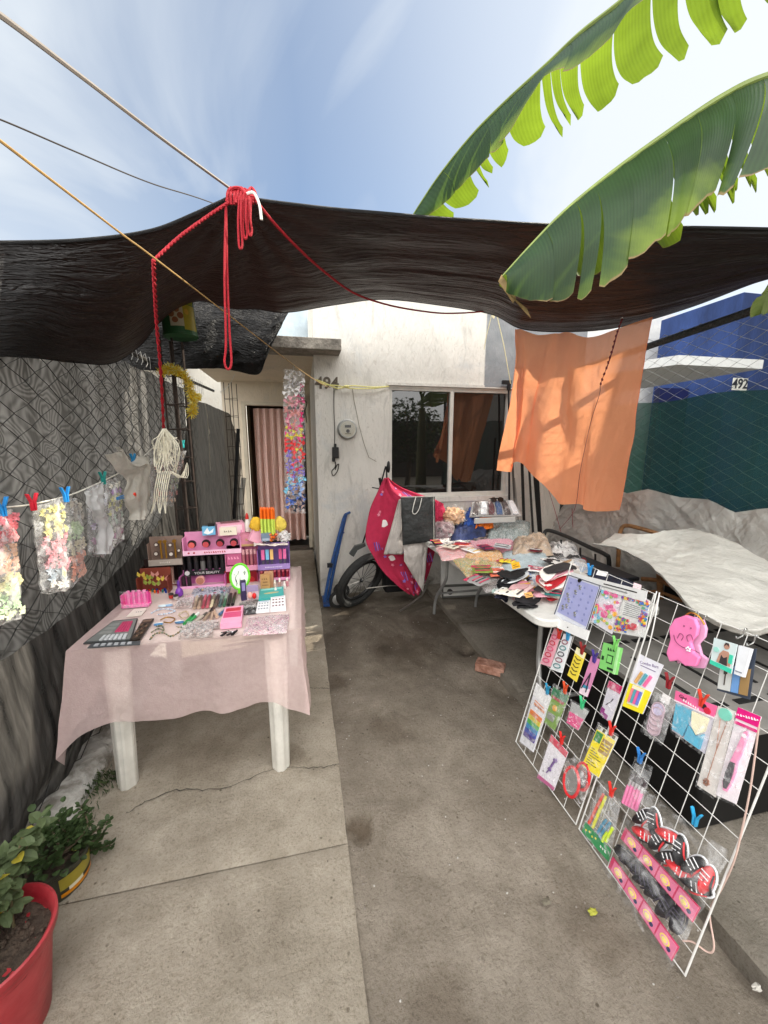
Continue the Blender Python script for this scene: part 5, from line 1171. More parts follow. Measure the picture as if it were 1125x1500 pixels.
# right-hand boxes
boxpx('soap_box', 'kraft brown carton standing in front of the red bottles, nearer one', 'box', (382, 843, 396, 864), 2.26, .03, [P('b98c5a', .6), P('7d5a36', .6)], 0, lambda mb, F: (mb.fb(F, .15, .3, .85, .34, 0, .001, 1), mb.fb(F, .25, .5, .75, .56, 0, .001, 1), mb.ft(F, 3, .5, .75, .02, .0006, 1)))
boxpx('soap_box', 'kraft pinkish carton standing just behind the nearer one', 'box', (388, 839, 401, 861), 2.31, .03, [P('c0906c', .6), P('7d5a36', .6)])
bl_ = item('beauty_sponge_pack', 'pack with red teardrop sponge in front of the green mirror', 'sponge pack'); F = standF(362, 859, 379, 881, 2.14)
mb = MB(); mb.fb(F, 0, 0, 1, 1, -.02, -.016, 0); mb.fb(F, 0, .6, 1, 1, -.016, -.012, 1); mb.build('card', [P('d8c4cc', .5), P('9c8cae', .5)], bl_, smooth=False)
mb = MB(); mb.blob(F.p(.66, .38, .006), (.011, .01, .018), 9, 0, .05); mb.build('sponge', P('d22222', .5), bl_)
mb = MB(); mb.blob(F.p(.3, .42, .004), (.014, .012, .02), 9, 0, .05); mb.build('sponge', P('e6a89c', .5), bl_)
boxpx('perfume_box', 'dark violet upright box left of the red sponge pack', 'box', (353, 851, 361, 880), 2.15, .02, [P('3a2f52', .4), P('8f86b8', .4)], .3, lambda mb, F: mb.fb(F, .2, .5, .8, .9, 0, .002, 1))
flat_item('teal_box', 'flat teal box with an oval window holding golden tips', 'box', ((379, 882), (416, 877), (381, 867), (415, 863)), .018, [P('3fa9a4', .4), P('b9b389', .5), P('8fd0c8', .4)], lambda mb, F, h: (mb.fd(F, .5, .45, .042, h, h + .001, 1, 20, ry=.011), mb.fb(F, .05, .78, .95, .92, h, h + .001, 2)))
def lash(mb, F, h):
    for i in range(3):
        for j in range(4): mb.fb(F, .12 + j * .21, .18 + i * .26, .24 + j * .21, .26 + i * .26, h, h + .001, 1)
    mb.fb(F, .08, .88, .92, .94, h, h + .001, 2)
flat_item('lash_box', 'white box printed with grey lashes, left of the pair', 'box', ((375, 899), (395, 897), (378, 884), (396, 882)), .012, [P('e8e8ea', .5), P('7b8590', .5), P('9fb4c8', .5)], lash)
flat_item('lash_box', 'white box printed with dark plum lashes, right of the pair', 'box', ((396, 897), (419, 895), (397, 880), (418, 877)), .020, [P('f0eef0', .5), P('6a3d4a', .5), P('c9c4cc', .5)], lash)
for i, (px, py, hh, c) in enumerate(((403, 861, .05, 'd9c8b8'), (410, 860, .055, 'b9938a'), (417, 862, .045, 'e6dcd8'), (404, 868, .03, 'cfd3d6'), (421, 858, .05, 'c78a92'))):
    mb = MB(); p = tp(px, py); mb.lathe([(.008, 0), (.009, .003), (.009, hh * .6), (.005, hh * .65)], p, 12, 0); mb.lathe([(.006, hh * .65), (.006, hh), (0, hh + .002)], p, 12, 1)
    single(mb, 'vial', [P(c, .2), P('e9e4dc', .4)], ('little beige vial behind the teal box', 'little brown-pink vial behind the teal box', 'little white vial right of the brown-pink one', 'stubby grey vial behind the teal box', 'rose vial at the right edge behind the teal box')[i], 'vial')
# scattered tiny rings, pins and charms
rnd = random.Random(11)
for i in range(10):
    px = rnd.uniform(285, 352); py = rnd.uniform(864, 876); p = tp(px, py) + Vector((0, 0, .024)); mb = MB(); n = 10
    mb.tube([p + Vector((.006 * math.cos(6.283 * j / n), .006 * math.sin(6.283 * j / n), .002 * (j % 2))) for j in range(n)], .0016, 5, 0, True)
    o = mb.build('hair_tie', P(rnd.choice(['2f3b52', 'a54f6e', '5f8fa8', '222022', 'c9a24a']), .5)); tag(o, 'tiny coloured hair tie on the packet of pens', 'hair tie', 'tiny hair ties on the packet of pens')
# ================================================================ RIGHT TABLE
RZ = .74
tr_ = thing('folding_table', 'long white folding table heaped with packed clothes on the right', 'table', (1.48, 2.45, 0))
TP = mat('white_table_plastic', (.66, .65, .61), .4, .12, 5, .15, 60)
ang = math.atan2(.06, 1.78)
def tabp(u, v, z): return Vector((lerp(1.125, 1.87, u) - .06 * v, lerp(1.57, 3.36, v), z))
n_ = 8; rr_ = .07; pts = []
for cu, cv, a0 in ((1, 0, -90), (1, 1, 0), (0, 1, 90), (0, 0, 180)):
    for i in range(n_ + 1):
        a = R(a0 + 90 * i / n_); du = rr_ / .745; dv = rr_ / 1.79
        pts.append(((du if cu == 0 else 1 - du) + du * math.cos(a), (dv if cv == 0 else 1 - dv) + dv * math.sin(a)))
mb = MB(); mb.poly([tabp(u, v, RZ - .042) for u, v in pts], (0, 0, .042)); mb.build('tabletop', TP, tr_, bevel=.008)
MT = mat('grey_tube_metal', (.33, .33, .32), .4, .15, 12, metal=.5)
def tleg(x, y, fy):
    mb = MB(); mb.tube(curve([(x, y, RZ - .045), (x, y, .45), (x - .01, y + fy * .02, .36), (x - .05, y + fy * .12, .18), (x - .06, y + fy * .14, .012)], 24), .014, 8); mb.build('leg', MT, tr_)
tleg(1.24, 3.12, 1); tleg(1.66, 3.12, 1); tleg(1.29, 1.80, -1); tleg(1.72, 1.80, -1)
mb = MB(); mb.tube([(1.19, 3.24, .22), (1.61, 3.24, .22)], .011, 8); mb.build('crossbar', MT, tr_)
mb = MB(); mb.tube([(1.24, 1.68, .22), (1.67, 1.68, .22)], .011, 8); mb.build('crossbar', MT, tr_)
for s in (1.27, 1.68):
    mb = MB(); mb.tube([(s, 1.8, RZ - .05), (s, 3.1, RZ - .05)], .012, 6); mb.build('rail', MT, tr_)
# folded table leaning beneath
ft = thing('folded_table', 'folded white table standing on edge under the right table', 'table', (1.75, 3.45, 0)); F = standF(647, 818, 762, 872, 3.5); F = Frame((F.a.x, 3.5, .06), (F.a.x + .95, 3.42, .06), (F.a.x, 3.56, .52))
mb = MB(); mb.fb(F, 0, 0, 1, 1, -.03, 0, 0); mb.fb(F, 0, 0, 1, .03, 0, .02, 1); mb.fb(F, 0, .24, 1, .29, 0, .02, 1); mb.fb(F, 0, .03, .015, .24, 0, .02, 1); mb.build('panel', [TP, P('5c5b57', .5)], ft, smooth=False)
mb = MB(); mb.fd(F, .09, .13, .028, 0, .02, 0, 20); mb.fd(F, .09, .13, .014, .02, .03, 0, 16); mb.build('knob', P('3d3a36', .5), ft)
# storage crate to the right of the table carrying more clothes
sc = thing('storage_bin', 'dark storage bin behind the folding table carrying folded clothes', 'bin', (2.1, 2.75, 0))
mb = MB(); mb.hexa([Vector(q) for q in ((1.9, 2.2, 0.05), (2.28, 2.2, .05), (2.28, 3.3, .05), (1.9, 3.3, .05), (1.89, 2.18, .64), (2.3, 2.18, .64), (2.3, 3.32, .64), (1.89, 3.32, .64))]); mb.build('body', P('23252a', .5), sc, bevel=.02)
mb = MB(); mb.bx(1.875, 2.31, 2.16, 3.33, .645, .675); mb.build('lid', P('2d2f34', .45), sc, bevel=.01)

GR = 'clothes on the folding table'
GZ = RZ + .004
def pk(name, lb, quad, h, m, cat, seed, f=True, amp=.6, z=GZ, sharp=.5, nu=34, nv=24, fm=None):
    cx_ = sum(q[0] for q in quad) / 4; cy_ = sum(q[1] for q in quad) / 4
    quad = [(cx_ + (a - cx_) * 1.18, cy_ + (b - cy_) * 1.2) for a, b in quad]
    return bagblob(name, lb, quad, h * (.55 if h < .1 else .8), m, cat, amp, seed, nu, z, GR, nv, (fm or FILM2) if f else None, sharp)
FILM2 = film('garment_film', base=.02, amp=.28, scale=14, bump=1, bs=18)
def stripe(name, cols, sc=(40, 4, 4), dist=3, vs=1.0, rough=.8):
    """striped fabric"""
    if name in _mc: return _mc[name]
    m = bpy.data.materials.new(name); m.use_nodes = True; t = m.node_tree; n = t.nodes; l = t.links.new; b = n['Principled BSDF']; b.inputs['Roughness'].default_value = rough
    tcn = n.new('ShaderNodeTexCoord'); mp = n.new('ShaderNodeMapping'); mp.inputs['Scale'].default_value = sc; l(tcn.outputs['UV'], mp.inputs[0])
    q = n.new('ShaderNodeTexNoise'); q.inputs['Scale'].default_value = vs; q.inputs['Distortion'].default_value = dist; q.inputs['Detail'].default_value = 2; l(mp.outputs[0], q.inputs['Vector'])
    mu = n.new('ShaderNodeMath'); mu.operation = 'MULTIPLY'; mu.inputs[1].default_value = 3.7; l(q.outputs['Fac'], mu.inputs[0]); fr = n.new('ShaderNodeMath'); fr.operation = 'FRACT'; l(mu.outputs[0], fr.inputs[0])
    r = n.new('ShaderNodeValToRGB'); r.color_ramp.interpolation = 'CONSTANT'
    for i, c in enumerate(cols):
        e = r.color_ramp.elements[i] if i < 2 else r.color_ramp.elements.new(i / len(cols))
        e.position = i / len(cols); e.color = (*lin(c), 1)
    l(fr.outputs[0], r.inputs[0]); l(r.outputs[0], b.inputs['Base Color']); _mc[name] = m; return m
cloth = lambda name, c, v=.15: mat(name, c, .85, v, 9, .35, 60)
# back left: round bags
m1 = mb = MB(); c = at(648, 779, Z=.80); mb.blob(c, (.115, .10, .09), 22, 0, .14, 2.2, 3)
o = mb.build('cap_bag', mat('mauve_knit', (.20, .13, .14), .85, .2, 12, .4, 40)); tag(o, 'round mauve bag with black lettering at the back left corner', 'bag', GR)
mb = MB(); F = Frame(c + Vector((-.095, -.085, .02)), c + Vector((.06, -.10, -.03)), c + Vector((-.075, -.055, .09)))
mb.ft(F, 'rora', .5, .45, .075, .002, 0, .004, .002)
ORG[o.name] = o.location.copy(); mb.build('lettering', P('1a1416', .6), o, smooth=False)
mb = MB(); mb.blob(c, (.128, .108, .10), 24, 0, .2, 3.5, 8); mb.build('film', FILM2, o)
mb = MB(); c = at(664, 757, Z=.90); mb.blob(c, (.105, .09, .085), 22, 0, .25, 3.2, 5); o = mb.build('cap_bag', mat('peach_knit', (.68, .42, .24), .85, .2, 12, .4, 40)); tag(o, 'round peach bag of hats on top of the mauve one', 'bag', GR); ORG[o.name] = o.location.copy()
mb = MB(); mb.blob(c, (.118, .10, .098), 24, 0, .3, 3.5, 9); mb.build('film', FILM2, o)
pk('packet', 'crumpled clear bag right of the peach hats', ((672, 778), (698, 776), (668, 758), (700, 752)), .20, multi('clearbag_mix', ['c9c4c0', 'a7a2a4', 'd9c6b4', '8f8a90'], 40), 'bag', 12)
pk('garment', 'navy and royal blue folded trousers behind the left end', ((664, 790), (708, 786), (676, 756), (716, 756)), .13, cloth('navy_cloth', (.018, .03, .10), .6), 'clothes', 14, f=False, z=.76)
pk('garment', 'royal blue jersey bundled left of the orange one', ((680, 776), (704, 774), (684, 754), (706, 752)), .17, cloth('royal_cloth', (.03, .09, .36), .3), 'clothes', 15, f=False, z=.80)
pk('garment', 'bright orange jersey in the heap at the back', ((697, 776), (721, 772), (698, 756), (716, 752)), .15, cloth('orange_cloth', (.85, .19, .02), .2), 'clothes', 16, f=False, z=.80)
pk('shoes', 'black shoes with grey soles in front of the blue jersey', ((688, 796), (732, 792), (694, 780), (724, 778)), .07, multi('shoe_mix', ['141416', '25252a', '5d5a5c', '8b7a74'], 25), 'shoes', 17, f=False)
# tray with photo cards and sunglasses
ty = thing('display_tray', 'clear display tray of printed socks leaning at the back by the window', 'tray', at(730, 750, Y=3.35), GR)
F = Frame(at(688, 757, Y=3.30), at(764, 756, Y=3.30), at(692, 735, Y=3.42), at(752, 733, Y=3.42)); mb = MB(); mb.fb(F, 0, 0, 1, 1, -.015, 0, 0)
for i in range(6): mb.fp(F, [(.04 + i * .16, .1), (.15 + i * .16, .1), (.17 + i * .16, .6), (.14 + i * .16, .95), (.05 + i * .16, .95)], 0, .015, 1 + i % 4)
mb.build('tray_panel', [P('a3a09e', .4), P('3a2b2c', .4), P('d5d6da', .4), P('5c2f34', .4), P('32507e', .4)], ty)
mb = MB(); mb.grid(lambda u, v: F.p(u, v, .028 + .02 * fbm((u * 9, v * 4, 0), 1.5, 2)), 30, 10); mb.build('film', FILM2, ty)
mb = MB(); p = at(724, 758, Y=3.28); mb.box(at(725, 762, Y=3.26), (.42, .02, .05)); mb.build('shelf_edge', P('b9b8b4', .3), ty, bevel=.005)
sg = thing('sunglasses', 'black sunglasses lying on top of the sock tray', 'sunglasses', at(728, 732, Y=3.36), GR)
mb = MB(); c0 = at(728, 735, Y=3.36)
for s in (-1, 1):
    mb.lathe([(0, -.002), (.03, -.002), (.032, .002), (.03, .004), (0, .004)], c0 + Vector((s * .036, 0, .02)), 18, 0, Matrix.Rotation(R(70), 3, 'X'), sy=.8)
mb.tube([c0 + Vector((-.012, 0, .03)), c0 + Vector((.012, 0, .03))], .003, 6)
for s in (-1, 1): mb.tube(curve([c0 + Vector((s * .068, 0, .03)), c0 + Vector((s * .03, .06, .028)), c0 + Vector((-s * .05, .07, .024))], 8), .003, 6)
mb.build('frame', P('0f0f10', .2), sg)
pk('garment', 'silvery grey garment in a glossy bag by the black bars', ((716, 792), (770, 790), (722, 768), (772, 768)), .10, stripe('grey_teal', ['6d7c7a', '8f9c9a', 'b8bebc', '505c5c']), 'clothes', 18)
# middle
pk('garment', 'white and grey printed shirts packed at the left edge', ((632, 800), (690, 798), (640, 788), (690, 786)), .045, multi('white_grey', ['e2dedb', 'c5bfbe', '77706f', 'efebe8', '9b9493'], 22), 'clothes', 21)
pk('garment', 'salmon pink garment packed flat near the left edge', ((652, 820), (706, 814), (642, 801), (700, 799)), .04, stripe('salmon', ['e89a9c', 'f0c4c2', 'd97c84', 'f4e4e0']), 'clothes', 22)
pk('garment', 'rose pink dresses packed in the middle of the table', ((700, 812), (752, 806), (690, 794), (746, 791)), .06, stripe('rose', ['e6a1b0', 'd58a9e', 'efc6cc', 'c87c94']), 'clothes', 23)
pk('garment', 'white packet with small brown print beside the rose dresses', ((690, 799), (732, 796), (692, 786), (728, 784)), .035, multi('white_brown', ['e8e0da', 'b89c90', 'd0c4be', '7a5c54'], 20), 'clothes', 24)
pk('garment', 'orange and yellow patterned garment in clear film', ((688, 832), (738, 827), (682, 808), (728, 806)), .06, stripe('sunset', ['f2b13c', 'e8742e', 'f6dc8c', 'd9a06a', 'f3ead8']), 'clothes', 25)
pk('garment', 'lime, teal and orange folded garment at the left edge', ((688, 845), (732, 838), (668, 822), (722, 820)), .06, stripe('limeteal', ['8fb24a', '2f9c9a', 'e07b4a', 'd6e0b4', 'e8a25a']), 'clothes', 26)
pk('garment', 'pale aqua garment in clear film in the centre', ((738, 846), (808, 836), (742, 812), (790, 808)), .075, mat('aqua_cloth', (.52, .62, .66), .7, .12, 6, .3, 30), 'clothes', 27, sharp=.3)
pk('garment', 'grey and taupe leggings packed along the left edge', ((714, 866), (748, 858), (694, 842), (742, 836)), .05, stripe('taupe_grey', ['a79f9b', '8c8482', 'c7c0bc', '6e6868']), 'clothes', 28)
pk('garment', 'cream mesh hat bag to the right of the rose dresses', ((752, 818), (806, 812), (756, 796), (796, 790)), .13, mat('tan_mesh', (.62, .46, .33), .8, .25, 12, .5, 30, trl=.2), 'bag', 29)
pk('garment', 'blue and white printed baby clothes in the centre right', ((764, 862), (812, 852), (762, 842), (800, 836)), .06, multi('babyblue', ['b9c8e2', 'e9ecf0', 'd4a8a8', '8fa6d0', 'f2f0ec'], 24), 'clothes', 30)
pk('garment', 'mint sock with white frill left of the black socks', ((722, 868), (738, 864), (718, 858), (732, 854)), .03, multi('mint_mix', ['bcd9d0', 'e6ece8', '6f8e88'], 40), 'socks', 31)
def sockpile(lb, quad, cols, n, seed, tagc=None, z0=GZ, hh=.011):
    n = int(n * 1.6)
    """a stack of socks, each a curved soft slab"""
    q = [at(a, b, Z=z0) for a, b in quad]; F = Frame(*q); mb = MB(); rnd = random.Random(seed)
    for i in range(n):
        du, dv = rnd.uniform(-.14, .14), rnd.uniform(-.12, .12); aa = rnd.uniform(-.7, .7) + (0 if i % 3 else 1.2)
        def fn(u, v, i=i, du=du, dv=dv, aa=aa):
            a = 2 * math.pi * u; rr = math.sin(math.pi * v) ** .5
            ex_ = .46 * math.cos(a) * rr * (1 + .12 * math.sin(3 * a + i)); ey_ = .27 * math.sin(a) * rr * (1 + .25 * math.cos(a + i)); x = .5 + du + ex_ * math.cos(aa) - ey_ * math.sin(aa); y = .5 + dv + ex_ * math.sin(aa) + ey_ * math.cos(aa)
            return F.p(x, y, hh * i + hh * .6 + hh * .6 * math.cos(math.pi * v) + .01 * fbm((x * 3, y * 3, i), 1, 4) + .012 * math.sin(x * 5 + i * .3))
        mb.grid(fn, 30, 10, i % len(cols), closeu=True)
    ms = [P(c, .85) for c in cols]
    o = mb.build('socks', ms, angle=60); tag(o, lb, 'socks', GR)
    if tagc:
        ORG[o.name] = o.location.copy(); mb = MB(); u, v, c, s = tagc; G = Frame(F.p(u, v, hh * n + .012), F.p(u + .26, v + .03, hh * n + .014), F.p(u - .02, v + .36, hh * n + .022)); mb.fb(G, 0, 0, 1, 1, 0, .003, 0); mb.fb(G, .15, .2, .85, .3, .003, .0036, 1); mb.fb(G, .15, .5, .6, .6, .003, .0036, 1); mb.build('paper_tag', [P(c, .5), P('3a3326', .5)], o, smooth=False)
sockpile('thick pile of black socks with a yellow tag near the left edge', ((724, 876), (778, 866), (728, 854), (768, 846)), ['151517', '1d1d20', 'cfd2d4', '202024'], 6, 1, (.48, .5, 'f0b21e', 1))
sockpile('dark navy ankle socks below the yellow-tagged pile', ((728, 886), (748, 884), (722, 876), (742, 872)), ['16182a', '23263a'], 2, 2)
sockpile('blush pink sheer socks between the black piles', ((744, 886), (786, 876), (748, 872), (778, 864)), ['c9a2a4', 'd8b8b6', 'bd9496'], 4, 3)
sockpile('black lace socks with a tan tag at the near left corner', ((752, 897), (796, 893), (748, 885), (786, 880)), ['141315', '1e1c1f'], 3, 4, (.45, .35, 'd8a662', 1))
sockpile('pile of white, cream and red striped socks at the near end', ((780, 890), (832, 884), (782, 862), (838, 856)), ['b8242e', 'ece4dc', 'e4a7b4', 'f2ece4', '2f2c2e', 'e9d9c8', 'd9cfc4', 'c94a4e', 'ece8e2'], 9, 5)
sockpile('beige and brown printed socks behind the striped pile', ((796, 866), (836, 858), (798, 848), (838, 844)), ['d9c7ae', 'efe6da', 'a98a6c', 'e6d8c6'], 7, 6)
sockpile('white and black socks at the right behind the beige ones', ((812, 852), (846, 846), (808, 840), (842, 834)), ['ece8e4', '1e1c1e', 'e6e2de', 'd4cfcb'], 5, 7)
pk('garment', 'white garments with blue print towards the far right edge', ((800, 842), (862, 838), (798, 824), (852, 822)), .07, multi('whiteblue', ['eeeceb', 'd7dbe2', 'a9b8cc', 'f0eeea', 'c9c2be'], 16), 'clothes', 33, z=.70)
pk('garment', 'black and white packed clothes on the storage bin', ((800, 826), (850, 826), (800, 802), (838, 800)), .10, multi('bw_mix', ['1b1b1d', 'd8d6d4', '2c2a2c', '8f8c8b', 'efecea'], 14), 'clothes', 34, z=.68)
pk('garment', 'red folded cloth peeping out at the right of the bin', ((838, 834), (862, 834), (840, 820), (858, 820)), .05, cloth('red_cloth', (.35, .02, .03), .3), 'clothes', 35, f=False, z=.66)
pk('garment', 'navy and black trousers hanging behind the wire rack', ((868, 872), (925, 888), (866, 838), (930, 858)), .08, cloth('ink_cloth', (.012, .014, .03), .6), 'clothes', 36, f=False, z=.74)
mb = MB(); F = Frame(at(873, 842, Z=.84), at(888, 845, Z=.84), at(876, 836, Z=.85)); mb.fb(F, 0, 0, 1, 1, 0, .004, 0); single(mb, 'paper_tag', [P('e6e6e6', .5)], 'white label on the dark trousers behind the rack', 'label', GR, smooth=False)
mb = MB(); F = Frame(at(927, 862, Z=.84), at(938, 866, Z=.84), at(929, 854, Z=.86)); mb.fb(F, 0, 0, 1, 1, 0, .004, 0); single(mb, 'paper_tag', [P('f0cfd4', .5)], 'pale pink label at the end of the dark trousers', 'label', GR, smooth=False)


# small flat packets that fill the gaps on the table
SP = [((640, 795), 'black', '19191b', 'by the mauve bag'), ((660, 800), 'cream', 'e8dcc8', 'at the back left edge'), ((676, 797), 'tomato', 'c8432e', 'between the printed shirts'), ((690, 806), 'white', 'eeecea', 'by the salmon garment'), ((712, 802), 'plum', '5a2f4a', 'in front of the shoes'), ((736, 800), 'silver', 'b9bcc0', 'before the silvery bag'),
      ((742, 822), 'lemon', 'e6cf3c', 'beside the sunset garment'), ((728, 838), 'coral', 'e8775c', 'left of the aqua garment'), ((706, 834), 'olive', '7c8a3c', 'by the lime garment'), ((760, 846), 'ink blue', '1f2f5c', 'in front of the aqua garment'), ((786, 834), 'snow', 'f2f2f0', 'right of the aqua garment'), ((812, 824), 'charcoal', '2e2e31', 'by the mesh hat bag'),
      ((826, 846), 'peach', 'efb89a', 'near the white garments'), ((784, 806), 'maroon', '6e1f2c', 'behind the mesh hat bag'), ((700, 850), 'ash', '8f8c8a', 'at the left edge near the leggings'), ((770, 858), 'rose', 'd98a9c', 'by the mint sock'), ((812, 868), 'teal', '2f7c7a', 'beside the beige socks'), ((748, 868), 'ivory', 'e9e2d2', 'behind the yellow-tagged socks')]
for k, ((px, py), nm, c_, where) in enumerate(SP):
    q0 = at(px, py, Z=GZ + .035 + .012 * (k % 3)); a_ = .7 * math.sin(k * 2.3); ex = Vector((math.cos(a_), math.sin(a_), .06 * math.sin(k))); ey = Vector((-math.sin(a_), math.cos(a_), .10 * math.cos(k * 1.7)))
    w_, h_ = .085 + .02 * (k % 3), .12 + .02 * (k % 2); F = Frame(q0 - ex * w_ / 2 - ey * h_ / 2, q0 + ex * w_ / 2 - ey * h_ / 2, q0 - ex * w_ / 2 + ey * h_ / 2); mb = MB()
    mb.grid(lambda u, v: F.p(u, v, .012 * (math.sin(math.pi * u) * math.sin(math.pi * v)) ** .5 + .004 * fbm((u * 4, v * 4, k), 1, 3)), 12, 12, 0)
    mb.fb(F, .0, .80, 1, 1, .002, .006, 1); mb.fb(F, .2, .86, .8, .92, .006, .0066, 2)
    for j in range(3): mb.fb(F, .12, .1 + j * .2, .88, .16 + j * .2, .010, .0135, 2 if (k + j) % 2 else 1)
    tag(mb.build('packet', [P(c_, .55), P('e9e6e2', .5) if k % 2 else P('c23a5c', .5), P('3c3a40', .5) if k % 3 else P('d8b24a', .5)]), 'small flat %s packet %s' % (nm, where), 'packet', GR)

# ================================================================ WIRE RACK WITH CARDS
def RP(y, s, off=0.):                       # point on the rack: y along the ground, s up the slope
    k = math.sqrt(1 + RK * RK); return Vector((RX + RK * s / k - off / k, y, s / k - off * RK / k * -1 * -1 + 0))
WM = mat('white_wire', (.68, .67, .64), .4, .08, 20)
for nm, ya, yb, nb_ in (('left', 1.66, 1.185, 6), ('right', 1.165, .70, 6)):
    t = thing('wire_rack', ('far' if nm == 'left' else 'near') + ' white wire grid panel leaning on the right, hung with small goods', 'rack', (RX, (ya + yb) / 2, 0))
    top = 1.05; rows = 13
    mb = MB(); mb.tube([RP(ya, 0), RP(yb, 0), RP(yb, top), RP(ya, top)], .0032, 7, 0, True); mb.build('frame', WM, t)
    mb = MB()
    for i in range(1, nb_): y = lerp(ya, yb, i / nb_); mb.tube([RP(y, 0), RP(y, top)], .0014, 5)
    for j in range(1, rows): s = top * j / rows; mb.tube([RP(ya, s, .003), RP(yb, s, .003)], .0014, 5)
    mb.build('wire_grid', WM, t, smooth=True); t.children[-1]['kind'] = 'part' ; del t.children[-1]['kind']
mb = MB(); mb.tube(curve([onrack(1113, 1052, .01), onrack(1100, 1150, .01), onrack(1086, 1220, .01), onrack(1075, 1262, .01), onrack(1058, 1300, -.01), onrack(1040, 1335, -.03), onrack(1046, 1385, -.02), onrack(1038, 1395, -.02), onrack(1015, 1380, .0), onrack(1000, 1378, .01)], 60), .0026, 6)
single(mb, 'pink_string', [P('c4a89c', .8)], 'dusty pink string dangling from the near rack panel to the ground', 'string', None)
for a, b in (((958, 868), (925, 1000)), ((964, 880), (928, 1010)), ((952, 890), (1000, 905))):
    pass
mb = MB(); mb.tube(curve([onrack(962, 866, .01), onrack(950, 915, .015), onrack(938, 955, .012), onrack(930, 985, .01)], 14), .0022, 6); mb.tube(curve([onrack(966, 868, .01), onrack(958, 915, .02), onrack(948, 955, .012), onrack(938, 985, .01)], 14), .0022, 6)
single(mb, 'zip_ties', [P('e2e2de', .4)], 'white plastic ties joining the two rack panels', 'ties', None)

CG = 'goods hung on the wire rack'
def card(name, lb, quad, mats, feats, cat='card', th=.003, off=.012, film_=None, group=CG):
    """quad: picture corners bottom-left, bottom-right, top-left, top-right on the rack plane"""
    q = [onrack(a, b, off) for a, b in quad]; F = Frame(q[0], q[1], q[2], q[3]); mb = MB(); mb.fb(F, 0, 0, 1, 1, -th, 0, 0)
    if feats: feats(mb, F)
    o = single(mb, name, mats, lb, cat, group, smooth=True)
    if film_:
        ORG[o.name] = o.location.copy(); mb = MB(); a, b, c, d = film_
        mb.grid(lambda u, v: F.p(lerp(a, c, u), lerp(b, d, v), .006 + .012 * math.sin(math.pi * u) * math.sin(math.pi * v) + .006 * fbm((u * 6, v * 6, F.a.x * 9), 1.2, 3)), 18, 18); mb.build('film', FILM3, o)
    return o
FILM3 = film('card_film', base=.04, amp=.42, scale=26, bump=1, bs=30)
def peg(px, py, c, lb, off=.02, s=1., plane=onrack, dirp=None, group='plastic clothes pegs'):
    p = plane(px, py, off) if plane is onrack else plane(px, py)
    t = thing('clothes_peg', lb, 'clothes peg', p, group)
    for sgn in (-1, 1):
        mb = MB()
        U = Vector((0, 0, 1)); S = Vector((0, -1, 0)) if plane is onrack else Vector((.35, .93, 0)); W = U.cross(S)
        a = p + S * sgn * .0035 * s - U * .028 * s; b = p + S * sgn * .005 * s; c_ = p + S * sgn * .015 * s + U * .026 * s
        w = W * .0055 * s; tk = S * .0028 * s
        for q0, q1 in ((a, b), (b, c_)): mb.hexa([q0 - w - tk, q0 + w - tk, q0 + w + tk, q0 - w + tk, q1 - w - tk, q1 + w - tk, q1 + w + tk, q1 - w + tk])
        mb.build('arm', P(c, .35), t, bevel=.001)
    return t
# top row, far panel
def earr(mb, F):
    mb.fb(F, .06, .12, .96, .96, 0, .003, 1)
    for i in range(4):
        for j in range(6): mb.fd(F, .17 + i * .22, .2 + j * .13, .006, .003, .0036, 2, 8)
    for u, v in ((.2, .3), (.3, .36), (.22, .6), (.42, .72), (.3, .5), (.6, .28), (.5, .85)): mb.fd(F, u, v, .006, .0036, .012, 3, 8); mb.fd(F, u + .02, v - .05, .004, .0036, .012, 3, 8)
    mb.fl(F, [(0, 0), (1, 0), (1, 1), (0, 1), (0, 0)], .0025, .003, 4, 6)
card('earring_board', 'lavender earring board in a dark frame at the top of the far rack', ((812, 902), (858, 927), (833, 842), (880, 858)), [P('d9dbe4', .4), P('a3a6d2', .5), P('8287b8', .5), P('c9cac2', .25, .7), P('3c3f52', .4)], earr, 'board', off=.03)
card('shelf_strip', 'white ledge strip below the lavender earring board', ((806, 915), (858, 938), (808, 902), (862, 924)), [P('e9e9e8', .5), BK], lambda mb, F: mb.fd(F, .5, .5, .003, 0, .002, 1, 8), 'strip', off=.045, th=.01)
card('hanger_bar', 'white bar with black clip across the top of the far rack', ((834, 850), (945, 882), (836, 838), (948, 866)), [P('dcdcda', .5), BK, P('8b8c8b', .4)], lambda mb, F: (mb.fd(F, .2, .3, .008, 0, .02, 1, 12), mb.fb(F, .3, .3, .8, .42, 0, .002, 2), mb.fb(F, .5, .6, .9, .7, 0, .002, 1)), 'bar', off=.02)
def beads(cols, n, seed, r0=.006, r1=.012):
    def f(mb, F):
        rnd = random.Random(seed)
        for i in range(n): u = rnd.uniform(.07, .93); v = rnd.uniform(.06, .94); mb.fd(F, u, v, rnd.uniform(r0, r1), .001, .004 + .003 * rnd.random(), 1 + rnd.randrange(cols), rnd.choice((5, 6, 10)))
    return f
def beads_at(mb, F, n, u0, v0, u1, v1, seed, m0=1, nm=6, r=.005):
    rnd = random.Random(seed)
    for i in range(n): mb.fd(F, rnd.uniform(u0, u1), rnd.uniform(v0, v1), rnd.uniform(r * .6, r * 1.4), .001, .004 + .004 * rnd.random(), m0 + rnd.randrange(nm), 7)
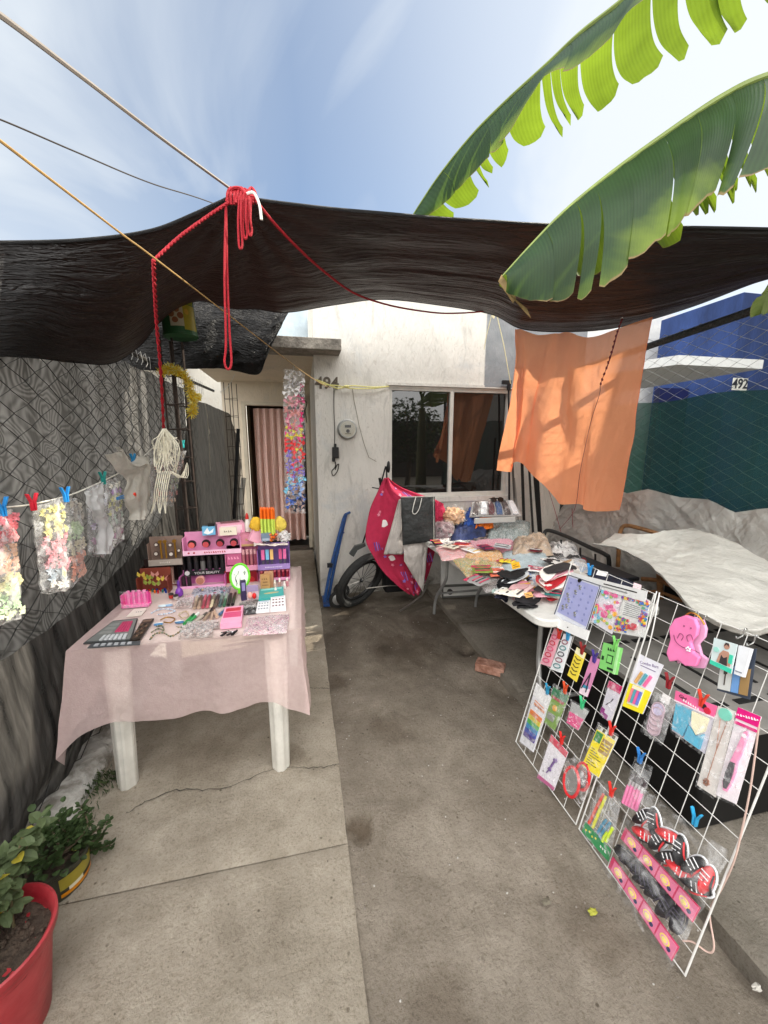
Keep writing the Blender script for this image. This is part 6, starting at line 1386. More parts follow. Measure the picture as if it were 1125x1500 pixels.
card('hair_clip_pack', 'clear pack of rainbow, bow and pink clips right of the earring board', ((862, 908), (896, 929), (884, 858), (916, 868)), [P('e2dfe6', .4), P('dc5a92', .4), P('ef9ab8', .4), P('f0b040', .4), P('9ac05a', .4), P('7fc4e0', .4), P('f4e9ee', .4)],
     lambda mb, F: (beads(6, 46, 7)(mb, F), mb.fd(F, .55, .35, .017, .004, .012, 1, 8), [mb.fd(F, .5 + s * .2, .86, .013, .004, .01, 1, 8, ry=.009) for s in (-1, 1)],
      [mb.tube([F.p(.16 + .1 * math.cos(a / 8 * math.pi) * (1.4 - k * .25), .28 + .16 * math.sin(a / 8 * math.pi) * (1.4 - k * .25), .01) for a in range(9)], .0025, 5, (1, 3, 4, 5)[k]) for k in range(4)]), 'clip pack', film_=(-.02, -.03, 1.02, 1.03))
card('hair_tie_pack', 'pack of bright rubber bands and a red bow, with text on its back card', ((898, 926), (944, 934), (914, 862), (952, 880)), [P('dfe0dc', .4), P('c22a3c', .4), P('e07a2c', .4), P('7a3f9c', .4), P('2f9c6c', .4), P('e6c23c', .4), P('3c6cc0', .4), P('77797a', .5)],
     lambda mb, F: ([mb.fb(F, .18, .44 + i * .045, .72, .455 + i * .045, 0, .001, 7) for i in range(7)], beads_at(mb, F, 70, .05, .05, .45, .36, 3), beads_at(mb, F, 60, .05, .8, .97, .97, 4), beads_at(mb, F, 40, .78, .3, .97, .75, 5), mb.fd(F, .66, .22, .014, .002, .012, 1, 8), mb.fd(F, .55, .2, .010, .002, .012, 1, 8)), 'hair tie pack', film_=(-.02, -.03, 1.02, 1.03))
card('clip_card', 'narrow pink card of red oval snap clips, leftmost on the far rack', ((791, 972), (806, 977), (812, 920), (822, 926)), [P('e7aab8', .5), P('c8263c', .35), P('d8527c', .35), P('f3dfe2', .5)],
     lambda mb, F: [mb.tube([F.p(.5 + .30 * math.cos(a / 12 * 6.283), .14 + i * .165 + .055 * math.sin(a / 12 * 6.283), .005) for a in range(12)], .0022, 5, 1 if i % 2 else 2, True) for i in range(5)])
card('clip_card', 'narrow white card of teal and plum snap clips beside the pink card', ((806, 980), (823, 986), (826, 928), (838, 932)), [P('eceef0', .5), P('2f7c80', .35), P('8a3a52', .35), P('3a3a44', .35)],
     lambda mb, F: [mb.tube([F.p(.5 + .30 * math.cos(a / 12 * 6.283), .14 + i * .165 + .055 * math.sin(a / 12 * 6.283), .005) for a in range(12)], .0022, 5, 1 + i % 3, True) for i in range(5)])
card('lash_strip', 'yellow card with five dark curved lashes', ((831, 989), (844, 999), (845, 948), (858, 957)), [P('f0d94a', .5), P('3a3020', .5), P('f4efc4', .5)],
     lambda mb, F: (mb.fb(F, 0, .8, 1, 1, 0, .001, 2), [mb.tube([F.p(.2 + .6 * a / 6, .72 - i * .13 - .05 * math.sin(math.pi * a / 6), .003) for a in range(7)], .002, 5, 1) for i in range(5)]))
card('tweezer_card', 'pink card with crossed dark tweezers', ((848, 1015), (860, 1021), (866, 961), (879, 966)), [P('d58cb4', .5), P('2c2c34', .4), P('f1dbe6', .5), P('3f8fae', .4)],
     lambda mb, F: (mb.fb(F, 0, 0, 1, .2, 0, .001, 2), mb.fl(F, [(.15, .15), (.6, .6)], .0025, .004, 1), mb.fl(F, [(.75, .1), (.6, .6)], .0025, .004, 1), mb.fb(F, .2, .18, .8, .26, .001, .003, 3)))
card('green_pouch', 'bright green mesh pouch with black print at the centre of the far rack', ((877, 978), (901, 988), (884, 941), (909, 949)), [P('83cf72', .5), P('1d3a20', .5), P('a8e09a', .5)],
     lambda mb, F: (mb.ft(F, 3, .55, .82, .022, .0005, 1), mb.fb(F, .38, .3, .72, .62, 0, .002, 1), mb.fb(F, .42, .34, .68, .58, .002, .003, 0), mb.fb(F, .08, .35, .2, .5, 0, .002, 1), mb.fb(F, .5, .08, .85, .16, 0, .002, 1), mb.fb(F, .9, 0, 1, 1, 0, .006, 2)), 'pouch', th=.014)
def rainbow(mb, F):
    for i, c in enumerate((1, 2, 3, 4, 5, 6)): pass
    for i in range(9):
        u = .14 + i * .085
        for k in range(6): mb.fb(F, u, .14 + k * .075, u + .075, .14 + (k + 1) * .075, 0, .005, 6 - k)
    mb.fb(F, .0, .80, 1, 1, 0, .0012, 7); mb.fb(F, .2, .68, .9, .72, 0, .001, 8); mb.fb(F, .2, .74, .8, .76, 0, .001, 8); mb.ft(F, 5, .5, .70, .018, .001, 9)
card('comb_pack', 'white pack of rainbow striped bands at the left edge of the far rack', ((761, 1086), (781, 1102), (786, 1000), (808, 1022)), [P('e2e2e6', .4), P('e07a2c', .4), P('d9c83a', .4), P('4fae5a', .4), P('2f86b8', .4), P('3348a4', .4), P('51368c', .4), P('f2f2f2', .4), P('e2a07c', .4), P('8f4a34', .4)], rainbow, 'band pack', film_=(-.02, -.02, 1.02, 1.02))
card('hair_net_pack', 'green card pack with an orange round net and grey band', ((797, 1058), (812, 1070), (811, 1006), (833, 1020)), [P('7fa24c', .5), P('e6a52c', .4), P('2f7a50', .5), P('8f9186', .5), P('b4595a', .5)],
     lambda mb, F: (mb.fb(F, 0, .8, 1, 1, 0, .002, 2), mb.fb(F, .1, .72, .9, .79, 0, .002, 4), mb.fd(F, .5, .52, .014, .001, .006, 1, 20), mb.fb(F, .1, .16, .7, .34, 0, .003, 3)), 'pack', film_=(-.02, -.02, 1.15, 1.1))
card('pin_pack', 'small clear pack with a pink card on a green peg', ((830, 1059), (847, 1070), (838, 1028), (862, 1042)), [P('b4b6b4', .4), P('e0558c', .5), P('f4c8d8', .5)],
     lambda mb, F: (mb.fb(F, .02, .02, .98, .56, 0, .003, 1), beads_at(mb, F, 14, .1, .08, .9, .5, 9, m0=2, nm=1, r=.002)), 'pack', film_=(-.05, -.02, 1.1, 1.1))
card('charm_pack', 'narrow magenta and white pack hanging above the yellow card', ((879, 1046), (893, 1058), (893, 997), (912, 1006)), [P('d4d0da', .4), P('c2125e', .4), P('8c1c7c', .4), P('4a4450', .4)],
     lambda mb, F: (mb.fb(F, 0, .8, 1, 1, 0, .003, 1), mb.fb(F, .0, .04, .3, .22, 0, .003, 2), mb.fb(F, .3, .0, .7, .12, 0, .003, 2), mb.fl(F, [(.3, .35), (.6, .5), (.7, .6)], .0018, .003, 3)), 'pack', film_=(0, 0, 1, 1))
card('bow_card', 'white card with a purple bow and red stripe at the foot of the far rack', ((787, 1139), (811, 1158), (808, 1076), (832, 1102)), [P('ece8ee', .5), P('d8475e', .5), P('6c4a8c', .45), P('bf5a8c', .5), BK],
     lambda mb, F: (mb.fb(F, 0, .86, 1, 1, 0, .002, 1), mb.fb(F, 0, 0, 1, .08, 0, .002, 3), mb.fd(F, .62, .62, .010, .001, .009, 2, 8), mb.fd(F, .5, .36, .009, .001, .009, 2, 8), mb.fl(F, [(.62, .62), (.5, .36)], .005, .006, 2), mb.fl(F, [(.5, .36), (.42, .25)], .003, .006, 2), mb.fd(F, .2, .22, .003, .001, .003, 4, 8)), 'card', film_=(-.02, -.02, 1.04, 1.02))
def yel(mb, F):
    mb.fb(F, .02, .02, .98, .9, 0, .002, 1); mb.fb(F, .06, .66, .4, .88, .002, .003, 2); mb.fb(F, .46, .5, .96, .82, .002, .003, 3)
    for i in range(8): mb.fb(F, .12, .10 + i * .055, .3 + .08 * (i * 5 % 7), .115 + i * .055, .002, .0027, 4); 
    for i in range(4): mb.fb(F, .04 + i * .25, .92, .16 + i * .25, .99, 0, .002, 4)
    for i in range(3): mb.fb(F, .5, .58 + i * .07, .9, .6 + i * .07, .003, .0036, 1)
card('yellow_card', 'bright yellow instruction card with green and brown boxes', ((852, 1122), (877, 1140), (877, 1062), (905, 1080)), [P('dcdcd4', .4), P('f6e11c', .5), P('2f8a3c', .5), P('a8863c', .5), P('4a4620', .5)], yel, 'card', film_=(-.04, -.04, 1.04, 1.06))
rm_ = thing('round_mirror', 'pair of red-framed round mirrors in a clear bag low on the far rack', 'mirror', onrack(843, 1145, .03), CG)
for i, (cx_, cy_, rx_, ry_, o_) in enumerate(((834, 1146, .042, .062, .035), (850, 1138, .036, .056, .02))):
    c = onrack(cx_, cy_, o_); F = Frame(c + Vector((0, .05, -.05)), c + Vector((0, -.05, -.05)), c + Vector((.02, .05, .05)))
    mb = MB(); mb.tube([F.p(.5 + rx_ / .1 * math.cos(a / 28 * 6.283), .5 + ry_ / .1 * math.sin(a / 28 * 6.283)) for a in range(28)], .0062, 8, 0, True); mb.fd(F, .5, .5, rx_, -.003, .0, 1, 28, ry=ry_); mb.build('mirror_disc', [P('dd3036', .35), mat('mirror_back', (.45, .46, .45), .15, .05, metal=.6)], rm_)
c = onrack(843, 1140, .04); mb = MB(); mb.blob(c, (.03, .062, .085), 16, 0, .3, 2, 6); mb.build('film', FILM3, rm_)
def combs(mb, F):
    mb.fb(F, .0, .0, 1, .2, 0, .004, 1); mb.ft(F, 3, .8, .1, .018, .005, 2); [mb.fd(F, .12 + i * .12, .1 + .03 * (i % 2), .004, .004, .005, 3, 6) for i in range(4)]
    for i, (u0, v0, u1, v1, c) in enumerate(((.14, .25, .3, .9, 4), (.3, .25, .42, .9, 5), (.5, .24, .66, .56, 6), (.6, .22, .82, .58, 6), (.72, .2, .8, .4, 7), (.82, .25, .95, .55, 7))): mb.fl(F, [(u0, v0), ((u0 + u1) / 2 - .02, (v0 + v1) / 2), (u1, v1)], .0055, .006, c, 7)
card('comb_bag', 'clear bag of red, blue and lime combs on a green base card', ((853, 1218), (892, 1262), (880, 1148), (909, 1176)), [film('bag_back', base=.1, amp=.4), P('1f8f4f', .45), P('e6ece6', .5), P('e6d84a', .5), P('d8503c', .4), P('d6d444', .4), P('4a8aa8', .4), P('c8e03c', .4)], combs, 'bag of combs', film_=(-.03, -.02, 1.05, 1.08))
def pbrush(mb, F):
    for i in range(5):
        u = .1 + i * .19; mb.fl(F, [(u, .02), (u + .02, .46 + .04 * (i % 2))], .0065, .006, 1, 8); mb.fl(F, [(u + .02, .46), (u + .035, .62)], .0045, .006, 2, 8); mb.fl(F, [(u + .035, .62), (u + .05, .74 + .05 * (i % 2))], .005, .006, 3, 8)
card('brush_pack', 'clear pack of pink-handled makeup brushes on the near rack', ((912, 1176), (936, 1190), (930, 1118), (954, 1132)), [film('bag_back', base=.1, amp=.4), P('ef86b4', .4), P('d9d6d8', .3, .5), P('4a3f42', .7)], pbrush, 'brush pack', film_=(-.05, -.03, 1.08, 1.15))
# near panel
def blst(mb, F):
    mb.fb(F, 0, 0, 1, .45, 0, .001, 1); mb.fb(F, .18, .08, .72, .44, .001, .003, 2)
    for i, c in enumerate((3, 4, 5, 6)): mb.fb(F, .20 + i * .13, .12, .31 + i * .13, .38, .003, .007, c)
    for i, c in enumerate((7, 4, 5)): mb.fl(F, [(.25 + i * .2, .5), (.38 + i * .2, .72)], .006, .004, c, 6)
    mb.ft(F, 'Combo Bars', .52, .9, .015, .0005, 8); mb.fb(F, .2, .82, .85, .835, 0, .001, 8)
card('bar_pack', 'yellow and white blister pack of pastel sticks at the rack joint', ((912, 1034), (941, 1046), (936, 958), (971, 974)), [P('e9e8f0', .5), P('f3e22c', .5), P('f0ecd0', .4), P('f08a8c', .4), P('5aa6b4', .4), P('ea6a9c', .4), P('6f7ed0', .4), P('d9a86a', .4), P('8a7c9c', .5)], blst, 'blister pack', th=.005)
pg = thing('shaped_wallet', 'pink blob-shaped soft wallets hanging at the top of the near rack', 'wallet', onrack(1010, 935, .03), CG)
pts_ = [(985, 968), (980, 955), (986, 935), (984, 918), (992, 905), (1008, 900), (1022, 905), (1027, 918), (1025, 930), (1016, 940), (1020, 955), (1029, 962), (1024, 975), (1008, 974), (998, 966)]
mb = MB(); mb.poly([onrack(a, b, .03) for a, b in pts_], (-.014, 0, -.003)); mb.build('front_wallet', P('ee7fb4', .5), pg, bevel=.004)
mb = MB(); mb.poly([onrack(a + 11, b + 3, .012) for a, b in pts_], (-.01, 0, -.003)); mb.build('back_wallet', P('d9a0c2', .5), pg, bevel=.003)
mb = MB(); q = lambda a, b: onrack(a, b, .046)
for a, b in ((1002, 917), (1012, 920)): mb.blob(q(a, b), .0025, 5)
for pp in (((992, 935), (996, 928), (1001, 932), (998, 938)), ((1008, 940), (1006, 932), (1012, 930), (1015, 938)), ((987, 930), (990, 940), (1000, 948), (1015, 952), (1025, 957))): mb.tube(curve([q(a, b) for a, b in pp], 10), .0010, 5)
for i in range(5): mb.blob(q(1008, 951) + Vector((0, .006 * math.cos(i * 1.257), .006 * math.sin(i * 1.257))), .0035, 5, 1)
mb.build('face_stitching', [P('7a2f56', .5), P('f6e4ee', .5)], pg)
mb = MB(); mb.tube(curve([onrack(1003, 903, .03), onrack(1012, 897, .035), onrack(1024, 903, .03), onrack(1032, 915, .02)], 16), .003, 6); mb.build('gold_chain', GOLD, pg)
def bra(mb, F):
    mb.fb(F, .0, .0, 1, .15, 0, .002, 1); mb.fd(F, .62, .84, .008, .001, .003, 2, 14, ry=.010); mb.fp(F, [(.28, .18), (.36, .5), (.5, .66), (.72, .66), (.85, .5), (.9, .2)], 0, .002, 2); mb.fp(F, [(.42, .18), (.46, .48), (.58, .4), (.72, .48), (.78, .18)], .002, .003, 3); mb.fp(F, [(.52, .8), (.56, .95), (.7, .95), (.72, .84), (.62, .9)], .003, .004, 3); mb.fd(F, .2, .6, .008, .001, .003, 4, 12); mb.fb(F, .8, .3, .95, .6, .001, .003, 1)
card('underwear_pack', 'teal-edged pack showing a person in a dark top, on the near rack', ((1040, 972), (1071, 987), (1046, 934), (1080, 944)), [P('cfdcdc', .45), P('3fc9a8', .45), P('b98c78', .5), P('3b3638', .5), P('9fd8cc', .5)], bra, 'garment pack', off=.05)
card('notebook', 'white pack right of the teal-edged one', ((1075, 987), (1088, 992), (1082, 945), (1100, 950)), [P('e2e3e6', .5), P('8b8f98', .5)], lambda mb, F: mb.fb(F, .1, .1, .8, .14, 0, .001, 1), 'pack', off=.04, th=.012)
card('photo_pack', 'grey pack with blue and brown pictures behind the white pack', ((1050, 1011), (1098, 1025), (1056, 965), (1108, 950)), [P('3a4250', .4), P('cfd0cc', .5), P('6d9ad0', .5), P('9a7c50', .5), P('4a423c', .5)], lambda mb, F: (mb.fb(F, .03, .06, .42, .94, 0, .003, 1), mb.fb(F, .44, .06, .66, .7, 0, .003, 2), mb.fb(F, .68, .06, .93, .6, 0, .003, 3), mb.fb(F, .18, .5, .28, .8, .003, .005, 4), mb.fl(F, [(.23, .2), (.23, .6)], .002, .004, 4)), 'pack', off=.02)
def cups(mb, F):
    for i in range(5): mb.tube([F.p(.48 + .3 * math.cos(a / 24 * 6.283), .68 - i * .115 + .15 * math.sin(a / 24 * 6.283), .014 - i * .002) for a in range(24)], .003, 5, 1, True)
    for i in range(5): mb.fd(F, .48, .68 - i * .115, .021, .010 - i * .002, .013 - i * .002, 2 if i == 0 else 3, 24, ry=.024)
    mb.fb(F, .35, .86, .75, 1.05, .002, .005, 4)
card('shoulder_pad_pack', 'clear pack of stacked lilac pads under a dark red peg', ((941, 1071), (970, 1090), (962, 1014), (990, 1028)), [film('bag_back', base=.1, amp=.4), P('b9a4ae', .3), P('c9c0da', .4), P('d6bcc4', .4), P('eeeae8', .5)], cups, 'pad pack', film_=(-.05, -.03, 1.08, 1.0))
def pants(mb, F):
    mb.fb(F, -.02, .76, 1.02, 1.0, 0, .004, 1); mb.fb(F, -.02, .74, 1.02, .77, .0, .005, 6); mb.fd(F, .75, .90, .008, .004, .007, 4, 12); mb.fd(F, .85, .84, .010, .004, .008, 5, 12); mb.ft(F, 'Girl', .2, .9, .016, .005, 4); mb.ft(F, 7, .45, .82, .014, .005, 6)
    mb.fp(F, [(.04, .06), (.06, .7), (.5, .7), (.46, .35), (.38, .06)], .0, .008, 2); mb.fp(F, [(.5, .7), (.92, .7), (.9, .42), (.72, .26), (.56, .38)], .0, .008, 3); mb.fp(F, [(.44, .04), (.5, .36), (.72, .22), (.9, .36), (.88, .03)], 0, .010, 2)
card('briefs_pack', 'pack of blue and cream briefs under a pink header card', ((984, 1070), (1032, 1104), (992, 1012), (1050, 1034)), [P('c9c4d0', .4), P('e86a9a', .45), P('5fb2ce', .6), P('f2ecc8', .6), P('2b2024', .5), P('cc2a44', .5), P('f8e2ea', .5)], pants, 'garment pack', film_=(-.02, -.05, 1.02, .78))
def neck(mb, F):
    mb.fd(F, .55, .93, .018, .001, .006, 1, 24); mb.fl(F, [(.35, .86), (.55, .5), (.45, .12)], .0012, .004, 2, 4); mb.fl(F, [(.75, .86), (.55, .5)], .0012, .004, 2, 4)
    for i in range(7): mb.fd(F, .44 + .1 * math.cos(i), .10 + .03 * math.sin(i), .0035, .001, .006, 2, 7)
card('necklace_pack', 'long clear strip with a rose gold necklace under a mint disc', ((1021, 1150), (1048, 1168), (1052, 1034), (1077, 1042)), [P('dcd6d0', .4), P('7fcdb8', .4), P('b5806a', .3, .6)], neck, 'necklace pack', film_=(-.02, -.02, 1.02, .88))
def fbr(mb, F):
    mb.fb(F, 0, .88, 1, 1, 0, .003, 1); mb.fb(F, 0, .82, 1, .85, 0, .003, 1); mb.ft(F, 9, .5, .94, .012, .004, 3)
    P_ = [(.62, .44), (.7, .55), (.72, .68), (.74, .77), (.66, .80), (.55, .77), (.5, .68), (.42, .55), (.34, .44), (.25, .3), (.24, .18), (.36, .09), (.5, .09), (.62, .18), (.66, .32)]
    mb.fp(F, P_, .0, .008, 2); mb.fd(F, .62, .74, .006, .008, .009, 5, 12); mb.fp(F, [(.58, .42), (.36, .42), (.29, .3), (.29, .19), (.38, .12), (.5, .12), (.58, .2), (.61, .32)], .008, .012, 4)
card('foot_file_pack', 'pack with a pink foot file and dark pad, at the right of the near rack', ((1048, 1164), (1078, 1178), (1082, 1036), (1115, 1050)), [P('ece4e8', .45), P('dc1a7c', .45), P('f29ac0', .4), P('f9e6f0', .5), P('4f4c50', .9), P('fdf5f9', .4)], fbr, 'foot file', film_=(-.03, -.02, 1.03, .86))
# big bag of trainers with a printed band
def trainers(mb, F):
    for v0, m0 in ((.36, 2), (-.04, 2)):
        mb.fb(F, -.02, v0, 1.0, v0 + .145, .012, .015, m0)
        for i in range(4):
            u = .03 + i * .245
            mb.fb(F, u, v0 + .01, u + .225, v0 + .135, .015, .017, 3)
            for k, (cc, rr) in enumerate(((4, .016), (5, .012), (6, .008))): mb.fd(F, u + .10, v0 + .075, rr, .017 + k * .0012, .0182 + k * .0012, cc, 18, ry=rr * .8)
            mb.fd(F, u + .17, v0 + .05, .006, .017, .020, 7, 8)
qd = ((898, 1290), (985, 1415), (950, 1155), (1075, 1262))
q = [onrack(899, 1268, .03), onrack(992, 1402, .03), onrack(946, 1160, .02), onrack(1072, 1255, .02)]; F = Frame(*q)
sb = thing('trainer_bag', 'big clear bag of black, red and white trainers with pink rainbow-printed bands', 'bag of shoes', q[0], CG)
mb = MB(); trainers(mb, F); mb.build('printed_band', [WHT_, WHT_, P('c83a64', .45), P('e07a9c', .45), P('f2dc6a', .45), P('e8a2bc', .4), P('f0e27a', .4), P('30345c', .4)], sb, smooth=False)
rnd = random.Random(6)
def shoe(c, ang, mats_):
    mb = MB(); ca, sa = math.cos(ang), math.sin(ang)
    ax = F.ex * ca + F.ey * sa; ay = -F.ex * sa + F.ey * ca
    def pt(x, y, z): return c + ax * x + ay * y + F.n * z
    def up(u, v):
        a = 2 * math.pi * u; L_ = .044; W_ = .017 * (1 + .2 * math.cos(a)); h = math.sin(math.pi * v / 2)
        return pt(math.cos(a) * L_ * h, math.sin(a) * W_ * h, .012 + .026 * math.cos(math.pi * v / 2) * (1 - .35 * math.cos(a)))
    mb.grid(up, 22, 8, 0, closeu=True)
    mb.tube([pt(.046 * math.cos(a / 22 * 6.283), .0185 * math.sin(a / 22 * 6.283) * (1 + .2 * math.cos(a / 22 * 6.283)), .006) for a in range(22)], .003, 7, 1, True)
    mb.tube(curve([pt(-.02, -.02, .018), pt(0, -.019, .026), pt(.030, -.013, .016)], 8), .003, 6, 2)
    for k in range(3): mb.tube([pt(.0 + k * .012, -.012, .034 - k * .003), pt(.002 + k * .012, .012, .034 - k * .003)], .0018, 5, 3)
    mb.build('trainer', mats_, sb, angle=80)
cs = [P('1b1a1c', .6), P('eceff2', .5), P('d0242c', .4), P('e9e9ea', .6), P('cfd6e8', .5)]
for i, (u, v, a) in enumerate(((.12, .76, 1.2), (.22, .62, .4), (.27, .8, 2.2), (.38, .68, 1.4), (.46, .80, .5), (.54, .62, .9), (.62, .76, 2.0), (.70, .62, .2), (.78, .74, 1.2), (.88, .62, .6), (.94, .72, 1.7))):
    shoe(F.p(u, v, 0), a, [cs[0], cs[1], cs[2], cs[3]] if i % 3 != 1 else [cs[2], cs[1], cs[0], cs[3]])
for i in range(6): shoe(F.p(.12 + i * .15, .24 + .02 * (i % 2), -.004), .2 + i * .3, [P('1c191d', .6), P('2a262e', .6), P('352e3c', .5), P('454050', .5)])
mb = MB(); mb.grid(lambda u, v: F.p(lerp(-.06, 1.04, u), lerp(-.1, 1.05, v), .024 + .032 * (math.sin(math.pi * u) * abs(math.sin(math.pi * v * 2))) ** .5 + .014 * fbm((u * 6, v * 6, 0), 1.3, 4)), 60, 60)
mb.build('film', film('big_bag_film', base=.02, amp=.30, scale=11, bump=1, bs=14, rough=.12), sb)
pegs = [((819, 928), 'c2372c', 'red peg on the pink clip card'), ((832, 930), '2f8fc0', 'blue peg on the white clip card'), ((853, 950), '8e2a2a', 'dark red peg on the yellow lash card'), ((871, 962), '4a3a8c', 'violet peg on the tweezer card'), ((902, 942), '7fcf6a', 'green peg on the green pouch'),
        ((802, 1010), '2f8fb8', 'blue peg on the rainbow band pack'), ((828, 1008), 'd4502c', 'orange-red peg on the green net pack'), ((853, 1030), '3fbf7f', 'green peg on the small pink pin pack'), ((823, 1082), 'd8302c', 'red peg on the purple bow card'), ((896, 1068), 'd8342c', 'red peg on the yellow instruction card'),
        ((896, 1158), 'e0342c', 'red peg on the bag of combs'), ((938, 1108), '2f78c0', 'blue peg on the pink brush pack'), ((980, 998), '8e242c', 'dark red peg on the lilac pad pack'), ((1029, 1024), 'd8402c', 'red peg on the briefs pack'), ((1019, 1198), '2f9fd0', 'sky-blue peg on the trainer bag'), ((864, 834), '2f88c8', 'blue peg standing on the top of the far rack')]
for (px, py), c, lb in pegs: peg(px, py, c, lb)
# hooks on the rack top
for i, (px, py) in enumerate(((1020, 900), (1034, 906), (1092, 925), (1108, 935))):
    p = onrack(px, py, .005); mb = MB(); mb.tube(curve([p + Vector((.006, 0, .004)), p + Vector((0, 0, .011)), p + Vector((-.006, 0, .006)), p + Vector((-.008, 0, -.012)), p + Vector((-.03, 0, -.02)), p + Vector((-.034, 0, -.012))], 16), .002, 6)
    single(mb, 'wire_hook', [P('c9c9c6', .25, .8)], ('first hook from the left on the near rack, by the pink wallets', 'second hook from the left, just right of the pink wallets', 'third hook, above the white pack', 'last hook, at the right edge of the near rack')[i], 'hook', 'hooks on the near rack')
# ================================================================ ORANGE CLOTH
oT = [at(756, 481, Y=3.25), at(766, 482, Y=3.22), at(790, 491, Y=3.15), at(815, 489, Y=3.1), at(832, 487, Y=3.05), at(865, 494, Y=2.98), at(895, 485, Y=2.92), at(925, 474, Y=2.85), at(956, 464, Y=2.78)]
oB = [at(733, 690, Y=3.15), at(748, 690, Y=3.05), at(752, 676, Y=3.0), at(790, 702, Y=2.95), at(822, 738, Y=2.85), at(846, 738, Y=2.78), at(860, 748, Y=2.72), at(885, 750, Y=2.68), at(905, 747, Y=2.62)]
def ocl(u, v):
    a = cr_(oT, u); b = cr_(oB, u); p = a.lerp(b, v)
    p.x += .03 * math.sin(v * 3.0) * (1 if u < .3 else .2)
    f = (1 - u) ** 1.2
    p.y += .045 * f * math.sin(u * 34 + v * 2) * (.3 + v) + .02 * math.sin(u * 15 - v * 5) + .03 * fbm((u * 2.5, v * 1.5, 0), 1.4, 5) + .012 * fbm((u * 9 + v * 2, v * 2.2, 0), 1.2, 8)
    p.z += -.02 * (1 - abs(math.sin(u * 3 * math.pi))) * 0
    return p
OM = mat('orange_sheer', (1, .37, .19), .85, .05, 4, .35, 90, trl=.55, trc=(1, .42, .2), alpha=.94, crk=3, crs=.35)
mb = MB(); mb.grid(ocl, 150, 70); mb.tube([ocl(1, v / 40) + Vector((0, -.002, 0)) for v in range(41)], .003, 4)
tag(mb.build('hanging_cloth', OM, angle=80), 'sheer orange cloth hanging below the tarp in front of the right fence', 'cloth')
mb = MB(); mb.tube(curve([at(912, 466, Y=2.76), at(905, 485, Y=2.74), at(898, 510, Y=2.74), at(890, 535, Y=2.74), at(880, 562, Y=2.74), at(878, 578, Y=2.75), at(865, 620, Y=2.74), at(850, 690, Y=2.7), at(842, 745, Y=2.7), at(820, 775, Y=2.8)], 60), [.0045 if i < 22 else .002 for i in range(61)], 5)
for i in range(14): mb.blob(cr_([at(911, 468, Y=2.74), at(904, 487, Y=2.73), at(897, 512, Y=2.73), at(889, 537, Y=2.73), at(880, 562, Y=2.73)], i / 13), (.008, .008, .012), 4, 0, .3, 3, i)
tag(mb.build('maroon_cord', mat('maroon_cord', (.14, .015, .02), .8, .2, 30)), 'twisted maroon cord hanging down over the orange cloth', 'cord')
mb = MB(); mb.blob(at(911, 466, Y=2.74), .007, 6); tag(mb.build('cloth_peg', P('ece9e2', .4)), 'tiny white clip at the top right corner of the orange cloth', 'clip')
mb = MB(); mb.tube([at(800, 706, Y=3.6), at(812, 745, Y=3.5), at(822, 780, Y=3.4)], .003, 4); mb.tube([at(838, 745, Y=3.4), at(840, 790, Y=3.4)], .003, 4)
tag(mb.build('red_string', P('8a2430', .7)), 'thin red strings hanging below the orange cloth', 'string')

# ================================================================ METAL THINGS BY THE WINDOW
bl = thing('metal_bars', 'black metal bars leaning together beside the window under the orange cloth', 'bars', at(775, 830, Y=3.8))
for a, b, ww, cc in (((748, 640), (756, 800), .02, '4a4a48'), ((762, 640), (768, 820), .03, '1a1a1b'), ((772, 650), (783, 830), .022, '2a2a2a'), ((779, 660), (793, 838), .035, '101011'), ((786, 690), (795, 838), .025, '1a1a1c'), ((753, 700), (764, 815), .012, '8a8a86')):
    p0, p1 = at(*a, Y=3.84), at(*b, Y=3.72); mb = MB(); W = Vector((ww, 0, 0)); D = Vector((0, .012, 0)); mb.hexa([p1, p1 + W, p1 + W + D, p1 + D, p0, p0 + W, p0 + W + D, p0 + D]); mb.build('bar', P(cc, .5), bl, smooth=False)
mb = MB(); p0, p1 = at(745, 562, Y=3.92), at(746, 735, Y=3.92); mb.tube([p0, p1], .011, 8); mb.box(p0 + Vector((-.03, -.01, .01)), (.10, .03, .04)); mb.box(p0 + Vector((.0, -.01, -.04)), (.03, .03, .06))
tag(mb.build('wall_pole', P('17171a', .5)), 'black pole with bracket on the wall at the right of the window', 'pole')
mb = MB(); mb.tube([at(826, 640, Y=3.86), at(832, 790, Y=3.86), at(835, 840, Y=3.86)], .022, 8); tag(mb.build('corner_post', P('141517', .5)), 'dark post at the corner of house wall and right fence', 'post')
bf = thing('bed_frame', 'black tubular bed end standing behind the folding table', 'bed frame', at(797, 860, Y=3.0))
mb = MB(); mb.tube(curve([at(797, 880, Y=3.0), at(796, 800, Y=3.0), at(797, 783, Y=3.0), at(804, 777, Y=2.98), at(830, 786, Y=2.85), at(862, 801, Y=2.65), at(886, 812, Y=2.5), at(892, 822, Y=2.48), at(892, 870, Y=2.48)], 60), .017, 8); mb.build('frame_tube', P('1c1b1a', .5), bf)
for px, Y_ in ((822, 2.88), (850, 2.7), (872, 2.58)):
    mb = MB(); mb.tube([at(px, 783 + (px - 804) * .42, Y=Y_), at(px, 850, Y=Y_)], .008, 6); mb.build('bar', P('1c1b1a', .5), bf)
RUST = mat('rusty_brown_tube', (.22, .10, .035), .6, .5, 18, .4, 50, metal=.2)
rb = thing('bed_frame', 'rusty brown tubular bed frame under the pale tarpaulin', 'bed frame', at(940, 870, Y=2.3))
mb = MB(); mb.tube(curve([at(905, 830, Y=2.6), at(907, 795, Y=2.6), at(909, 778, Y=2.6), at(917, 770, Y=2.58), at(945, 776, Y=2.45), at(976, 786, Y=2.35)], 40), .016, 8); mb.build('head_rail', RUST, rb)
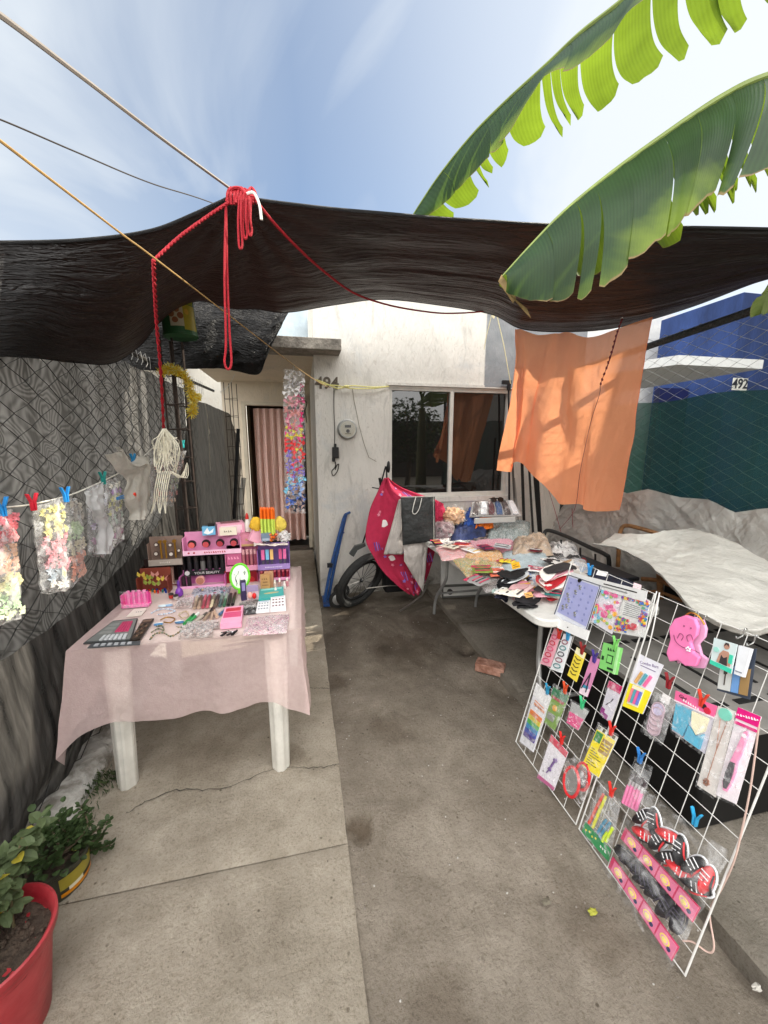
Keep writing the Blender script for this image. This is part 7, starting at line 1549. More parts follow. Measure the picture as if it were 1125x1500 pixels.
mb = MB(); mb.tube([at(966, 832, Y=2.1), at(968, 900, Y=2.1), at(968, 935, Y=2.1)], .02, 8); mb.build('post', RUST, rb)
mb = MB(); mb.tube([at(940, 848, Y=2.2), at(966, 850, Y=2.1), at(1030, 878, Y=1.75), at(1065, 892, Y=1.6)], .016, 8); mb.build('side_rail', RUST, rb)
mb = MB(); mb.tube([at(940, 868, Y=2.2), at(965, 866, Y=2.12), at(1000, 880, Y=1.95)], .012, 8); mb.build('side_rail', RUST, rb)
gc = thing('slotted_lid_shadow_block', 'large grey plastic case with slotted lid standing behind the wire rack', 'case', (1.95, 1.5, .0))
mb = MB(); mb.hexa([Vector(q) for q in ((1.50, 1.02, .05), (2.5, 1.02, .05), (2.5, 2.05, .05), (1.50, 2.05, .05), (1.48, 1.0, .50), (2.52, 1.0, .50), (2.52, 2.07, .50), (1.48, 2.07, .50))]); mb.build('body', P('0d0d0e', .6), gc, bevel=.015)  # near-black body stands in for the open shadow behind the rack
mb = MB(); mb.bx(1.45, 2.55, .97, 2.10, .505, .53)
for i in range(5): mb.bx(1.56 + i * .19, 1.70 + i * .19, 1.1, 1.13, .529, .534, 1); mb.bx(1.60 + i * .19, 1.62 + i * .19, 1.2, 1.5, .529, .534, 1); mb.bx(1.56 + i * .19, 1.72 + i * .19, 1.62, 1.65, .529, .534, 1)
mb.build('lid', [mat('grey_lid', (.20, .19, .175), .6, .2, 8), P('141414', .7)], gc, smooth=False, bevel=.004)
for k, (x, y, z, s, c_, lb) in enumerate(((2.3, 2.45, .05, (.35, .3, .4), '1a1a1c', 'dark crate under the tarpaulin, the farthest one'), (2.72, 1.9, .05, (.3, .6, .55), '15130f', 'dark brown crate deep under the tarpaulin'))):  # dark boxes added so the space under the tarpaulin reads as shadow
    mb = MB(); mb.bx(x - s[0]/2, x + s[0]/2, y - s[1]/2, y + s[1]/2, z, z + s[2]); mb.bx(x - s[0]/2 - .01, x + s[0]/2 + .01, y - s[1]/2 - .01, y + s[1]/2 + .01, z + s[2], z + s[2] + .02)
    tag(mb.build('crate', P(c_, .7), bevel=.01), lb, 'crate')
mb = MB(); p = at(1095, 1170, Z=.07); mb.lathe([(.0, 0), (.03, 0), (.035, .02), (.035, .07), (.015, .10), (.013, .12), (0, .12)], p + Vector((0, 0, -.03)), 16, 0, Matrix.Rotation(R(75), 3, 'Y'))
tag(mb.build('plastic_bottle', film('grey_bottle', '5a6066', base=.6, amp=.8, scale=10)), 'crushed grey bottle on the slab behind the near rack', 'bottle')

# ================================================================ STROLLER, BLANKET, DOLLY, BRICK
st = thing('folded_bicycle', 'black folded bicycle leaning at the window, mostly hidden by the magenta blanket', 'bicycle', (.7, 3.6, 0))
Ys = 3.55
def wheel(c, r, tilt, name, rw, mt, par, yaw=0):
    a_ = Vector((math.sin(tilt), 0, math.cos(tilt))); b_ = Vector((.80, .6, 0)); b_ = (b_ - a_ * b_.dot(a_)).normalized(); rot = Matrix((a_.cross(b_), b_, a_)).transposed(); mb = MB()
    ring = [c + rot @ Vector((0, r * math.cos(a / 40 * 6.283), r * math.sin(a / 40 * 6.283))) for a in range(40)]
    mb.tube(ring, rw, 8, 0, True); t = mb.build('wheel', mt, par)
    mb = MB(); mb.tube([c + rot @ Vector((0, (r - rw * 1.6) * math.cos(a / 40 * 6.283), (r - rw * 1.6) * math.sin(a / 40 * 6.283))) for a in range(40)], rw * .4, 6, 0, True)
    for k in range(14): a = k / 14 * 6.283; mb.tube([c, c + rot @ Vector((0, (r - rw) * math.cos(a), (r - rw) * math.sin(a)))], .0025, 4)
    mb.blob(c, (.02, .02, .02), 6); mb.build('rim', P('2c2c2c', .4, .4), t if False else par)
TY = mat('tyre_rubber', (.022, .022, .021), .8, .2, 30, .4, 60)
wheel(Vector((.53, Ys, .29)), .275, R(34), 'wheel', .038, TY, st, R(62))
mb = MB(); mb.tube([at(530, 800, Y=Ys), at(548, 745, Y=Ys), at(565, 683, Y=Ys)], .008, 6); mb.tube([at(566, 683, Y=Ys), at(567, 712, Y=Ys)], .008, 6); mb.tube([at(545, 714, Y=Ys), at(556, 716, Y=Ys)], .006, 6); mb.tube([at(556, 700, Y=Ys), at(558, 712, Y=Ys)], .014, 6)
mb.build('frame_tube', P('161616', .4), st)
mb = MB(); p = at(569, 684, Y=Ys); mb.blob(p, (.018, .022, .055), 8, 0, .1); mb.build('hand_grip', P('111112', .6), st)
mb = MB(); fnd = [(512, 812), (520, 800), (535, 796), (536, 800), (524, 806), (518, 816)]; mb.poly([at(a, b, Y=Ys - .1) for a, b in fnd], (0, .04, 0)); mb.build('mudguard', P('3a3d3c', .4), st)
mb = MB(); mb.tube([at(536, 862, Y=Ys), at(570, 858, Y=Ys), at(600, 858, Y=Ys)], .006, 6); mb.tube([at(630, 850, Y=3.45), at(618, 872, Y=3.42), at(600, 886, Y=3.38), at(586, 895, Y=3.35)], .010, 8); mb.build('stand', P('77736c', .3, .6), st)
mb = MB(); mb.bx(.78, 1.12, 3.62, 3.8, .1, .8); mb.build('body', P('101011', .8), st, bevel=.03)
YB2 = 3.40
L_ = [at(563, 700, Y=YB2), at(553, 720, Y=YB2), at(541, 748, Y=YB2), at(535, 788, Y=YB2), at(546, 814, Y=YB2), at(562, 838, Y=YB2), at(585, 860, Y=YB2), at(601, 872, Y=YB2)]
R_ = [at(569, 700, Y=YB2), at(588, 714, Y=YB2 + .05), at(646, 738, Y=YB2 + .1), at(650, 765, Y=YB2 + .1), at(641, 790, Y=YB2 + .08), at(635, 815, Y=YB2 + .05), at(626, 848, Y=YB2), at(615, 870, Y=YB2)]
def blk(u, v):
    p = cr_(L_, v).lerp(cr_(R_, v), u); k = math.sin(math.pi * u)
    p.y -= .10 * k * math.sin(math.pi * min(1, v * 1.2 + .1)) + .022 * math.sin(u * 13 + v * 4) + .02 * fbm((u * 4, v * 3, 0), 1.3, 7)
    return p
bk = MB(); bk.grid(blk, 70, 70)
bo = bk.build('blanket', mat('magenta_fleece', (.48, .025, .075), .9, .1, 20, .3, 120), angle=80, solid=.004); tag(bo, 'magenta blanket with purple stars and stripes draped over the bicycle', 'blanket')
mb = MB(); rnd = random.Random(21)
def onb(u, v, du, dv, h=.006):
    p = blk(u, v); a = (blk(u + .01, v) - p).normalized(); b = (blk(u, v + .01) - p); b = (b - a * b.dot(a)).normalized(); n_ = b.cross(a); n_ = n_ if n_.y < 0 else -n_
    return p + a * du + b * dv + n_ * h
for i in range(44):
    u, v = rnd.uniform(.08, .92), rnd.uniform(.06, .96); r = rnd.uniform(.014, .024); k = rnd.choice((0, 0, 1, 2)); a0 = rnd.uniform(0, 6.28)
    ids = [mb.add(onb(u, v, r * (1 if j % 2 == 0 else .5) * math.cos(a0 + j * .628), r * (1 if j % 2 == 0 else .5) * math.sin(a0 + j * .628))) for j in range(10)]; mb.face(ids, k)
    if k == 0: ids = [mb.add(onb(u, v, r * .4 * math.cos(j * .785), r * .4 * math.sin(j * .785), .008)) for j in range(8)]; mb.face(ids, 2)
for (u, v) in ((.72, .2), (.12, .5), (.45, .55), (.3, .78), (.6, .9), (.85, .7)):
    for s in range(4):
        ids = [mb.add(onb(u, v, dx, dy)) for dx, dy in ((-.04 + s * .022, -.045), (-.03 + s * .022, -.045), (-.02 + s * .022, .045), (-.03 + s * .022, .045))]; mb.face(ids, s % 2)
for (u, v, r) in ((.2, .36, .035), (.25, .62, .03), (.55, .8, .03)): ids = [mb.add(onb(u, v, r * math.cos(j * .52) * (1 + .25 * math.sin(j * 2)), r * math.sin(j * .52), .008)) for j in range(12)]; mb.face(ids, 3)
ORG[bo.name] = bo.location.copy(); kind(mb.build('print', [P('5a3f8e', .8), P('8a6fc0', .8), P('e58aa0', .8), P('ece6e4', .8)], bo, smooth=False), 'stuff')
# pale lining and black bag on top
def quadsheet(tl, tr, bl_, br, Y, name, m, lb, cat, bulge=.03, seed=0, fr=8, nu=30, solid=.003, sag=0):
    a, b, c, d = [at(*q, Y=Y) for q in (tl, tr, bl_, br)]; mb = MB()
    mb.grid(lambda u, v: a.lerp(b, u).lerp(c.lerp(d, u), v) + Vector((0, -bulge * math.sin(math.pi * u) * math.sin(math.pi * v) - .012 * fbm((u * fr, v * fr * .5, seed), 1, seed), -.01 * math.sin(u * 3 * math.pi) * sag)), nu, nu)
    return tag(mb.build(name, m, solid=solid, angle=80), lb, cat)
LIN = mat('grey_lining', (.45, .41, .38), .85, .15, 8, .3, 60)
quadsheet((584, 732), (594, 728), (562, 812), (590, 812), 3.27, 'lining_cloth', LIN, 'pale grey cloth corner hanging left of the black bag', 'cloth', seed=2)
quadsheet((590, 790), (628, 788), (592, 822), (620, 868), 3.25, 'lining_cloth', LIN, 'cream-grey cloth tail hanging under the black bag', 'cloth', seed=4)
quadsheet((628, 727), (650, 738), (636, 762), (648, 756), 3.24, 'blanket_corner', mat('magenta_fleece', (.48, .025, .075)), 'magenta blanket corner folded right of the black bag', 'blanket', seed=5)
bg_ = thing('tote_bag', 'black bag with pale piping and a cord handle lying over the blanket', 'bag', at(612, 800, Y=3.2))
a, b, c, d = [at(*q, Y=3.2) for q in ((587, 728), (637, 727), (590, 799), (638, 792))]
def bagf(u, v, s=1): return a.lerp(b, u).lerp(c.lerp(d, u), v) + Vector((0, -.035 * s * (math.sin(math.pi * u) * math.sin(math.pi * v)) ** .5 - .008 * fbm((u * 5, v * 7, 1), 1, 5), 0))
mb = MB(); mb.grid(bagf, 30, 30); mb.grid(lambda u, v: bagf(u, v, -1) + Vector((0, .001, 0)), 30, 30); mb.build('body', mat('black_nylon', (.028, .030, .030), .55, .2, 8, .5, 40), bg_)
mb = MB(); mb.tube([bagf(u / 20, .0) + Vector((0, -.01, 0)) for u in range(21)], .005, 5); mb.tube([bagf(1, v / 20) + Vector((-.02, -.015, 0)) for v in range(21)], .004, 5); mb.build('piping', P('9a9994', .6), bg_)
mb = MB(); mb.tube(curve([bagf(.42, .0) + Vector((0, -.02, 0)), bagf(.33, .15) + Vector((0, -.02, 0)), bagf(.28, .30) + Vector((0, -.02, 0)), bagf(.36, .34) + Vector((0, -.02, 0)), bagf(.48, .24) + Vector((0, -.02, 0)), bagf(.58, .02) + Vector((0, -.02, 0))], 30), .004, 6); mb.build('handle', P('c9c8c2', .6), bg_)
# dolly
dl_ = thing('hand_truck', 'blue steel hand truck leaning against the wall corner', 'hand truck', (.25, 3.8, 0))
BLS = mat('blue_enamel', (.02, .07, .22), .4, .3, 20, .2, 50)
mb = MB()
for dx in (-.0, .04): mb.tube(curve([Vector((.17 + dx, 3.66 + dx, .05)), Vector((.25 + dx, 3.74 + dx, .38)), Vector((.38 + dx * .6, 3.84 + dx, .80)), Vector((.42 + dx * .3, 3.87 + dx, .89))], 20), .016, 8)
mb.tube([Vector((.42, 3.88, .89)), Vector((.47, 3.93, .90))], .013, 8)
for z, x in ((.25, .22), (.5, .29), (.7, .35)): mb.tube([Vector((x, 3.68 + z * .2, z)), Vector((x + .05, 3.74 + z * .2, z))], .009, 6)
mb.build('frame', BLS, dl_)
mb = MB(); mb.box((.19, 3.74, .03), (.06, .26, .015)); mb.build('toe_plate', BLS, dl_)
mb = MB(); mb.tube([at(487, 827, Y=3.72), at(480, 826, Y=3.7)], .01, 6); mb.box(at(483, 828, Y=3.7), (.05, .03, .04)); mb.build('latch', P('1a1c22', .5), dl_)
for yy, xx in ((3.62, .30), (3.84, .36)):
    cw = Vector((xx, yy, .085)); rot = Matrix.Rotation(R(78), 3, 'X'); mb = MB(); mb.lathe([(.0, -.02), (.06, -.02), (.082, -.014), (.086, 0), (.082, .014), (.06, .02), (0, .02)], cw, 26, 0, rot); w_ = mb.build('wheel', TY, dl_)
    ORG[w_.name] = ORG[dl_.name]; mb = MB(); mb.lathe([(0, .021), (.018, .03), (.02, .022), (.05, .022), (.055, .019)], cw, 20, 0, rot); mb.build('hub', P('9a9a98', .35, .5), w_)
# brick
mb = MB(); rotb = Matrix.Rotation(R(-38), 3, 'Z'); c = Vector((1.265, 2.30, .032)); rnd = random.Random(3)
i0 = len(mb.v); mb.box(c, (.20, .10, .062), 0, rotb)
tag(mb.build('brick', mat('red_brick', (.34, .14, .085), .95, .35, 14, .9, 50, col2=(.42, .24, .18)), bevel=.006), 'loose red brick lying on the dirt by the right slab edge', 'brick')
# fallen leaf and scraps
for px, py, c_, lb in ((868, 1337, '9a9a3a', 'yellow-green dry leaf on the dirt in the foreground'), (800, 1322, '6b6557', 'curled grey-brown leaf stalk on the dirt in the foreground'), (1108, 1448, 'b9b5ac', 'pale stone in the hollow at the lower right corner')):
    mb = MB(); p = at(px, py, Z=.006); mb.blob(p + Vector((0, 0, .004)), (.016, .010, .006), 6, 0, .5, 2, px); tag(mb.build('leaf_scrap', P(c_, .8)), lb, 'litter')
rnd = random.Random(17); mb = MB()
for i in range(60):
    x, y = rnd.uniform(-.95, .1), rnd.uniform(.4, 2.5)
    mb.blob((x, y, .018), (rnd.uniform(.001, .003),) * 3, 3, 0, .2, 2, i)
kind(mb.build('grit', P('6b6256', .9)), 'stuff')

# ================================================================ LEFT: CLOTHESLINE WITH BAGS
XL = -1.0
def lp(px, py, dx=0): return at(px, py, X=XL + dx)
mb = MB(); mb.tube(curve([lp(-60, 752), lp(0, 744), lp(45, 739), lp(100, 726), lp(130, 714), lp(152, 704), lp(176, 692), lp(200, 678), lp(230, 652), lp(262, 640)], 60), .0032, 6)
tag(mb.build('clothesline', P('dcd8cc', .7)), 'white washing line strung along the left fence with bags pegged on it', 'clothesline')
CLG = 'clear bags on the washing line'
FILM4 = film('hang_film', base=.10, amp=.55, scale=9, bump=1, bs=16, rough=.16)
def hangbag(name, lb, quad, cols, seed, rows=11, ncol=5, r=.018, label_at=None, dx=.03, kindn='bag of hair flowers', tw=0, fill=(0.04, .96), shape='flower'):
    q = [lp(a, b, dx) for a, b in quad]; F = Frame(*q); t = thing(name, lb, kindn, q[0], CLG); rnd = random.Random(seed); n_c = len(cols[0]) if isinstance(cols[0], tuple) else 1
    ms, idx = [], {}
    mb = MB()
    for i in range(rows):
        for j in range(ncol):
            v = lerp(.96, .05, (i + .5) / rows) + rnd.uniform(-.015, .015); u = lerp(fill[0] + .04, fill[1] - .04, (j + .5) / ncol) + rnd.uniform(-.02, .02)
            colm = cols[0] if not isinstance(cols[0], (list, tuple)) else None
            col = cols[int(u * len(cols)) % len(cols)] if isinstance(cols[0], (list, tuple)) else cols
            c_ = col[min(len(col) - 1, int((1 - v) * len(col)))]
            if c_ is None: continue
            if c_ not in idx: idx[c_] = len(ms); ms.append(mat('petal_' + c_, tuple(lerp(x, .62, .22) for x in lin(c_)), .7, .2, 60, trl=.25))
            c = F.p(u, v, .006 + rnd.uniform(0, .018)); k = idx[c_]
            for p_ in range(6):
                a = p_ * 1.047 + rnd.uniform(-.2, .2); d = F.ex * math.cos(a) + F.ey * math.sin(a); s = F.n.cross(d)
                e = c + d * r + F.n * rnd.uniform(-.002, .010); m_ = c + d * r * .55
                ids = [mb.add(c + F.n * .004), mb.add(m_ + s * r * .42 + F.n * .008), mb.add(e), mb.add(m_ - s * r * .42 + F.n * .008)]; mb.face(ids, k)
    mb.fb(F, .06, .04, .94, .94, -.004, -.003, len(ms)); ms.append(mat('bag_backing', (.5, .5, .48), .8, .1, trl=.3, alpha=.35))  # thin grey see-through panel behind the contents
    mb.build('contents', ms, t, smooth=False)
    mb = MB()
    for s in (1, -1):
        mb.grid(lambda u, v: F.p(u + .02 * nz((v * 5, 0, seed)), v, (.004 + .034 * (math.sin(math.pi * u) * math.sin(math.pi * min(1, v * .9 + .05))) ** .6) * (1 if s > 0 else .25) * s + .006 * fbm((u * 4, v * 7, seed), 1.3, seed)), 22, 36)
    mb.tube([F.p(0, 0, .0), F.p(.3, -.02, .004), F.p(.7, .012, .004), F.p(1, 0, 0)], .003, 5)
    mb.build('clear_bag', FILM4, t)
    if label_at:
        u, v = label_at; G = Frame(F.p(u, v, .04), F.p(u + .13, v - .05, .04), F.p(u + .04, v + .10, .04)); mb = MB(); mb.fb(G, 0, 0, 1, 1, 0, .001, 0); [mb.fb(G, .15, .2 + k * .2, .85, .28 + k * .2, .001, .0015, 1) for k in range(3)]; mb.build('price_sticker', [P('e9e4c8', .5), P('8a8466', .5)], t, smooth=False)
    return t
hangbag('flower_bag', 'clear bag of pink, peach and pale green hair flowers, cut by the left edge', ((-32, 924), (28, 906), (-30, 752), (17, 745)), ('ef6f80', 'e8505f', 'f2a0a0', 'f4b98a', 'f2b48c', 'e6dc9c', 'cfe0a4', 'bfe3b0', 'dfe9c4'), 3, 14, 5)
hangbag('flower_bag', 'clear bag of yellow, pink and grey hair flowers with a price sticker', ((60, 868), (96, 866), (46, 742), (88, 729)), ('dfd98a', 'dfd78c', 'dcd488', 'e89aa4', 'e28a98', 'dc8f9c', 'aebcc8', 'e8e6e0'), 4, 12, 5, label_at=(.42, .18))
hangbag('flower_bag', 'clear bag of grey, green and salmon hair flowers beside the yellow ones', ((96, 864), (122, 842), (89, 729), (112, 730)), ('b9b2a6', 'aca69c', 'b9cda4', 'b4cf9f', 'c9bfa0', 'e0967a', 'dd8f76', 'e2a892'), 5, 12, 4)
t_ = hangbag('ribbon_bag', 'clear bag with white sleeve and violet ribbons, third along the line', ((128, 812), (152, 816), (126, 716), (150, 704)), (None, 'eceef2', 'e4e6ee', None, 'c9b6d8', None, 'a0588c', None), 6, 9, 3, r=.02)
t_ = hangbag('ribbon_bag', 'clear bag of yellow and lilac ribbons beside the white sleeve', ((150, 815), (180, 790), (151, 704), (172, 700)), ('eceadf', 'b48cc4', 'dcd988', 'd3d37c', 'b9cfc0', 'dfe2d8', 'b0408c', 'eef0ec'), 7, 10, 3, r=.018)
def softsheet(name, pts_l, pts_r, m, lb, cat, dx=.05, seed=0, bul=.03, group=None, nu=16, nv=40, solid=0):
    A = [lp(a, b, dx) for a, b in pts_l]; B = [lp(a, b, dx) for a, b in pts_r]; mb = MB()
    mb.grid(lambda u, v: cr_(A, v).lerp(cr_(B, v), u) + Vector((bul * math.sin(math.pi * u) + .012 * fbm((u * 5, v * 5, seed), 1.3, seed) + .006 * math.sin(u * 22 + v * 3), 0, 0)), nu, nv)
    return tag(mb.build(name, m, angle=80, solid=solid), lb, cat, group)
WB = mat('milky_bag', (.62, .62, .62), .45, .12, 12, .7, 24, trl=.35, alpha=.8, spec=.6)
softsheet('white_sleeve', [(124, 720), (130, 750), (142, 775), (138, 812)], [(148, 706), (146, 740), (158, 770), (158, 812)], WB, 'milky white plastic sleeve folded inside the third bag', 'bag', .075, 1, group=CLG)
kb = softsheet('knotted_bag', [(155, 666), (170, 690), (184, 704), (178, 730), (188, 752), (188, 762)], [(168, 654), (190, 678), (214, 668), (216, 712), (208, 738), (200, 762)], mat('cream_bag', (.60, .57, .50), .45, .2, 14, .7, 26, trl=.35, alpha=.82, spec=.6), 'knotted milky bag with its neck sticking out up to the left', 'bag', .09, 3, .05, CLG)
hangbag('toy_bag', 'cream bag of small pink and green toys behind the white string bundle', ((222, 738), (252, 742), (214, 672), (272, 660)), ('e8dcc0', 'd9a89c', 'e0d6b0', 'b9c89a', 'd98a80', 'e6c9b0'), 8, 8, 6, r=.018, dx=.12)
def lpeg(px, py, c, lb, dx=.05, s=1.15): return peg(px, py, c, lb, 0, s, plane=lambda a, b: lp(a, b, dx), group='pegs on the washing line')
for (px, py), c, lb in (((3, 742), '1f7fc4', 'blue peg at the left picture edge'), ((48, 735), 'd6283c', 'red peg on the yellow and pink flower bag'), ((96, 724), '1f86d0', 'blue peg between the two flower columns'), ((151, 700), '1f7f78', 'teal peg on the ribbon bags'), ((195, 672), '1f6f9c', 'blue peg on the knotted bag'), ((268, 650), '3fc0c0', 'turquoise peg by the white string bundle'), ((216, 690), '2f9f8c', 'small green peg on the knotted bag edge')): lpeg(px, py, c, lb)
for (px, py), c, lb, a in (((175, 729), '2470a8', 'flat blue peg on the yellow ribbon bag', 0), ((199, 728), 'e0351c', 'orange-red peg lying against the knotted bag', -.7)):
    p = lp(px, py, .12); mb = MB(); d = Vector((0, math.cos(a), math.sin(a))); s = Vector((0, -math.sin(a), math.cos(a)))
    for k in (-1, 1): mb.hexa([p - d * .034 + s * k * .003 - s * .003, p + d * .034 + s * k * .006 - s * .003, p + d * .034 + s * k * .006 - s * .003 + Vector((.008, 0, 0)), p - d * .034 + s * k * .003 - s * .003 + Vector((.008, 0, 0)), p - d * .034 + s * k * .003 + s * .003, p + d * .034 + s * k * .006 + s * .003, p + d * .034 + s * k * .006 + s * .003 + Vector((.008, 0, 0)), p - d * .034 + s * k * .003 + s * .003 + Vector((.008, 0, 0))])
    tag(mb.build('clothes_peg', P(c, .35), smooth=False), lb, 'clothes peg', 'pegs on the washing line')
# white string bundle (raffia) hung from the red rope
mb = MB(); rnd = random.Random(12); YR = 2.52
K0 = at(241, 628, Y=YR)
for i in range(46):
    w1 = rnd.uniform(-20, 24); l1 = rnd.uniform(28, 68); sk = rnd.uniform(-6, 12)
    x0 = 241 + rnd.uniform(-3, 3); P_ = [at(x0, 628, Y=YR), at(x0 + w1 * .55, 640, Y=YR + rnd.uniform(-.06, .04)), at(x0 + w1, 628 + l1 * .55, Y=YR + rnd.uniform(-.08, .05)), at(x0 + w1 * .6 + sk, 628 + l1, Y=YR + rnd.uniform(-.06, .04)), at(x0 + w1 * .1 + sk * .6, 628 + l1 * .7, Y=YR - .02), at(x0 + sk * .2, 640, Y=YR)]
    mb.tube(curve(P_, 22), .0018, 4)
for i in range(7): x = 224 + i * 3; mb.tube(curve([at(x + 8, 690, Y=YR - .03), at(x + 3, 715, Y=YR - .04), at(x + 1, 735 + rnd.uniform(-4, 4), Y=YR - .03), at(x - 2 + rnd.uniform(-4, 6), 752, Y=YR - .03)], 12), .0028, 4)
for i in range(5): mb.tube(curve([at(250, 690, Y=YR - .02), at(262 + i * 3, 700, Y=YR), at(270 + i, 690 - i * 3, Y=YR), at(268, 700, Y=YR)], 12), .0022, 4)
tag(mb.build('string_bundle', mat('raw_white_string', (.80, .76, .62), .7, .15, 30)), 'tangled bundle of cream-white string hanging from the red rope', 'string bundle')
# rebar columns
def rebar(name, lb, pxs, y0, y1, Y, st_, r, z0=None):
    t = thing(name, lb, 'rebar cage', at((pxs[0] + pxs[-1]) / 2, y1, Y=Y)); m = mat('rusty_rebar', (.05, .035, .028), .8, .4, 30)
    xs = [at(p, (y0 + y1) / 2, Y=Y).x for p in pxs]; zt = at(pxs[0], y0, Y=Y).z; d = abs(xs[-1] - xs[0])
    for i, x in enumerate(xs):
        mb = MB(); mb.tube([(x, Y + (d * .8 if i % 2 else 0), z0 or 0), (x, Y + (d * .8 if i % 2 else 0), zt)], r, 6); mb.build('bar', m, t)
    k = int((zt - .3) / st_); x0, x1 = xs[0] - .005, xs[-1] + .005
    for i in range(k):
        z = .3 + i * st_ + .01 * math.sin(i * 3); mb = MB(); mb.tube([(x0, Y - .006, z), (x1, Y - .006, z + .01), (x1, Y + d * .8 + .006, z), (x0, Y + d * .8 + .006, z + .005)], r * .6, 5, 0, True); mb.build('stirrup', m, t)
    return t
rebar('rebar_cage', 'slim rusty rebar cage standing behind the pink table with a tin on top', (248, 256, 265, 274), 495, 800, 3.25, .2, .0085)
rebar('rebar_cage', 'thin rebar cage standing by the left side of the porch', (335, 340, 346, 351), 560, 780, 4.45, .16, .004)
mb = MB(); mb.tube([at(349, 628, Y=4.35), at(343, 760, Y=4.35)], .018, 8); tag(mb.build('black_pole', P('0f0f10', .6)), 'short black pole leaning by the porch rebar cage', 'pole')
mb = MB(); mb.tube([at(357, 700, Y=5.2), at(350, 765, Y=5.2), at(348, 800, Y=5.2)], .03, 8); tag(mb.build('white_tube', P('c9c5bc', .6)), 'whitish tube leaning beside the doorway', 'tube')
# tin on top of the cage
bc = at(262, 470, Y=3.29); zt, zb_ = at(262, 439, Y=3.29).z, at(262, 494, Y=3.29).z
bt = thing('tin_bucket', 'green and yellow printed tin set upside down on the rebar cage', 'tin', (bc.x, 3.29, zb_))
tl_ = Matrix.Rotation(R(-3), 3, 'Y')
mb = MB(); mb.lathe([(.115, zb_ - .003 - bc.z), (.12, zb_ - bc.z), (.12, zb_ + .012 - bc.z), (.115, zb_ + .014 - bc.z), (.112, zt - bc.z - .01), (.106, zt - bc.z), (.0, zt - bc.z)], (bc.x, 3.29, bc.z), 30, 0, tl_); mb.build('tin_body', [mat('tin_green', (.03, .11, .04), .4, .2, 10)], bt)
mb = MB()
def lab(u0, u1, v0, v1, m, rr=.1165):
    mb.grid(lambda u, v: Vector((bc.x, 3.29, bc.z)) + tl_ @ Vector((rr * math.cos(R(lerp(u0, u1, u))), rr * math.sin(R(lerp(u0, u1, u))), lerp(v0, v1, v))), 10, 2, m)
h0, h1 = zb_ - bc.z + .03, zt - bc.z - .02
lab(200, 345, h1 - .035, h1, 0); lab(300, 352, h0, h1 - .04, 1); lab(255, 300, h0 + .02, h1 - .06, 2, .118)
def ell(ua, va, ru, rv, m, rr): 
    ids = [mb.add(Vector((bc.x, 3.29, bc.z)) + tl_ @ Vector((rr * math.cos(R(ua + ru * math.cos(a * .45))), rr * math.sin(R(ua + ru * math.cos(a * .45))), va + rv * math.sin(a * .45)))) for a in range(14)]; mb.face(ids, m)
for ua, va, ru, rv, m_ in ((262, h0 + .10, 10, .022, 3), (280, h0 + .13, 9, .02, 3), (290, h0 + .09, 10, .022, 3), (272, h0 + .06, 10, .02, 3), (312, h0 + .12, 8, .02, 4)): ell(ua, va, ru, rv, m_, .1195)
mb.build('printed_label', [P('8e9a2c', .4), P('a89a2c', .4), P('b9b29a', .5), P('8c5a3a', .6), P('c9a23c', .5)], bt, smooth=False)
# yellow tinsel garland
mb = MB(); rnd = random.Random(8); GC = [at(236, 546, Y=3.18), at(246, 540, Y=3.16), at(258, 542, Y=3.15), at(268, 548, Y=3.15), at(276, 560, Y=3.15), at(279, 575, Y=3.15), at(283, 588, Y=3.16), at(282, 600, Y=3.16), at(279, 606, Y=3.16)]
for i in range(1500):
    t = rnd.random(); p = cr_(GC, t); d = Vector((rnd.gauss(0, 1), rnd.gauss(0, 1), rnd.gauss(0, 1))).normalized(); s = d.orthogonal().normalized() * .0035; L1 = rnd.uniform(.02, .05)
    ids = [mb.add(p + s), mb.add(p - s), mb.add(p + d * L1 - s * .6), mb.add(p + d * L1 + s * .6)]; mb.face(ids, rnd.randrange(3))
for i in range(220):
    p = at(rnd.uniform(279, 290), rnd.uniform(578, 586), Y=3.16); d = Vector((1, rnd.gauss(0, .3), rnd.gauss(0, .4))).normalized(); s = Vector((0, 0, .003)); ids = [mb.add(p + s), mb.add(p - s), mb.add(p + d * .03 - s), mb.add(p + d * .03 + s)]; mb.face(ids, rnd.randrange(3))
tag(mb.build('tinsel_garland', [mat('tinsel_gold', (1, .78, .08), .35, .1, trl=.4), mat('tinsel_pale', (1, .92, .38), .3, .1, trl=.4), mat('tinsel_deep', (.8, .55, .04), .35, .1)], smooth=False), 'bright yellow tinsel garland wound round the rebar cage below the tin', 'garland')
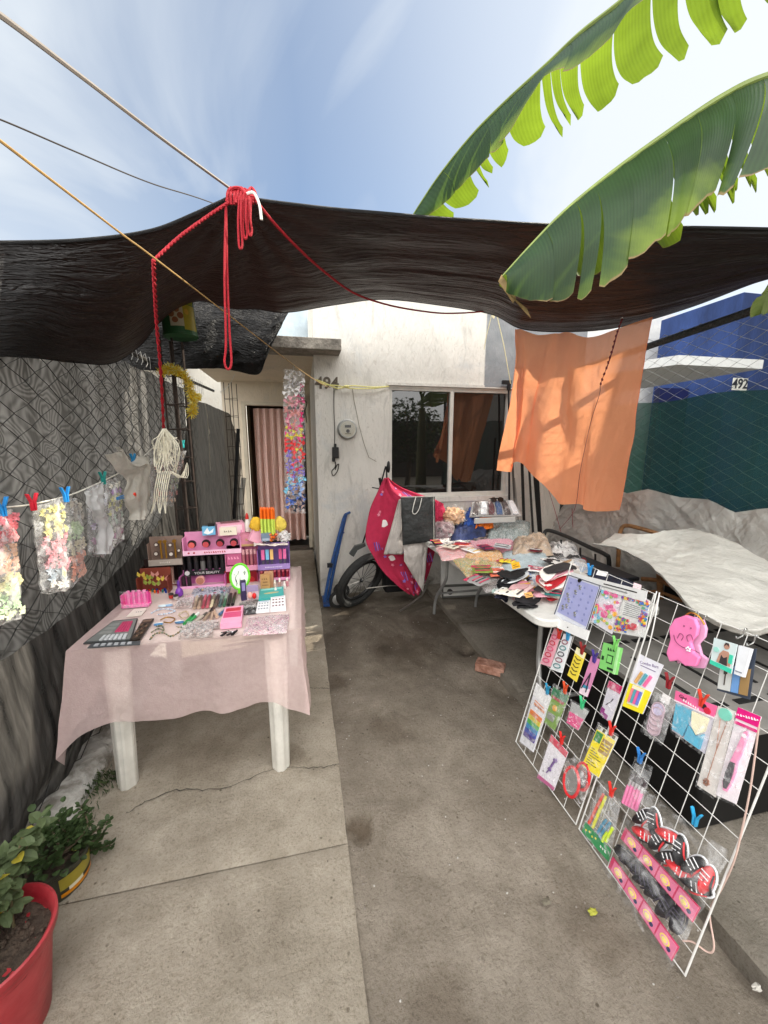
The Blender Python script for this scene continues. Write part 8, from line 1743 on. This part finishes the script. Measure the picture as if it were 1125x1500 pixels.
# long strip of hair bows
hs = thing('bow_strip', 'long clear strip of silver, pink, red and blue hair bows hanging from the cord', 'bow strip', at(432, 752, Y=2.8))
F = Frame(at(417, 752, Y=2.8), at(448, 752, Y=2.8), at(415, 540, Y=2.8), at(446, 545, Y=2.8)); rnd = random.Random(5)
cols = ['b9b4b2', '8f8a88', 'd9d6d4', 'c4527a', 'd9a0a8', 'c98a86', 'd42a6c', 'e0508c', 'd8cf4c', 'e03a3c', 'e8585c', '8a78c8', 'c83a5c', '7fc4e0', '9fb8e0', '4a6cc0', '2a3350', '1f2838']
mb = MB(); ms = [mat('bow_' + c_, c_, .6, .2, 60, trl=.15) for c_ in cols]
for i in range(36):
    v = lerp(.93, .04, i / 35); k = min(len(cols) - 1, int((1 - v) * len(cols)))
    for j in range(3):
        c = F.p(.22 + .28 * j + rnd.uniform(-.06, .06), v + rnd.uniform(-.01, .01), rnd.uniform(.004, .02)); kk = max(0, min(len(cols) - 1, k + rnd.choice((-1, 0, 0, 1)))); a0 = rnd.uniform(0, 3.14)
        for s in (0, math.pi):
            d = F.ex * math.cos(a0 + s) + F.ey * math.sin(a0 + s); e = F.n.cross(d); rr = rnd.uniform(.018, .03)
            ids = [mb.add(c), mb.add(c + d * rr + e * rr * .6 + F.n * .012), mb.add(c + d * rr * 1.1), mb.add(c + d * rr - e * rr * .6 + F.n * .004)]; mb.face(ids, kk)
        mb.blob(c, .005, 3, kk)
mb.build('hair_bows', ms, hs, smooth=False)
mb = MB()
for s in (1, -1): mb.grid(lambda u, v: F.p(u + .06 * nz((v * 9, 0, 1)), v, s * .016 * math.sin(math.pi * u) ** .5 + .006 * fbm((u * 3, v * 16, s), 1, 3)), 10, 70)
mb.build('clear_strip', film('strip_film', base=.03, amp=.4, scale=28, bump=1, bs=45, rough=.12), hs)
mb = MB(); mb.tube([at(430, 545, Y=2.8), at(430, 535, Y=2.95)], .002, 4); mb.build('tie', P('8a8272', .7), hs)
wire('clear_cord', [at(322, 575, Y=4.5), at(335, 565, Y=4.4), at(344, 548, Y=4.3)], .003, P('d9d8d2', .6), 'pale cord end tied by the porch rebar cage', 'cord', 10, 5)
mb = MB(); mb.tube(curve([at(300, 590, Y=4.3), at(303, 605, Y=4.3), at(306, 640, Y=4.3), at(308, 690, Y=4.3)], 14), .004, 4); mb.blob(at(306, 632, Y=4.3), (.01, .01, .03), 5); tag(mb.build('frayed_string', P('b0aa9c', .8)), 'frayed pale string hanging down on the black netting by the porch', 'string')

# ================================================================ POTS AND PLANTS
SOIL = mat('dark_soil', (.06, .042, .03), .95, .4, 30, .9, 60)
rp = thing('plant_pot', 'big red plastic pot cut by the lower left corner with a leafy plant', 'plant pot', (-.85, 1.0, 0))
mb = MB(); mb.lathe([(.0, .0), (.095, .0), (.10, .01), (.118, .16), (.132, .27), (.142, .275), (.146, .285), (.146, .303), (.140, .306), (.134, .30), (.128, .25), (.0, .25)], (-.86, 1.0, 0), 48); mb.build('pot', mat('red_plastic', (.34, .014, .024), .4, .3, 5, .25, 14, col2=(.38, .05, .055)), rp)
mb = MB(); mb.grid(lambda u, v: Vector((-.86 + .13 * v * math.cos(u * 6.2832), 1.0 + .13 * v * math.sin(u * 6.2832), .262 + .012 * fbm((math.cos(u * 6.28) * v, math.sin(u * 6.28) * v, 0), 5, 3) - .01 * v)), 40, 14, closeu=True); mb.blob((-.90, 1.02, .27), (.05, .05, .035), 10, 0, .3, 2, 4)
for i in range(40): a = random.uniform(0, 6.28); r = .12 * random.random() ** .5; mb.blob((-.86 + r * math.cos(a), 1 + r * math.sin(a), .268), random.uniform(.004, .009), 4, 0, .3, 3, i)
mb.build('soil', SOIL, rp)
LF1 = mat('sage_leaf', (.11, .15, .065), .6, .35, 14, .3, 40, trl=.3); LF2 = mat('small_leaf', (.05, .085, .028), .55, .35, 20, trl=.3); LFY = mat('yellow_leaf', (.5, .42, .05), .6, .2, trl=.3)
def leaf(mb, c, d, n_, L1, W1, m=0, fold=.25):
    d = d.normalized(); s = d.cross(n_).normalized(); n2 = s.cross(d)
    pr_ = ((0, 0), (.25, .75), (.55, 1), (.8, .75), (1, 0)); mid = [mb.add(c + d * L1 * t - n2 * .12 * L1 * t * t) for t, _ in pr_]
    for sg in (-1, 1):
        e = [mid[0]] + [mb.add(c + d * L1 * t + s * sg * W1 * w_ * (1 + .12 * math.sin(t * 30)) + n2 * (fold * W1 * w_ - .12 * L1 * t * t)) for t, w_ in pr_[1:4]] + [mid[4]]
        for i in range(4): mb.face([mid[i], mid[i+1], e[i+1], e[i]] if i and i < 3 else ([mid[0], mid[1], e[1]] if i == 0 else [mid[3], mid[4], e[3]]), m)
rnd = random.Random(14)
stems = MB(); lv = MB()
for k in range(8):
    a = rnd.uniform(0, 6.28); b0 = Vector((-.88 + .05 * math.cos(a), 1.03 + .05 * math.sin(a), .26)); tip = b0 + Vector((rnd.uniform(-.14, .06), rnd.uniform(-.06, .16), rnd.uniform(.10, .21)))
    C_ = curve([b0, b0.lerp(tip, .5) + Vector((rnd.uniform(-.02, .02), rnd.uniform(-.02, .02), .02)), tip], 12); stems.tube(C_, [.004, *[.003] * 12], 5)
    for p in C_[3:]:
        for q_ in range(3):
            d = Vector((rnd.uniform(-1, 1), rnd.uniform(-1, 1), rnd.uniform(-.5, .6))); leaf(lv, p, d, Vector((0, 0, 1)) + Vector((rnd.uniform(-.4, .4), rnd.uniform(-.4, .4), 0)), rnd.uniform(.03, .055), rnd.uniform(.012, .02), 1 if rnd.random() < .04 else 0)
stems.build('stem', mat('green_stem', (.12, .10, .05), .7, .2), rp); lv.build('foliage', [LF1, LFY], rp, smooth=False)
yp = thing('plant_pot', 'small black and gold tin pot with a twiggy shrub behind the red pot', 'plant pot', (-.93, 1.40, 0))
mb = MB(); mb.lathe([(0, 0), (.085, 0), (.088, .008), (.095, .11), (.100, .115), (.100, .125), (.094, .126), (.088, .11), (0, .10)], (-.93, 1.39, 0), 40); mb.build('pot', mat('tin_pot_black', (.05, .05, .035), .35, .4, 9, metal=.2), yp)
mb = MB()
for u0, u1, v0, v1, m_ in ((300, 385, .02, .035, 1), (300, 375, .05, .10, 0), (315, 345, .035, .05, 2)):
    mb.grid(lambda u, v: Vector((-.93 + (.0895 + .062 * lerp(v0, v1, v)) * math.cos(R(lerp(u0, u1, u))), 1.39 + (.0895 + .062 * lerp(v0, v1, v)) * math.sin(R(lerp(u0, u1, u))), lerp(v0, v1, v))), 16, 2, m_)
mb.build('printed_label', [P('a89a3a', .3, .3), P('d98a1c', .3, .2), P('d9d4b8', .4)], yp)
mb = MB(); mb.grid(lambda u, v: Vector((-.93 + .09 * v * math.cos(u * 6.2832), 1.39 + .09 * v * math.sin(u * 6.2832), .108 + .01 * fbm((math.cos(u * 6.28) * v, math.sin(u * 6.28) * v, 0), 5, 3))), 30, 8, closeu=True); mb.build('soil', SOIL, yp)
stems = MB(); lv = MB(); rnd = random.Random(31)
br = [[(-.93, 1.38), (118, 1225), (128, 1205), (119, 1180)], [(-.92, 1.40), (110, 1240), (130, 1225), (158, 1203)], [(-.90, 1.38), (125, 1250), (140, 1243), (164, 1238)], [(-.94, 1.40), (85, 1235), (75, 1218), (62, 1210)], [(-.93, 1.38), (100, 1235), (90, 1212), (86, 1200)], [(-.92, 1.42), (105, 1228), (110, 1212), (108, 1206)], [(-.95, 1.37), (60, 1255), (45, 1240), (38, 1228)], [(-.93, 1.4), (112, 1236), (138, 1232), (150, 1222)]]
for k, b_ in enumerate(br):
    yy = 1.40 + .03 * (k % 3) - .03; P_ = [Vector((b_[0][0], b_[0][1], .11))] + [at(a, b, Y=yy + .02 * i) for i, (a, b) in enumerate(b_[1:])]
    C_ = curve(P_, 22); stems.tube(C_, [lerp(.0055, .002, i / 22) for i in range(23)], 5)
    for i, p in enumerate(C_[6:]):
        for q_ in range(4):
            d = Vector((rnd.uniform(-1, 1), rnd.uniform(-1, 1), rnd.uniform(-.3, .9))); leaf(lv, p + d * .006, d, Vector((0, 0, 1)), rnd.uniform(.012, .022), rnd.uniform(.006, .011), 1 if rnd.random() < .01 else 0)
for i in range(260):
    d = Vector((rnd.gauss(0, .05), rnd.gauss(0, .05), rnd.gauss(.03, .03))); p = Vector((-.95, 1.38, .15)) + d; leaf(lv, p, d, Vector((0, 0, 1)), rnd.uniform(.015, .03), rnd.uniform(.008, .014), 0)
stems.build('branch', BARK, yp); lv.build('foliage', [LF2, LFY], yp, smooth=False)
# weeds by the kerb
mb = MB(); rnd = random.Random(2)
for cx_, cy_, sp, n_ in ((148, 1150, .05, 170), (128, 1200, .02, 40), (158, 1140, .03, 60)):
    c = at(cx_, cy_, Z=.02)
    for i in range(n_):
        p = c + Vector((rnd.gauss(0, sp), rnd.gauss(0, sp), 0)); d = Vector((rnd.gauss(0, .5), rnd.gauss(0, .5), 1)); leaf(mb, p, d, Vector((1, .3, .2)), rnd.uniform(.015, .035), rnd.uniform(.003, .007), rnd.randrange(2))
kind(mb.build('grass', [LF2, LF1], smooth=False), 'stuff')
